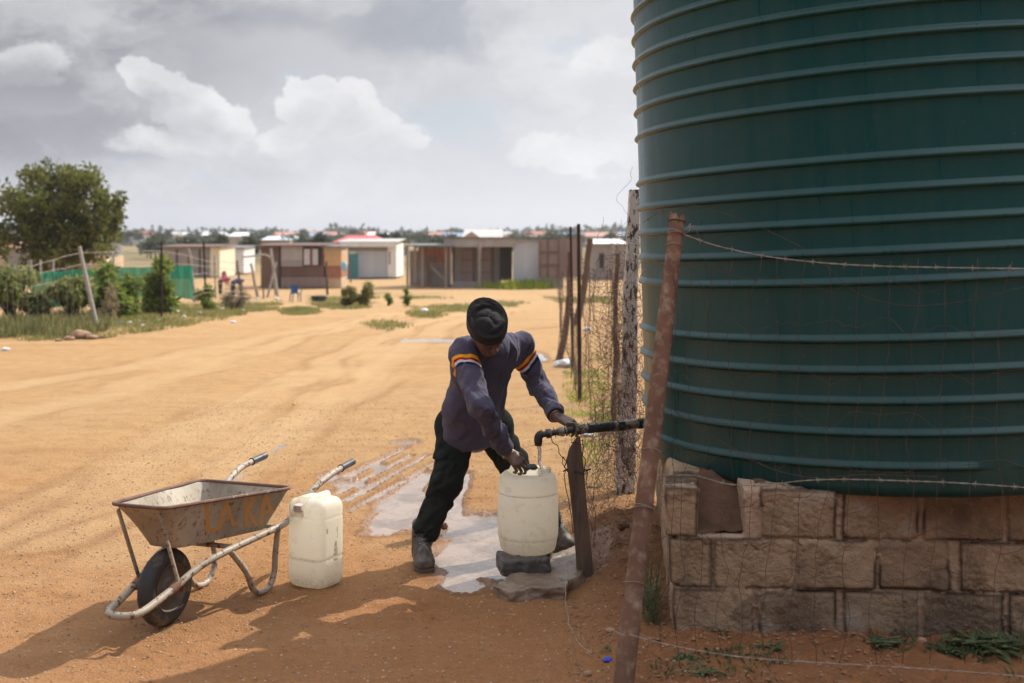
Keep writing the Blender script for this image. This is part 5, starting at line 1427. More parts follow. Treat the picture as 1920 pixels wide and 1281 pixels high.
TEAL = M('teal_painted_door', (.05, .24, .27), (.04, .19, .22), 4, .5, bump=.1)
ROOFR = M('red_painted_roof', (.46, .075, .065), (.38, .06, .055), 3, .6, bump=.1)
ROOFG = M('pale_grey_roof', (.47, .45, .43), (.38, .365, .35), 2, .7, bump=.1)
ROOFP = M('pink_rusty_roof', (.46, .24, .18), (.36, .18, .13), 2, .7, bump=.1)
ROOFD = M('dull_dark_roof', (.19, .175, .17), (.13, .12, .115), 2, .9, bump=.1)
DARKIN = M('dark_interior', (.035, .026, .024), (.05, .035, .03), 3, .9, bump=0)
GREYP = M('grey_plaster_wall', (.33, .31, .30), (.27, .25, .24), 2, .9, bump=.2)
FASC = M('grey_fascia_board', (.40, .37, .35), (.33, .30, .285), 3, .8, bump=.2)
BLUEP = M('blue_plastic', (.03, .10, .24), (.025, .08, .2), 6, .45, bump=0)
CLOTHW = M('pale_cloth', (.62, .58, .58), (.42, .38, .42), 8, .9, bump=.3)
POLE = M('weathered_pole', (.34, .29, .25), (.22, .185, .16), 8, .85, bump=.4, stretch=(3, 3, .6))
def pbox(mb, x0, x1, y0, y1, Y, d=.05, dy=0.0):
    """box from a picture rectangle at depth Y, d metres deep behind it"""
    a = P(x0, y1, Y); b_ = P(x1, y0, Y)
    return mb.box(((a.x + b_.x) / 2, Y + d / 2 + dy, (a.z + b_.z) / 2), (b_.x - a.x, d, b_.z - a.z))
def part(name, parent, mat, x0, x1, y0, y1, Y, d=.05):
    mb = MB(); pbox(mb, x0, x1, y0, y1, Y, d); return ob(name, mb, mat, parent, smooth=False)
def roofpart(parent, mat, x0, x1, yf, yb, Y, D, th_=.05, name='roof'):
    """mono-pitch sheet from front edge (yf) rising or falling to the back (yb, both as pixels at the front depth)"""
    a, b_ = P(x0, yf, Y), P(x1, yf, Y); zb_ = P(x0, yb, Y).z; mb = MB()
    v = [(a.x - .1, Y - .15, a.z), (b_.x + .1, Y - .15, b_.z), (b_.x + .1, Y + D, zb_), (a.x - .1, Y + D, zb_)]
    mb.add(v + [(x, y, z + th_) for x, y, z in v], [(3, 2, 1, 0), (4, 5, 6, 7), (0, 1, 5, 4), (1, 2, 6, 5), (2, 3, 7, 6), (3, 0, 4, 7)]); return ob(name, mb, mat, parent, smooth=False)
def gpx(x, y): return G(x, y)
def hut(name, label, cat, x, y, group=None):
    g_ = G(x, y); return thing(name, label, cat, (g_.x, g_.y, g_.z), group=group), g_.y
# --- main long grey house
h, Y = hut('tin_house', 'long low grey tin house with wide fascia and dark open doorway', 'house', 950, 540)
part('wall', h, GREYTIN, 848, 937, 460, 541, Y + .7, 4)
part('zinc_wall', h, ZINC, 962, 1056, 449, 541, Y, 4)
part('panel_wall', h, PINKTIN, 1040, 1092, 448, 520, Y - .15, .1)
part('lower_wall', h, GREYP, 848, 905, 528, 541, Y + .4, .3)
part('fascia', h, FASC, 832, 966, 447, 463, Y - .1, .5)
part('doorway', h, DARKIN, 937, 960, 463, 526, Y + .55, .1)
roofpart(h, ROOFD, 832, 1095, 447, 447, Y - .0, 4.6)
for x0, x1 in ((866, 886), (900, 921)):
    d_ = part('wall_panel', h, PINKTIN, x0, x1, 468, 534, Y + .60, .06)
    for yy in (487, 510): part('rail', d_, BROWNTIN, x0, x1, yy, yy + 2, Y + .57, .03)
for x0 in (849, 889, 923): part('stud', h, BROWNTIN, x0, x0 + 3, 464, 538, Y + .55, .08)
for x0 in (899,): 
    mb = MB(); mb.tube([P(x0, 545, Y - .6), P(x0, 456, Y - .6)], .06, 8); ob('veranda_post', mb, POLE, h)
gt, Yg = hut('board_gate', 'brown boarded gate panel standing in front of the zinc wall', 'gate', 1030, 541)
part('board', gt, PINKTIN, 1011, 1048, 450, 520, Y - .5, .06)
for yy in (472, 496): part('rail', gt, BROWNTIN, 1011, 1048, yy, yy + 2.5, Y - .55, .04)
for xx in (1010, 1026, 1047): part('stile', gt, BROWNTIN, xx, xx + 2, 450, 541 if xx == 1026 else 520, Y - .57, .05)
# --- brick carport to its left
h, Y = hut('carport', 'open carport of poles and orange brick beside the long grey house', 'carport', 810, 541)
part('back_wall', h, BRICKT, 768, 846, 470, 538, Y + 3, .2)
part('brick_panel', h, BRICKO, 785, 846, 465, 478, Y + 1, .1); part('brick_panel', h, BRICKO, 819, 846, 478, 492, Y + 1, .1)
part('low_wall', h, GREYP, 768, 800, 500, 536, Y + 1.2, .12); part('low_wall', h, GREYP, 808, 846, 506, 538, Y + 1.4, .12)
part('pale_panel', h, FASC, 806, 842, 492, 506, Y + 1.5, .1)
roofpart(h, ROOFD, 763, 850, 462, 459, Y, 3.2)
for xx, yb in ((764, 541), (778, 530), (792, 541), (836, 542), (845, 535)):
    mb = MB(); mb.tube([P(xx, yb, Y), P(xx, 462, Y)], .05, 6); ob('pole', mb, POLE, h)
mb = MB(); mb.tube([P(808, 500, Y + .3), P(834, 526, Y + .3)], .05, 6); ob('brace', mb, POLE, h)
# --- zinc shack with white frame
h, Y = hut('zinc_shack', 'blue grey zinc shack edged with white painted boards', 'shack', 700, 523)
part('front_wall', h, ZINC, 668, 729, 470, 520, Y, 4); part('upper_wall', h, GREYTIN, 640, 730, 462, 471, Y + .02, 4)
part('white_corner', h, WHITEP, 727, 743, 456, 520, Y - .12, 4.2)
part('white_fascia', h, WHITEP, 638, 743, 455, 463, Y - .25, .3); part('window_frame', h, GREYP, 729, 732, 472, 496, Y - .15, .05)
roofpart(h, ROOFG, 636, 744, 455, 449, Y - .1, 4.2)
d_ = part('door', h, TEAL, 641, 667, 476, 525, Y - .5, .06); part('door_edge', h, TEAL, 666, 671, 475, 526, Y - .52, .1)
# --- brown patched shack
h, Y = hut('brown_shack', 'dark brown patched tin shack with curtained opening', 'shack', 545, 541)
part('wall', h, BROWNTIN, 489, 607, 462, 540, Y, 3.5)
part('grey_panel', h, FASC, 525, 567, 462, 488, Y - .06, .06); part('grey_panel', h, GREYP, 525, 567, 488, 500, Y - .06, .06)
w_ = part('window', h, DARKIN, 568, 603, 464, 498, Y - .05, .05)
for x0, x1 in ((570, 581), (586, 596)):
    part('curtain', w_, CLOTHW, x0, x1, 467, 497, Y - .08, .03)
part('stud', h, BROWNTIN, 582, 585, 462, 498, Y - .1, .04)
part('lower_board', h, PINKTIN, 527, 611, 520, 539, Y - .08, .06); part('door_strip', h, DARKIN, 523, 527, 462, 540, Y - .07, .05)
roofpart(h, BROWNTIN, 486, 608, 462, 458, Y, 3.6)
h, Y = hut('tan_lean_to', 'small tan boarded lean to built onto the brown shack', 'shed', 622, 541)
part('upper_board', h, TANP, 607, 640, 464, 477, Y, 2); part('middle_board', h, M('orange_board', (.60, .38, .20), (.5, .31, .16), 3, .8), 608, 640, 477, 499, Y + .02, 2)
part('brick_base', h, BRICKO, 612, 640, 499, 520, Y + .05, 1.9); part('foot_wall', h, TANP, 612, 640, 520, 540, Y + .1, 1.8)
roofpart(h, ROOFD, 606, 641, 464, 461, Y, 2.1)
# --- pale shacks
h, Y = hut('grey_shack', 'grey vertical board shack with a cream gable side', 'shack', 380, 521)
part('wall', h, GREYTIN, 305, 394, 464, 520, Y, 3.5); part('cream_side', h, CREAMP, 394, 412, 464, 520, Y - .03, 3.5); roofpart(h, BROWNTIN, 300, 414, 464, 460, Y, 3.6)
for xx in (330, 352, 373): part('gap', h, DARKIN, xx, xx + 3, 468, 516, Y - .03, .03)
h, Y = hut('white_shack', 'small shack with a bright white sunlit side wall', 'shack', 435, 515)
part('wall', h, GREYP, 414, 437, 470, 514, Y, 3); part('white_side', h, WHITEP, 437, 457, 464, 512, Y - .05, 3); roofpart(h, ROOFD, 412, 458, 466, 462, Y, 3.2)
h, Y = hut('left_tin_house', 'long brown tin house with a rusty pink roof under the big tree', 'house', 70, 520)
part('wall', h, GREYTIN, -60, 60, 466, 520, Y, 4); part('brown_wall', h, BROWNTIN, 60, 150, 466, 520, Y - .02, 4); part('end_wall', h, TANP, -30, 10, 470, 500, Y - .05, .06)
part('doorway', h, DARKIN, 58, 82, 480, 518, Y - .06, .05); roofpart(h, ROOFP, -70, 62, 466, 456, Y, 4.4); roofpart(h, BROWNTIN, 62, 152, 466, 460, Y, 4.4, name='low_roof')
h, Y = hut('white_tank_hut', 'low white rounded roof hut beside the satellite dish', 'hut', 190, 500)
mb = MB(); Y = 46; a = P(163, 474, Y); b_ = P(204, 478, Y); mb.tube([a, b_], .26, 16); h.location = G(185, 505); h.location.y = Y
ob('round_roof', mb, WHITEP, h, auto=40); part('wall', h, TANP, 168, 200, 480, 508, Y, 2)
# satellite dish
g_ = G(213, 545); Y = 34; dish = thing('satellite_dish', 'round white satellite dish on a pole behind the green netting', 'satellite dish', (P(213, 500, Y).x, Y, float(gbase(-12, Y))))
mb = MB(); mb.tube([P(213, 535, Y + .1), P(213, 474, Y + .1)], .03, 8); ob('pole', mb, POLE, dish)
mb = MB(); ax = Vector((.25, -.9, .35)).normalized(); mb.lathe([(.02, .0), (.12, .02), (.2, .055), (.235, .08), (.23, .085), (.12, .035), (.01, .015)], P(213, 471, Y), 28, ax, cap=False); ob('dish_bowl', mb, WHITEP, dish, auto=60)
mb = MB(); mb.tube([P(214, 479, Y - .1), P(210, 472, Y - .35)], .012, 5); ob('feed_arm', mb, POLE, dish)
# --- houses behind
def gable(name, label, x0, x1, ye, yr, yb, Y, wall, roof, D=7, group=None, hip=.0, win=2, cat='house'):
    a, b_ = P(x0, ye, Y), P(x1, ye, Y); r_ = P((x0 + x1) / 2, yr, Y + D / 2); zb_ = P(x0, yb, Y).z - 1.5; L = b_.x - a.x
    z0 = float(gbase(a.x, Y)) - .3
    t_ = thing(name, label, cat, ((a.x + b_.x) / 2, Y, z0 + .3), group=group)
    mb = MB(); mb.box(((a.x + b_.x) / 2, Y + D / 2, (a.z + z0) / 2), (L * .94, D * .94, a.z - z0)); ob('wall', mb, wall, t_, smooth=False)
    e = L * hip; v = [(a.x, Y, a.z), (b_.x, Y, a.z), (b_.x, Y + D, a.z), (a.x, Y + D, a.z), (a.x + e, Y + D / 2, r_.z), (b_.x - e, Y + D / 2, r_.z)]
    v2 = v[:4]; mb = MB(); mb.add(v, [(0, 1, 5, 4), (1, 2, 5), (2, 3, 4, 5), (3, 0, 4), (3, 2, 1, 0)]); ob('roof', mb, roof, t_, smooth=False)
    for k in range(win):
        xx = a.x + L * (k + .7) / (win + .4); mb = MB(); mb.box((xx, Y + D * .03 - .03, (a.z + z0) / 2 + .2), (min(1.2, L * .12), .06, min(1.0, (a.z - z0) * .35))); ob('window', mb, DARKIN, t_, smooth=False)
    return t_
gable('red_roof_house', 'house with a bright red roof showing above the zinc shack', 622, 712, 454, 441, 470, 95, CREAMP, ROOFR, 8, hip=.22)
h = gable('pale_gable_house', 'pale house with a grey gabled roof behind the long grey house', 866, 942, 447, 430, 470, 80, CREAMP, ROOFG, 9, hip=.0)
a, b_ = P(862, 449, 79), P(905, 449, 79); r_ = P(884, 434, 79); mb = MB(); mb.add([a, b_, r_, a + Vector((0, 4, 0)), b_ + Vector((0, 4, 0)), r_ + Vector((0, 4, 0))], [(0, 1, 2), (0, 2, 5, 3), (1, 4, 5, 2), (3, 5, 4), (0, 3, 4, 1)]); ob('front_gable', mb, BRICKT, h, smooth=False)
gable('blue_white_house', 'low house with a pale blue white roof left of the red roofed house', 488, 545, 450, 443, 465, 120, TANP, M('bluish_white_roof', (.62, .68, .76), (.55, .6, .68), 2, .6, bump=0), 8)
gable('white_shed', 'low white roofed shed right of the long grey house beyond the fence', 1108, 1178, 457, 448, 500, 60, GREYTIN, WHITEP, 5, hip=.1)
gable('orange_kiosk', 'small stall with an orange roof between the two shacks', 741, 762, 463, 457, 466, 150, PINKTIN, M('orange_roof', (.65, .30, .04), (.55, .25, .03), 2, .7, bump=0), 3, win=0, cat='stall')
# far small houses on the plain
protos = []
rr = random.Random(21)
wm_ = [CREAMP, TANP, WHITEP, GREYP, BRICKT]; rm_ = [ROOFG, ROOFP, WHITEP, M('dull_blue_roof', (.22, .30, .42), (.18, .25, .36), 2, .7, bump=0), BRICKO]
def far_house(k):
    W_, D_, Hh = rr.uniform(5, 9), 6, rr.uniform(1.9, 2.5); z0 = -.5
    t_ = thing('distant_house', 'small pale house far out on the plain among dark trees', 'house', (0, 0, 0), group='small houses far away on the plain')
    mb = MB(); mb.box((0, 0, (Hh + z0) / 2), (W_ * .95, D_ * .95, Hh - z0)); ob('wall', mb, wm_[k % 5], t_, smooth=False, world=False)
    mb = MB(); e = W_ * .12 * (k % 2); a, b_ = -W_ / 2, W_ / 2; mb.add([(a, -D_ / 2, Hh), (b_, -D_ / 2, Hh), (b_, D_ / 2, Hh), (a, D_ / 2, Hh), (a + e, 0, Hh + .9), (b_ - e, 0, Hh + .9)], [(0, 1, 5, 4), (1, 2, 5), (2, 3, 4, 5), (3, 0, 4), (3, 2, 1, 0)]); ob('roof', mb, rm_[(k * 2) % 5], t_, smooth=False, world=False)
    return t_
hp_ = [far_house(k) for k in range(5)]
spots = []
for i in range(46):
    px = rr.uniform(230, 1185); Y = rr.choice([rr.uniform(230, 330), rr.uniform(330, 620)]); 
    if px < 480 and rr.random() < .4: continue
    spots.append((px, Y))
for i, (px, Y) in enumerate(spots):
    o = hp_[i] if i < 5 else copy_tree(hp_[rr.randrange(5)])
    x = (px - 960) / FPX * Y; o.location = (x, Y, float(gbase(x, Y))); o.rotation_euler = (0, 0, rr.uniform(-.5, .5))

# --- foliage
LEAFT = leafmat('tree_leaf', (.045, .062, .015), (.21, .22, .05), .45, .6)
LEAFB = leafmat('shrub_leaf', (.06, .10, .02), (.27, .33, .065), .5, 2.0)
LEAFP = leafmat('peach_leaf', (.06, .095, .024), (.34, .35, .12), .5, 3.0)
LEAFD = leafmat('distant_leaf', (.055, .070, .040), (.11, .125, .065), .25, .2)
GRASSM = leafmat('verge_grass_blade', (.13, .155, .045), (.40, .35, .14), .4, 1.2)
GRASSG = leafmat('bright_grass_blade', (.22, .30, .03), (.42, .46, .07), .4, 1.2)
DRYM = leafmat('dry_stem', (.28, .21, .12), (.40, .31, .18), .3, 1.2)
BARK = M('rough_bark', (.075, .055, .042), (.045, .034, .027), 8, .9, bump=.8)
def leaves(name, C_, Rr, counts, size, mat, parent=None, droop=0.0, seed=0, aspect=.45, kind=None, squash=1.0, hollow=.35):
    """many small folded leaf faces spread through clumps"""
    r = np.random.default_rng(seed); Vs = []; 
    for c_, rad, n in zip(C_, Rr, counts):
        d = r.normal(size=(n, 3)); d /= np.linalg.norm(d, axis=1)[:, None]; q = (hollow + (1 - hollow) * r.random(n)) ** .7 * rad
        pos = np.array(c_)[None] + d * q[:, None] * np.array([1, 1, squash])
        ax = r.normal(size=(n, 3)) + d * .8; ax[:, 2] -= droop * 2; ax /= np.linalg.norm(ax, axis=1)[:, None]
        sd = np.cross(ax, r.normal(size=(n, 3))); sd /= np.linalg.norm(sd, axis=1)[:, None]; up = np.cross(ax, sd)
        L = size * (.6 + .8 * r.random(n))[:, None]; w_ = L * aspect * .5
        Vs.append(np.stack([pos, pos + ax * L * .5 + sd * w_ + up * w_ * .4, pos + ax * L, pos + ax * L * .5 - sd * w_ + up * w_ * .4], 1))
    V = np.concatenate(Vs).reshape(-1, 3); F = np.arange(len(V)).reshape(-1, 4)
    return link(name, mesh_np(name, V, F), mat, parent, smooth=False)
def clumps(cx_, cy_, cz, rx, ry, rz, n, seed, lo=-.6):
    r = random.Random(seed); out = []
    for k in range(n):
        a = r.uniform(0, 6.283); u = r.uniform(lo, 1); s_ = math.sqrt(max(0, 1 - u * u)); q = r.uniform(.45, 1.0)
        out.append((cx_ + rx * q * s_ * math.cos(a), cy_ + ry * q * s_ * math.sin(a), cz + rz * q * u))
    return out
# the big tree on the left
Yt = 34; tb_ = P(112, 530, Yt); tz = float(gbase(tb_.x, Yt))
tree = thing('big_tree', 'large round dark green tree at the left behind the garden fence', 'tree', (tb_.x, Yt, tz))
CL = [(60, 350, 26), (112, 335, 30), (155, 330, 20), (165, 345, 26), (185, 372, 26), (22, 372, 20), (40, 392, 34), (88, 378, 42), (140, 382, 42), (205, 392, 24), (215, 378, 12), (18, 425, 34), (66, 425, 40), (120, 425, 44), (172, 420, 36), (205, 430, 24), (-15, 440, 26), (45, 460, 34), (95, 465, 38), (145, 465, 36), (190, 460, 24), (85, 348, 22), (10, 365, 10), (225, 402, 10), (130, 322, 12), (75, 330, 10), (100, 405, 34), (70, 400, 30), (150, 410, 30), (110, 430, 36), (60, 440, 34), (165, 440, 34), (130, 360, 34), (120, 478, 30), (70, 480, 28), (165, 482, 24)]
rr = random.Random(2); C_ = []; Rd_ = []; Nn = []
limbs = MB(); base_ = Vector((tb_.x, Yt, tz)); fork = P(110, 490, Yt)
wob_tube(limbs, base_ - Vector((0, 0, .1)), fork, .24, .18, 8, .03, 10, 3)
for i, (x, y, r_) in enumerate(CL):
    dep = rr.uniform(-1.3, 1.3) * (1 - min(1, abs(x - 110) / 160)); c_ = P(x, y, Yt + dep); rm = r_ / FPX * Yt
    wob_tube(limbs, fork + Vector((rr.uniform(-.1, .1), rr.uniform(-.1, .1), rr.uniform(-.2, .3))), c_, .07, .018, 7, .06, 6, i)
    for k in range(6):
        o_ = Vector((rr.gauss(0, 1), rr.gauss(0, 1.0), rr.gauss(0, .8))); o_ = o_.normalized() * rm * rr.uniform(.25, .95)
        C_.append(tuple(c_ + o_)); q = rm * rr.uniform(.3, .6); Rd_.append(q); Nn.append(int(68 * (q / .35) ** 1.6))
ob('trunk', limbs, BARK, tree, auto=180)
for i in range(150):   # loose sprays of leaf standing out of the outline
    x, y, r_ = CL[rr.randrange(len(CL))]; a = rr.uniform(0, 6.283); q = P(x + math.cos(a) * r_ * 1.15, y + math.sin(a) * r_ * 1.0, Yt + rr.uniform(-1.2, 1.2)); C_.append(tuple(q)); Rd_.append(rr.uniform(.12, .26)); Nn.append(45)
leaves('crown', C_, Rd_, Nn, .165, LEAFT, tree, .1, 5, hollow=.1)
# shrubs along the left fence
def shrub(name, label, px, pyb, Y, w_px, pyt, mat, n=9, leaf=.13, cnt=200, stem=True, cat='shrub', droop=.3, group=None, seed=0, asp=.35, lo=-.5):
    g_ = P(px, pyb, Y); z0 = float(gbase(g_.x, Y)); top = P(px, pyt, Y).z; rx = w_px / 2 / FPX * Y; hh = top - z0
    t_ = thing(name, label, cat, (g_.x, Y, z0), group=group)
    mb = MB(); r = random.Random(seed); cz = z0 + hh * (.58 if stem else .48); rz = hh * (.42 if stem else .5)
    cl_ = clumps(g_.x, Y, cz, rx * .72, rx * .72, rz * .75, n, seed + 5, lo)
    if not stem: cl_ += clumps(g_.x, Y, z0 + rz * .35, rx * .8, rx * .8, rz * .3, max(4, n // 2), seed + 9, -.3)
    for k, c_ in enumerate(cl_):
        wob_tube(mb, (g_.x + r.uniform(-.04, .04), Y, z0), c_, .014 if not stem else .022, .006, 5, .02, 5, seed + k)
    ob('stem', mb, BARK, t_, auto=180)
    leaves('foliage', cl_, [rx * r.uniform(.26, .46) for _ in cl_], [cnt] * len(cl_), leaf, mat, t_, droop, seed, asp, hollow=.0)
    return t_
shrub('peach_tree', 'small drooping leafed fruit tree at the far left edge', 22, 612, 21.5, 105, 492, LEAFP, 14, .13, 330, seed=1, droop=.8, asp=.28, cat='fruit tree')
shrub('peach_tree', 'small drooping fruit tree left of the leaning pale post', 137, 606, 21.8, 92, 500, LEAFP, 14, .13, 330, seed=2, droop=.8, asp=.28, cat='fruit tree')
shrub('peach_tree', 'low thin fruit tree between the two drooping fruit trees', 68, 605, 21.6, 60, 540, LEAFP, 7, .13, 200, seed=3, droop=.8, asp=.28, cat='fruit tree')
shrub('green_shrub', 'round bright green shrub just right of the leaning pale post', 214, 594, 23, 98, 481, LEAFB, 18, .15, 240, seed=4, stem=False, lo=-.9)
shrub('green_shrub', 'tall narrow green shrub beside the dark iron stake', 298, 575, 25, 62, 465, LEAFB, 18, .15, 220, seed=5, stem=False, lo=-.9)
shrub('green_shrub', 'tiny low green shrub behind the second pale post', 385, 556, 30, 44, 530, LEAFB, 7, .08, 160, seed=6, stem=False)
shrub('yellow_bush', 'low yellowish bush in front of the teal door', 655, 549, 34, 36, 530, leafmat('yellow_leaf', (.12, .12, .03), (.24, .21, .05), .3), 7, .08, 200, seed=7, stem=False)
shrub('yellow_bush', 'low yellowish bush in front of the zinc wall', 686, 549, 34, 44, 524, leafmat('yellow_leaf_two', (.11, .12, .03), (.26, .23, .06), .3), 8, .08, 200, seed=8, stem=False)
shrub('grey_bush', 'greyish bare bush below the white shack', 440, 556, 31, 70, 530, leafmat('grey_leaf', (.10, .09, .06), (.17, .15, .09), .3), 9, .07, 160, seed=9, stem=False, asp=.2)
shrub('grey_bush', 'thin pale bare bush right of the satellite dish shrub', 205, 585, 22, 40, 520, DRYM, 7, .12, 60, seed=10, stem=False, asp=.08)
shrub('green_tuft', 'small green bush at the mid distance right of the yellow bushes', 728, 546, 35, 16, 534, LEAFB, 6, .08, 60, seed=11, stem=False, lo=-1)
shrub('green_tuft', 'small green bush left of the carport poles', 764, 546, 35, 14, 532, LEAFB, 6, .08, 60, seed=12, stem=False, lo=-1)
shrub('leafy_tree', 'green tree standing behind the red roof', 745, 450, 110, 24, 428, LEAFD, 6, .5, 120, seed=13, cat='tree')
shrub('leafy_tree', 'round green tree left of the red roof', 603, 455, 100, 30, 430, LEAFD, 8, .5, 140, seed=14, cat='tree')
shrub('leafy_tree', 'spreading green tree right of the red roof', 712, 450, 105, 34, 429, LEAFD, 8, .5, 130, seed=15, cat='tree')
shrub('leafy_tree', 'dark spreading tree above the grey shack', 405, 462, 90, 46, 436, LEAFD, 10, .45, 150, seed=16, cat='tree')
shrub('leafy_tree', 'dark spreading tree above the white shack', 470, 462, 95, 36, 443, LEAFD, 8, .45, 130, seed=17, cat='tree')
shrub('leafy_tree', 'pale bush tree above the grey shack roof', 355, 462, 95, 34, 446, LEAFD, 8, .45, 120, seed=18, cat='tree')
# far trees: one family of copies plus the wood beyond
rr = random.Random(33); ft = []
for k in range(5):
    t_ = thing('distant_tree', 'small dark bushy tree far out on the plain', 'tree', (0, 0, 0), group='dark trees far away on the plain')
    mb = MB(); mb.tube([(0, 0, -.3), (0, 0, 2.4)], [.22, .12], 6); ob('trunk', mb, BARK, t_, world=False)
    cl_ = clumps(0, 0, 3.2, 2.4 + .3 * k, 2.2, 1.5, 7, k + 50); leaves('crown', cl_, [1.3] * 7, [60] * 7, .8, LEAFD, t_, 0, k + 60, .6, hollow=.1); ft.append(t_)
for i in range(190):
    o = ft[i] if i < 5 else copy_tree(ft[rr.randrange(5)]); px = rr.uniform(215, 1195); Y = rr.choice([rr.uniform(110, 180), rr.uniform(180, 300), rr.uniform(300, 480), rr.uniform(480, 700)]); x = (px - 960) / FPX * Y
    if px > 1195 - 0: continue
    o.location = (x, Y, float(gbase(x, Y))); o.rotation_euler = (0, 0, rr.uniform(0, 6.28)); s_ = rr.uniform(.36, .66) * (.5 + Y / 480); o.scale = (s_ * rr.uniform(.9, 1.3), s_, s_)
n = 900; r = np.random.default_rng(12); cc = []; rd = []
for k in range(n):
    px = r.uniform(-300, 2300); Y = r.uniform(520, 1500); x = (px - 960) / FPX * Y; cc.append((x, Y, float(gbase(x, Y)) + r.uniform(1, 4.0))); rd.append(r.uniform(3, 6) * (1 + (Y - 500) / 1500))
tag(leaves('distant_treeline', cc, rd, [26] * n, 3.0, LEAFD, seed=9, aspect=.7, squash=.5, hollow=.1), 'low dark treeline along the horizon', kind='stuff')

# --- grass (nobody could count it)
def grass(name, label, n, area, hgt, mat, seed, mask=None, wid=.006, lean=.5, strict=True):
    r = np.random.default_rng(seed); X = r.uniform(area[0], area[1], n); Y = r.uniform(area[2], area[3], n)
    g_ = grass_mask(X, Y, True) if mask is None else mask(X, Y); k = r.random(n) < g_; X, Y = X[k], Y[k]; n = len(X)
    Z = gz(X, Y); cl = fbm(X * 1.6, Y * 1.6, 0, 160, 3); h_ = hgt * (.35 + .9 * r.random(n)) * (.4 + 1.2 * cl); a = r.random(n) * 6.283
    w_ = wid * (.7 + .6 * r.random(n)); dx, dy = np.cos(a) * w_, np.sin(a) * w_; lx, ly = r.normal(size=n) * h_ * lean * .5, r.normal(size=n) * h_ * lean * .5
    z0 = Z - .01
    V = np.stack([np.stack([X - dx, Y - dy, z0], -1), np.stack([X + dx, Y + dy, z0], -1), np.stack([X + dx * .6 + lx * .4, Y + dy * .6 + ly * .4, z0 + h_ * .6], -1), np.stack([X + lx, Y + ly, z0 + h_], -1), np.stack([X - dx * .6 + lx * .4, Y - dy * .6 + ly * .4, z0 + h_ * .6], -1)], 1).reshape(-1, 3)
    o = link(name, mesh_np(name, V, np.arange(len(V)).reshape(-1, 5)), mat, smooth=False); return tag(o, label, kind='stuff')
grass('verge_grass', 'rough grass and weeds along the left fence', 130000, (-13.5, -3.5, 15, 36), .085, GRASSM, 1, wid=.012)
grass('grass_patches', 'thin green grass patches on the open ground', 130000, (-8, 3.5, 13, 42), .075, GRASSM, 2, wid=.012)
def gm(X, Y): px, py = to_px(X, Y, gbase(X, Y)); return np.clip(ell_px(px + (vn(X * 2, Y) - .5) * 30, py, (970, 535, 90, 9)) * 2, 0, 1)
grass('bright_grass', 'bright green grass in front of the long grey house', 90000, (-5, 6, 33, 50), .34, GRASSG, 3, gm, wid=.02)
def bank(X, Y): px, py = to_px(X, Y, gbase(X, Y)); return poly_in(px + (vn(X * 2, Y) - .5) * 20, py + (vn(X * 3, Y * 3) - .5) * 8, [(-300, 640), (0, 634), (120, 632), (200, 622), (225, 600), (180, 598), (0, 604), (-300, 600)]).astype(float) * .9
grass('bank_weeds', 'tall dark weeds on the bank below the left fence', 30000, (-13.5, -5.5, 16.5, 24), .22, leafmat('bank_weed_blade', (.09, .115, .035), (.36, .32, .14), .3, 1.0), 4, bank, wid=.014)
def gw(X, Y): px, py = to_px(X, Y, gbase(X, Y)); return (np.clip(ell_px(px, py, (1110, 760, 60, 130)), 0, 1) * (fbm(X * 3, Y * 3, 0, 171, 3) > .52)) * .7
grass('sparse_grass', 'sparse green grass around the foot of the wire fence', 40000, (.1, 1.6, 7, 16), .06, GRASSG, 5, gw, wid=.004)
def pw(X, Y):
    s_ = (X - .655) * .998 - (Y - 4.63) * .06; d_ = (X - .655) * .06 + (Y - 4.63)
    return ((d_ < .0) & (d_ > -.55) & (s_ > -.2)) * np.clip(fbm(X * 4.5, Y * 4.5, 0, 172, 3) * 6 - 3.5, 0, 1) * ss(-.6, -.1, d_)
WEEDM = leafmat('plinth_weed_leaf', (.07, .095, .04), (.15, .18, .08), .35, 4)
grass('plinth_weeds', 'low green weeds at the foot of the block plinth', 30000, (.5, 3.0, 3.7, 4.8), .035, WEEDM, 6, pw, wid=.005, lean=1.6)
# leafy weed patches near the plinth, each a plant
def rosette(name, label, px, py, r_, n, seed, h_=.5, group=None):
    g_ = G(px, py); r = random.Random(seed); mb = MB()
    for k in range(n):
        a = r.uniform(0, 6.28); L = r_ * r.uniform(.5, 1); d = Vector((math.cos(a), math.sin(a), h_ * r.uniform(.3, 1.2))).normalized(); s_ = Vector((-math.sin(a), math.cos(a), 0)) * L * .16
        o_ = Vector((r.gauss(0, r_ * .4), r.gauss(0, r_ * .3), 0)); p0 = g_ + o_ + Vector((0, 0, -.002)); mb.add([p0, p0 + d * L * .5 + s_, p0 + d * L - Vector((0, 0, L * .2)), p0 + d * L * .5 - s_], [(0, 1, 2, 3)])
    o = ob(name, mb, WEEDM, smooth=False); origin(o, g_); return tag(o, label, 'weed', group)
rosette('weed', 'low green leafy weed beside the lower barbed wire left', 1290, 1238, .07, 46, 1)
rosette('weed', 'green star shaped weed nearest the bottom edge under the plinth', 1315, 1268, .06, 34, 2)
rosette('weed', 'small green weed in front of the second bottom block', 1440, 1222, .06, 36, 3)
rosette('weed', 'wide green weed patch at the foot of the third bottom block', 1640, 1210, .09, 80, 4)
rosette('weed', 'dense green weed clump at the right edge by the plinth', 1860, 1222, .12, 120, 5)
rosette('weed', 'green weed clump right of the brown stone', 1790, 1228, .07, 50, 6)
rosette('weed', 'small green sprout on the soil mound left of the pipe post', 1140, 990, .04, 20, 7)
rosette('weed', 'bright green sprout behind the notched stake', 1115, 915, .06, 30, 8)
rosette('weed', 'tiny green seedling right at the foot of the pipe post', 1148, 1222, .04, 14, 9)
mb = MB(); r = random.Random(4)
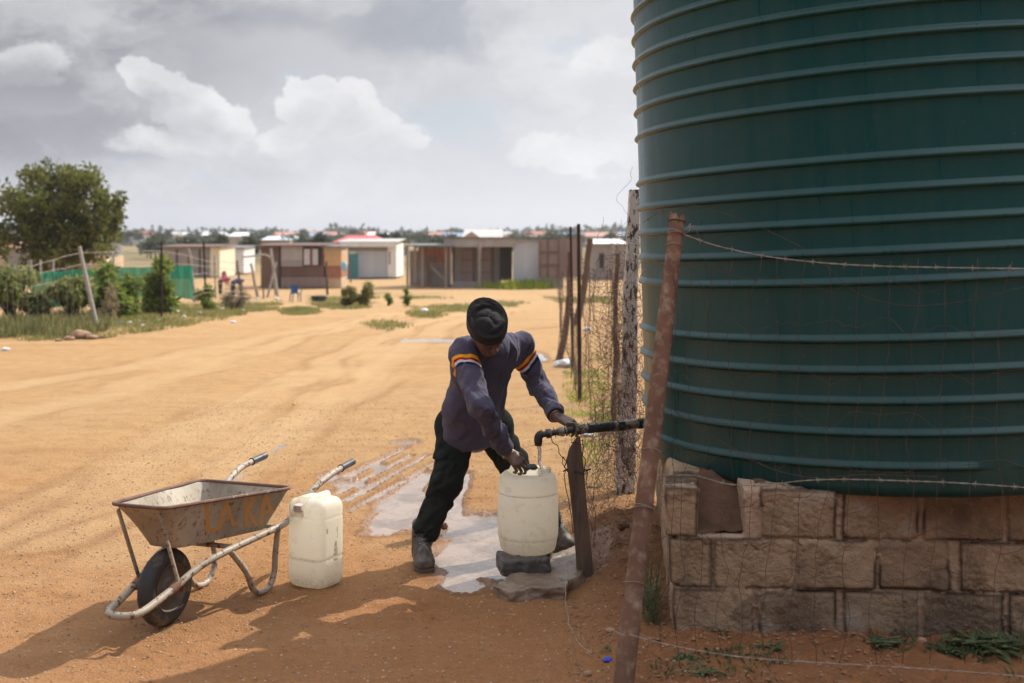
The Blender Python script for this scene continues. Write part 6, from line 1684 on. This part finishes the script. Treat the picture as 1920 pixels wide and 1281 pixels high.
for k in range(46):
    b0 = Vector((.585 + r.gauss(0, .022), 4.86 + r.gauss(0, .15), .08)); q = b0.copy(); d = Vector((r.gauss(0, .16), r.gauss(0, .16), 1)).normalized(); n_ = r.randint(4, 9)
    for j in range(n_):
        q2 = q + d * .032; w_ = Vector((.0016, 0, 0)); mb.add([q - w_, q + w_, q2 + w_, q2 - w_], [(0, 1, 2, 3)])
        for s_ in (1, -1):
            a = r.uniform(0, 6.28); L = r.uniform(.018, .05) * (1 - .4 * j / n_); e = Vector((math.cos(a), math.sin(a), r.uniform(-.1, .7))).normalized() * L; sd_ = Vector((-math.sin(a), math.cos(a), 0)) * L * .12
            mb.add([q, q + e * .5 + sd_, q + e, q + e * .5 - sd_], [(0, 1, 2, 3)])
        q = q2; d = (d + Vector((r.gauss(0, .12), r.gauss(0, .12), 0))).normalized()
o = ob('tall_weed', mb, WEEDM, smooth=False); origin(o, (.585, 4.85, .08)); tag(o, 'tall green weeds growing against the side of the plinth', 'weed')

# --- posts of the fences
def post_px(name, label, x0, y0, x1, y1, wpx, mat, Y=None, seed=1, cat='fence post', amp=.012, group=None, bend=None):
    g_ = G(x0, y0) if Y is None else P(x0, y0, Y); g_.z = float(gz(g_.x, g_.y)) - .02; r_ = wpx / 2 / FPX * g_.y
    return wood_post(name, label, g_, P(x1, y1, g_.y), r_, r_ * .8, mat, seed, amp, cat, group, bend)
post_px('iron_fence_post', 'straight dark iron post standing alone right of the man', 1087, 752, 1085, 420, 8, IRON, amp=.001)
post_px('wooden_fence_post', 'brown crooked fence post leaning behind the first iron post', 1048, 675, 1070, 472, 13, OLDWOOD, seed=3, bend=(.05, 0, 0))
post_px('iron_fence_post', 'thin dark iron post close behind the first iron post', 1074, 690, 1070, 425, 6, IRON, seed=4, amp=.002)
post_px('wooden_fence_post', 'thick brown fence post leaning right with a dark top', 1078, 610, 1106, 448, 14, OLDWOOD, seed=5, bend=(.05, 0, 0))
post_px('wooden_fence_post', 'wire wrapped brown post just left of the painted post', 1150, 810, 1158, 476, 10, OLDWOOD, seed=6)
post_px('wooden_fence_post', 'pale thin post far behind the crumpled wire', 1152, 560, 1148, 456, 7, POLE, seed=7)
post_px('garden_post', 'pale round post leaning left between the fruit trees', 182, 590, 149, 462, 9, CONC, Y=20.6, seed=8, amp=.004)
post_px('garden_post', 'thin dark iron stake in front of the tall narrow shrub', 303, 597, 303, 452, 4.5, IRON, seed=9, amp=.002)
post_px('garden_post', 'thin dark iron stake right of the green netting', 386, 576, 382, 452, 4.5, IRON, seed=10, amp=.002)
post_px('garden_post', 'pale leaning post at the right end of the green netting', 366, 566, 353, 466, 8, POLE, seed=11)
post_px('garden_post', 'dark leaning stick right of the grey bush', 454, 566, 444, 489, 5, OLDWOOD, seed=12)
post_px('garden_post', 'pale leaning post left of the brown shack', 483, 558, 471, 494, 6, POLE, seed=13)
post_px('garden_post', 'long pale pole leaning against the bent gate pipe', 521, 556, 507, 466, 6, CONC, seed=14, amp=.004)
post_px('garden_post', 'short crossed pale pole by the bent gate pipe', 501, 558, 518, 492, 5, CONC, seed=15, amp=.004)
post_px('garden_post', 'dark post right of the black tub', 614, 553, 612, 490, 5, OLDWOOD, seed=16)
post_px('garden_post', 'thin pale stake below the white shack', 405, 560, 402, 480, 3.5, POLE, seed=17)
post_px('garden_post', 'dark thin stick in front of the brown shack left side', 494, 560, 492, 500, 3, OLDWOOD, seed=18)
post_px('garden_post', 'post in front of the zinc shack', 658, 530, 657, 485, 3, BROWNTIN, seed=19)
g_ = G(470, 556); mb = MB(); pts_ = [P(x, y, g_.y + .3) for x, y in ((455, 482), (470, 481), (490, 478), (500, 479), (507, 484), (512, 495), (514, 520), (516, 553))]; mb.tube(sm(pts_), .035, 8)
o = ob('bent_gate_pipe', mb, CONC, auto=180); origin(o, (pts_[-1].x, pts_[-1].y, float(gbase(0, g_.y)))); tag(o, 'pale bent metal pipe of an old gate beside the brown shack', 'gate pipe')

# green shade netting
NETM, t, b = new_mat('green_shade_net')
tcn = t.n('ShaderNodeTexCoord'); n1 = t.noise(tcn.outputs['Object'], 2.5, 4, .6).outputs[0]
t.l(t.mix(t.mapr(n1, .3, .7), (.012, .20, .115), (.02, .27, .17)), b.inputs['Base Color']); b.inputs['Roughness'].default_value = .7; b.inputs['Alpha'].default_value = .86
tr = t.n('ShaderNodeBsdfTranslucent'); tr.inputs[0].default_value = (.015, .30, .17, 1); ms = t.n('ShaderNodeMixShader'); ms.inputs[0].default_value = .3
t.l(b.outputs[0], ms.inputs[1]); t.l(tr.outputs[0], ms.inputs[2]); t.l(ms.outputs[0], NETM.node_tree.nodes['Material Output'].inputs[0])
def net(name, label, x0, x1, yt, yb, Y0, Y1, seed):
    mb = MB(); N_ = 60; Mz = 10; vs = []
    for i in range(N_ + 1):
        t_ = i / N_; px = x0 + (x1 - x0) * t_; Y = Y0 + (Y1 - Y0) * t_; sag = 8 * math.sin(t_ * 9) ** 2 * (.5)
        ytt = yt(t_) + sag * .4; ybb = yb(t_)
        for j in range(Mz + 1):
            u = j / Mz; q = P(px, ytt + (ybb - ytt) * u, Y); q.y += .12 * (float(vn(t_ * 14, u * 3, seed)) - .5) + .05 * math.sin(t_ * 60); vs.append(q)
    mb.add(vs, [(i * (Mz + 1) + j, (i + 1) * (Mz + 1) + j, (i + 1) * (Mz + 1) + j + 1, i * (Mz + 1) + j + 1) for i in range(N_) for j in range(Mz)])
    o = ob(name, mb, NETM, auto=180); q = P(x0, yb(0), Y0); origin(o, q); return tag(o, label, 'netting')
net('shade_netting', 'green shade netting stretched behind the tall shrub', 165, 362, lambda t_: 503 - 6 * t_, lambda t_: 566 - 8 * t_ + 8 * math.sin(t_ * 7), 27, 28, 1)
net('shade_netting', 'green shade netting behind the drooping fruit trees', 58, 165, lambda t_: 512 - 8 * t_, lambda t_: 578 - 6 * t_, 26, 26.8, 2)

# thin fence wires on the left and a mesh
def wires(name, label, lines, Y0, Y1, r_, mat, cat='wire fence', vert=None, seed=1):
    t_ = None; mb = MB()
    for L in lines:
        x0, x1 = L[0][0], L[-1][0]; pts_ = []
        for i in range(len(L) - 1):
            for k in range(8):
                u = k / 8; x = L[i][0] + (L[i + 1][0] - L[i][0]) * u; y = L[i][1] + (L[i + 1][1] - L[i][1]) * u; s_ = (x + 300) / 900
                pts_.append(P(x, y + (float(vn(x * .05, y * .1, seed)) - .5) * 3, Y0 + (Y1 - Y0) * s_))
        x, y = L[-1]; pts_.append(P(x, y, Y0 + (Y1 - Y0) * (x + 300) / 900)); mb.tube(pts_, r_, 4)
    o = ob(name, mb, mat, auto=180); return o
L_ = []
for k, (ya, yb, yc, yd) in enumerate(((505, 487, 470, 500), (520, 505, 492, 512), (540, 528, 520, 525), (560, 550, 545, 540), (580, 575, 565, 552), (598, 590, 580, 560))):
    L_.append([(-250, ya + 8), (-60, ya + 2), (0, ya), (60, (ya + yb) / 2 + 3), (152 + k * 5, yb - 14 + 4 * k), (303, yc), (384, yd - 12), (482, yd)])
wf_ = wires('garden_wire_fence', '', L_, 18.5, 33, .0055, GALV); 
g0 = P(0, 610, 20.4); origin(wf_, g0); tag(wf_, 'thin slack wire fence strung along the left garden', 'wire fence')
mb = MB()
for k, x in enumerate(list(range(-60, 150, 14))): 
    q0 = P(x, 500 + (3 if k % 2 else 0), 20.4); q1 = P(x + 4, 602, 20.4); mb.tube([q0, q0.lerp(q1, .5) + Vector((.02 * math.sin(k * 3), 0, 0)), q1], .004, 3)
ob('mesh_wires', mb, GALV, wf_)
for x, lab_ in ((58, 'leftmost thin pale picket standing under the big tree'), (76, 'middle thin pale picket standing under the big tree'), (100, 'rightmost thin pale picket standing under the big tree')): 
    mb = MB(); mb.tube([P(x, 535, 27), P(x, 487, 27)], .03, 6); o = ob('picket', mb, CONC); origin(o, P(x, 535, 27)); tag(o, lab_, 'picket', 'pale pickets under the big tree')

# blue chair, tub, plastic bag on door
def chair_at(px, py, Y, s_=1.0):
    g_ = P(px, py, Y); g_.z = float(gbase(g_.x, Y)); t_ = thing('plastic_chair', 'blue plastic garden chair in front of the brown shack', 'chair', g_, .5); t_.scale = (.68, .68, .68)
    W_, Hs = .46, .42
    for sx in (-1, 1):
        for sy in (-1, 1): mb = MB(); mb.tube([(sx * .22, sy * .22, 0), (sx * .19, sy * .19, Hs)], .028, 8); ob('leg', mb, BLUEP, t_, world=False)
    mb = MB(); mb.box((0, 0, Hs), (W_, W_, .04), bev=.015); ob('seat', mb, BLUEP, t_, world=False)
    mb = MB(); N_ = 9; v = []
    for i in range(N_): 
        a = (i / (N_ - 1) - .5) * 1.5
        for z in (Hs, Hs + .2, Hs + .42 - .05 * abs(a)): v.append((math.sin(a) * .27, .2 + .04 * (z - Hs) * 2 - .1 * (1 - math.cos(a)), z))
    mb.add(v, [(3 * i + j, 3 * i + 3 + j, 3 * i + 4 + j, 3 * i + 1 + j) for i in range(N_ - 1) for j in (0, 1)]); o = ob('backrest', mb, BLUEP, t_, world=False)
    for sx in (-1, 1): mb = MB(); mb.tube([(sx * .23, -.2, Hs), (sx * .24, -.2, Hs + .2), (sx * .25, .2, Hs + .24)], .02, 6); ob('armrest', mb, BLUEP, t_, world=False)
chair_at(554, 541, 38.5)
g_ = P(598, 540, 38.5); g_.z = float(gbase(g_.x, 38.5)); mb = MB(); mb.lathe([(.02, 0), (.22, 0), (.28, .18), (.30, .19), (.29, .2), (.26, .19), (.2, .03), (.02, .02)], g_, 24); o = ob('wash_tub', mb, M('dark_tub_plastic', (.03, .045, .055), (.04, .055, .065), 8, .5, bump=0), auto=40); origin(o, g_); tag(o, 'dark round wash tub on the ground by the brown shack', 'tub')
# litter
BAGW = M('white_plastic_bag', (.80, .80, .82), (.66, .66, .70), 8, .45, bump=.5, bs=20, dist=.01)
def litter(name, label, px, py, w_px, h_px, mat, seed, Y=None, cat='litter', group=None):
    g_ = G(px, py) if Y is None else P(px, py, Y); r_ = w_px / 2 / FPX * g_.y; hh = h_px / FPX * g_.y
    def f(p):
        D = ell(p, (g_.x, g_.y, g_.z + hh * .35), (r_, r_ * .7, hh * .6)); k = .5 / r_
        return D - r_ * .55 * (fbm(p[..., 0] * 4 * k, p[..., 1] * 4 * k, p[..., 2] * 6 * k, seed, 3) - .5)
    q = np.array([r_ * 1.5, r_ * 1.3, hh * 1.6 + r_ * .3]); c_ = np.array([g_.x, g_.y, g_.z + hh * .3])
    o = sdf_obj(name, f, c_ - q, c_ + q, max(r_ / 9, .003), mat); origin(o, g_); return tag(o, label, cat, group)
litter('plastic_bag', 'white crumpled plastic bag lying by the fence posts', 1056, 688, 38, 16, BAGW, 1, cat='plastic bag')
litter('plastic_bag', 'white plastic scrap behind the iron post', 1101, 621, 16, 8, BAGW, 2, cat='plastic bag')
litter('plastic_bag', 'crumpled clear plastic right of the man', 1010, 680, 20, 8, BAGW, 3, cat='plastic bag')
litter('plastic_bag', 'flat white plastic scrap behind the tap stake', 1103, 818, 26, 7, BAGW, 4, cat='plastic bag')
litter('plastic_bag', 'small white plastic bag at the left edge of the road', 10, 658, 16, 7, BAGW, 5, cat='plastic bag')
litter('plastic_bag', 'white plastic on the grass island', 796, 586, 14, 8, BAGW, 6, cat='plastic bag')
litter('plastic_bag', 'blue scrap in the weeds below the leaning pale post', 224, 609, 11, 6, BLUEP, 7)
litter('blue_bottle_cap', 'bright blue plastic piece left of the foot of the pipe post', 1139, 1242, 18, 8, M('bright_blue_plastic', (.02, .05, .55), (.02, .04, .45), 8, .4, bump=0), 8)
litter('red_cup', 'small dark red cup on the grass left of the bent gate', 420, 521, 10, 14, M('dull_red', (.32, .04, .05), (.25, .03, .04), 8, .6, bump=0), 9, cat='bucket')
litter('blue_bag', 'pale blue plastic bag hanging at the teal door', 645, 505, 12, 16, M('pale_blue_plastic', (.25, .5, .7), (.4, .55, .7), 8, .5, bump=0), 10, Y=37.6, cat='plastic bag')
litter('rubbish_heap', 'dark rubbish bag at the corner of the lean to', 632, 538, 18, 14, M('dark_bag', (.04, .045, .05), (.08, .08, .08), 8, .6, bump=.3), 12, cat='rubbish bag')
rr = random.Random(14); ls = None
YEL = M('yellow_scrap', (.7, .5, .05), (.6, .4, .05), 8, .6, bump=0)
lits = [(245, 608, 12), (262, 604, 8), (330, 588, 14), (345, 596, 9), (372, 590, 12), (418, 582, 11), (448, 574, 10), (455, 584, 9), (268, 612, 8), (300, 602, 9), (482, 562, 8), (518, 562, 9), (437, 606, 10)]
LLAB = ['pale scrap right next to the blue scrap in the weeds', 'second pale scrap right of the blue scrap in the weeds', 'wide pale scrap just right of the foot of the dark iron stake', 'small pale scrap below the wide one by the iron stake', 'pale scrap left of the foot of the second iron stake', 'pale scrap in the grass right of the second iron stake', 'pale scrap below the dark leaning stick', 'small pale scrap at the grass edge below the dark leaning stick', 'tiny pale scrap lowest beside the blue scrap', 'tiny pale scrap below the foot of the dark iron stake', 'pale scrap at the foot of the pale leaning post by the brown shack', 'pale scrap at the foot of the bent gate pipe', 'lone pale scrap out on the dirt below the verge grass']
for i, (x, y, w_) in enumerate(lits):
    litter('paper_scrap', LLAB[i], x, y, w_, w_ * .5, BAGW, 20 + i, group='pale scraps of litter on the grassy verge')
litter('yellow_scrap', 'tiny yellow scrap on the open dirt left of the man', 551, 757, 7, 4, YEL, 41)
litter('clod', 'brown clod of mud at the edge of the puddle', 828, 985, 26, 12, SOIL, 42, cat='mud clod')
litter('clod', 'dark clod of soil on the mound by the pipe post', 1169, 1003, 24, 14, SOIL, 43, cat='mud clod')
STO = M('brown_field_stone', (.36, .22, .13), (.28, .17, .1), 10, .9, bump=.5)
litter('stone', 'rounded brown stone in front of the third bottom block', 1728, 1214, 18, 12, STO, 44, cat='stone')
litter('stone', 'small pale stone left of the foot of the pipe post', 1102, 1268, 18, 10, STO, 45, cat='stone')
litter('stone', 'flat brown stone under the lower barbed wire', 1145, 1186, 20, 8, STO, 46, cat='stone')
for i, (x, y, w_) in enumerate([(150, 634, 40), (172, 636, 24), (130, 638, 20), (190, 634, 16), (110, 640, 14)]):
    litter('rubble', 'rubble lump at the foot of the weedy bank', x, y, w_, w_ * .4, STO, 50 + i, cat='rubble', group='rubble lumps at the foot of the bank')

# two people far off by the white shack
def small_person(label, px, py, Y, cloth, cloth2, bent):
    g_ = P(px, py, Y); g_.z = float(gbase(g_.x, Y)); t_ = thing('person', label, 'person', g_, .8); s_ = 1.0
    hip = np.array([0, 0, .88]); 
    if bent: ch = np.array([.42, 0, 1.02]); hd = np.array([.66, 0, .98]); hn = [np.array([.55, .16, .5]), np.array([.58, -.16, .5])]
    else: ch = np.array([.05, 0, 1.38]); hd = np.array([.08, 0, 1.62]); hn = [np.array([.25, .2, 1.0]), np.array([.22, -.22, .95])]
    def bd(p):
        D = cap(p, hip, ch, .10, .12); D = smin(D, cap(p, ch, hd, .06, .06), .03); D = smin(D, ell(p, hd, (.1, .085, .11)), .02)
        for sd_, h_ in ((1, hn[0]), (-1, hn[1])): D = smin(D, cap(p, ch + (0, .17 * sd_, 0), h_, .045, .032), .03); D = smin(D, cap(p, hip + (0, .08 * sd_, 0), (.03 * sd_, .14 * sd_, .03), .08, .045), .03)
        return D
    def tp(p):
        D = cap(p, hip, ch, .14, .16)
        for sd_, h_ in ((1, hn[0]), (-1, hn[1])): D = smin(D, cap(p, ch + (0, .17 * sd_, 0), h_ + (ch - h_) * .25, .07, .055), .03)
        return D
    def lg(p):
        D = 9.0
        for sd_ in (1, -1): D = smin(D, cap(p, hip + (0, .08 * sd_, 0), (.03 * sd_, .14 * sd_, .10), .11, .07), .03)
        return D
    for nm, f, mt in (('body', bd, SKIN), ('shirt', tp, cloth), ('trousers', lg, cloth2)):
        V, F = surf(f, (-.4, -.5, -.05), (.9, .5, 1.85), .03); V = smooth_np(V, F, 1); link(nm, mesh_np(nm, V, F), mt, t_, world=False)
    return t_
C1 = M('blue_cloth', (.05, .07, .20), (.04, .05, .15), 6, .9, bump=0); C2 = M('dark_cloth', (.04, .04, .05), (.05, .05, .06), 6, .9, bump=0); C3 = M('red_cloth', (.34, .07, .10), (.28, .05, .08), 6, .9, bump=0)
small_person('distant small person in blue bending over beside the white shack', 437, 541, 42, C1, C2, True).scale = (.62, .62, .62)
small_person('distant small person in dark red stooping by the cream shack wall', 413, 534, 44, C3, C2, True).scale = (.6, .6, .6)

# ------------------------------------------------------------ wire netting
def hexnet(a, b_, h0, h1, cell, amp, r_, seed, holes=.0, slump=0.0):
    """chicken wire hung between ground points a and b_, from height h0 to h1"""
    mb = MB(); rr = random.Random(seed); a = Vector(a); b_ = Vector(b_); L = (b_ - a).length; dirv = (b_ - a).normalized(); nrm = Vector((-dirv.y, dirv.x, 0))
    nx = int(L / cell); nz_ = int((h1 - h0) / (cell * .75)); nodes = {}
    def node(i, j):
        if (i, j) not in nodes:
            u = (i + (.5 if (j // 2) % 2 else 0)) * cell; zz = h0 + j * cell * .43 * 1.0
            n1 = float(vn(u * 1.6, zz * 1.6, seed)) - .5; n2 = float(vn(u * 5, zz * 5, seed + 3)) - .5; n3 = float(vn(u * 5, zz * 5, seed + 8)) - .5
            z2 = zz * (1 - slump * math.sin(min(1, u / L) * math.pi)); q = a + dirv * (u + n3 * amp) + nrm * (n1 * amp * 4 + n2 * amp * 1.5); q.z = float(gbase(q.x, q.y)) + z2 + n2 * amp * .6
            nodes[(i, j)] = q
        return nodes[(i, j)]
    rows_ = int((h1 - h0) / (cell * .43))
    for j in range(rows_):
        for i in range(nx):
            if rr.random() < holes: continue
            p0 = node(i, j)
            if j % 2 == 0: mb.tube([p0, node(i, j + 1)], r_, 3, cap=False)
            else:
                sh = 0 if (j // 2) % 2 else -1
                mb.tube([p0, node(i + sh, j + 1)], r_, 3, cap=False); mb.tube([p0, node(i + sh + 1, j + 1)], r_, 3, cap=False)
    return mb
A0 = Vector((P(1172, 900, 8.1).x, 8.1, 0)); A1 = G(1087, 752); A2 = G(1050, 675); A1.z = A2.z = 0
cf = thing('chicken_wire_fence', 'sagging rusty chicken wire fence running back from the painted post', 'wire fence', A0)
ob('wire_mesh', hexnet(A0, A1, .02, 1.55, .055, .03, .0010, 3, .04, .06), WIRE, cf, auto=180)
ob('wire_mesh', hexnet(A1, A2, .02, 1.35, .07, .04, .0016, 4, .04, .08), WIRE, cf, auto=180)
ob('wire_mesh', hexnet(Vector((P(1100, 1000, 6.0).x, 6.05, 0)), A0 + Vector((.03, 0, 0)), .02, .72, .05, .045, .0010, 5, .15, .1), WIRE, cf, auto=180)
# crumpled loose wire in a column beside the painted post
def tangle(mb, c0, c1, n, spread, r_, seed, ln=14, step=.05):
    rr = random.Random(seed)
    for k in range(n):
        t_ = rr.random(); q = Vector(c0).lerp(Vector(c1), t_) + Vector((rr.gauss(0, spread), rr.gauss(0, spread), 0)); d = Vector((rr.gauss(0, .5), rr.gauss(0, .5), rr.gauss(0, 1.3))).normalized(); pts_ = [q.copy()]
        for j in range(ln):
            d = (d + Vector((rr.gauss(0, .45), rr.gauss(0, .45), rr.gauss(0, .45)))).normalized(); back = (Vector(c0).lerp(Vector(c1), t_) - q); back.z = 0; d += back * 1.5
            q = q + d * step; pts_.append(q.copy())
        mb.tube(pts_, r_, 3, cap=False)
    return mb
mb = MB(); Yq = 7.75
tangle(mb, P(1160, 560, Yq), P(1152, 830, Yq), 150, .045, .0012, 1)
tangle(mb, P(1178, 470, Yq - .1), P(1172, 760, Yq - .1), 70, .06, .0012, 2)
ob('crumpled_wire', mb, WIRE, cf, auto=180)
mb = MB(); tangle(mb, P(1140, 900, 6.9), P(1180, 810, 6.9), 90, .09, .0011, 3, 16, .045); tangle(mb, P(1185, 700, 6.9), P(1195, 820, 6.9), 45, .05, .0012, 4)
ob('crumpled_wire', mb, WIRE, cf, auto=180)
mb = MB(); tangle(mb, P(1200, 420, 6.4), P(1205, 700, 6.4), 26, .06, .0010, 8, 16, .06); ob('crumpled_wire', mb, WIRE, cf, auto=180)
mb = MB(); crinkle(mb, [(1200, 480), (1170, 470), (1140, 485), (1142, 520), (1165, 540), (1142, 545), (1150, 560)], 7.6, .0016, .004, 9); crinkle(mb, [(1200, 520), (1212, 500), (1230, 488), (1250, 470)], 5.6, .0022, .003, 10)
crinkle(mb, [(1176, 640), (1190, 690), (1205, 735), (1208, 790)], 7.2, .0018, .004, 11)
ob('loose_wire', mb, GALV, cf, auto=180)

# field fence and barbed strands in front of the tank
def barbed(name, label, pts3, r_, mat, seed, gap=.16, barbs=True):
    """two twisted wires with knotted barbs"""
    rr = random.Random(seed); pv = sm([P(*q) for q in pts3], 8); t_ = thing(name, label, 'barbed wire', pv[0]); mb = MB()
    # resample
    acc = [pv[0]]; 
    for q in pv[1:]:
        while (q - acc[-1]).length > .012: acc.append(acc[-1] + (q - acc[-1]).normalized() * .012)
    for ph in (0, math.pi):
        mb.tube([q + Vector((0, math.cos(i * .9 + ph), math.sin(i * .9 + ph))) * r_ * .9 for i, q in enumerate(acc)], r_ * .72, 4)
    ob('strand', mb, mat, t_, auto=180)
    if barbs:
        i = 6
        while i < len(acc) - 3:
            q = acc[i]; b = MB()
            for k in range(3): b.tube([q + Vector(((k - 1) * r_ * 1.8 + r_ * .4 * math.sin(a), math.cos(a) * r_ * 2.1, math.sin(a) * r_ * 2.1)) for a in np.linspace(0, 6.28, 9)], r_ * .6, 4, cap=False)
            for s_ in (1, -1):
                d = Vector((rr.uniform(-.4, .4), rr.uniform(-.6, .6), s_ * rr.uniform(.6, 1))).normalized(); b.tube([q - d * .002, q + d * .014], [r_ * .65, r_ * .25], 4)
                d = Vector((rr.uniform(-.8, .8), -rr.uniform(.3, .9), -s_ * .5)).normalized(); b.tube([q, q + d * .013], [r_ * .65, r_ * .25], 4)
            ob('barb', b, mat, t_, auto=180); i += int(rr.uniform(.8, 1.2) * gap / .012)
    return t_
barbed('barbed_wire', 'rusty barbed wire strand running right from the top of the leaning pipe', [(1283, 440, 4.55), (1340, 460, 4.5), (1420, 478, 4.42), (1500, 489, 4.32), (1600, 497, 4.22), (1720, 501, 4.1), (1930, 504, 3.95), (2050, 502, 3.9)], .0019, GALV, 1, .12)
barbed('barbed_wire', 'slack barbed wire drooping from above the pipe down across the green tank', [(1204, 418, 5.0), (1240, 398, 4.8), (1287, 385, 4.6), (1330, 392, 4.5), (1400, 415, 4.4), (1500, 462, 4.25), (1540, 488, 4.2), (1600, 545, 4.2), (1690, 572, 4.15), (1800, 566, 4.1), (1930, 535, 4.0)], .0009, WIRE, 2, .16)
barbed('barbed_wire', 'pale barbed wire strand along the top edge of the block plinth', [(1215, 893, 4.55), (1300, 892, 4.45), (1365, 908, 4.4), (1440, 910, 4.35), (1500, 902, 4.3), (1580, 899, 4.26), (1700, 902, 4.2), (1800, 906, 4.14), (1930, 915, 4.05), (2040, 925, 4.0)], .0018, GALV, 3, .13)
barbed('barbed_wire', 'thin barbed wire strand crossing low over the tank base', [(1262, 770, 4.5), (1330, 815, 4.45), (1400, 855, 4.4), (1455, 882, 4.36), (1530, 896, 4.32), (1620, 890, 4.27), (1760, 894, 4.2)], .0011, WIRE, 4, .15)
barbed('barbed_wire', 'grey barbed wire strand low in front of the plinth blocks', [(1180, 1190, 4.13), (1240, 1206, 4.1), (1320, 1222, 4.07), (1420, 1235, 4.04), (1560, 1244, 4.0), (1700, 1252, 3.97), (1840, 1262, 3.94), (1960, 1272, 3.9)], .0016, GALV, 5, .22)
mb = MB(); crinkle(mb, [(1180, 1195, 4.1), (1150, 1182, 4.12), (1128, 1178, 4.14)], 4.1, .0012, .002, 12); crinkle(mb, [(1062, 1040, 5.3), (1060, 1120, 4.9), (1066, 1170, 4.6), (1084, 1205, 4.4), (1110, 1225, 4.3)], 4.5, .0016, .003, 13)
o = ob('loose_wire', mb, GALV, auto=180); q = P(1110, 1240, 4.3); origin(o, q); tag(o, 'loose wire trailing over the mud left of the pipe post', 'wire')
# field mesh
ff = thing('field_fence', 'slack rusty field fence mesh hanging in front of the tank and plinth', 'wire fence', P(1300, 1240, 4.1))
mb = MB(); rr = random.Random(6); cols_ = []
xs_ = [1262, 1292, 1325, 1368, 1410, 1455, 1500, 1552, 1602, 1655, 1712, 1766, 1822, 1880, 1940]
def Yf(x): return 4.52 - (x - 1262) * .0009
for i, x in enumerate(xs_):
    top = 488 + 6 * math.sin(i); L = []; n = 26
    for k in range(n + 1):
        t_ = k / n; y = top + (1245 - top) * t_
        xx = x + 30 * (t_ - .3) * -.9 + (float(vn(i * 3.3, t_ * 9)) - .5) * 26 + (float(vn(i * 7.3, t_ * 30)) - .5) * 8
        L.append(P(xx, y, Yf(x) - .10 * max(0, (y - 900)) / 345))
    cols_.append(L); mb.tube(L, .00105, 4)
ob('vertical_wires', mb, WIRE, ff, auto=180)
mb = MB()
for k, f_ in enumerate((.05, .17, .29, .40, .50, .60, .70, .80, .91)):
    L = [P(1240 + 0 * k, 488 + 757 * f_ - 30 * (1 - f_), 4.56)]
    for i in range(len(cols_)):
        n_ = 26; q = f_ * n_ + (float(vn(i * 1.3, k * 5.7)) - .5) * 2.4; j = int(max(0, min(n_ - 1, q))); L.append(cols_[i][j].lerp(cols_[i][j + 1], min(1, max(0, q - j))))
    L2 = []
    for i in range(len(L) - 1):
        for u in range(4): w_ = L[i].lerp(L[i + 1], u / 4); L2.append(w_ + Vector((0, 0, (float(vn(i * 4 + u, k * 3.1)) - .5) * .02)))
    L2.append(L[-1]); mb.tube(L2, .0010, 4)
ob('horizontal_wires', mb, WIRE, ff, auto=180)
# ------------------------------------------------------------ air
hz = MB(); hz.box((0, 1100, 34), (3400, 3000, 74)); hm = bpy.data.materials.new('pale_air'); hm.use_nodes = True
hn = hm.node_tree; hn.nodes.clear(); pv_ = hn.nodes.new('ShaderNodeVolumePrincipled'); oo = hn.nodes.new('ShaderNodeOutputMaterial'); hn.links.new(pv_.outputs[0], oo.inputs['Volume'])
pv_.inputs['Color'].default_value = (.88, .92, 1, 1); pv_.inputs['Density'].default_value = .00042; pv_.inputs['Anisotropy'].default_value = .2
ho = ob('haze', hz, hm, smooth=False); tag(ho, 'faint pale haze over the plain', kind='stuff')
scene.cycles.volume_step_rate = 8; scene.cycles.volume_max_steps = 64
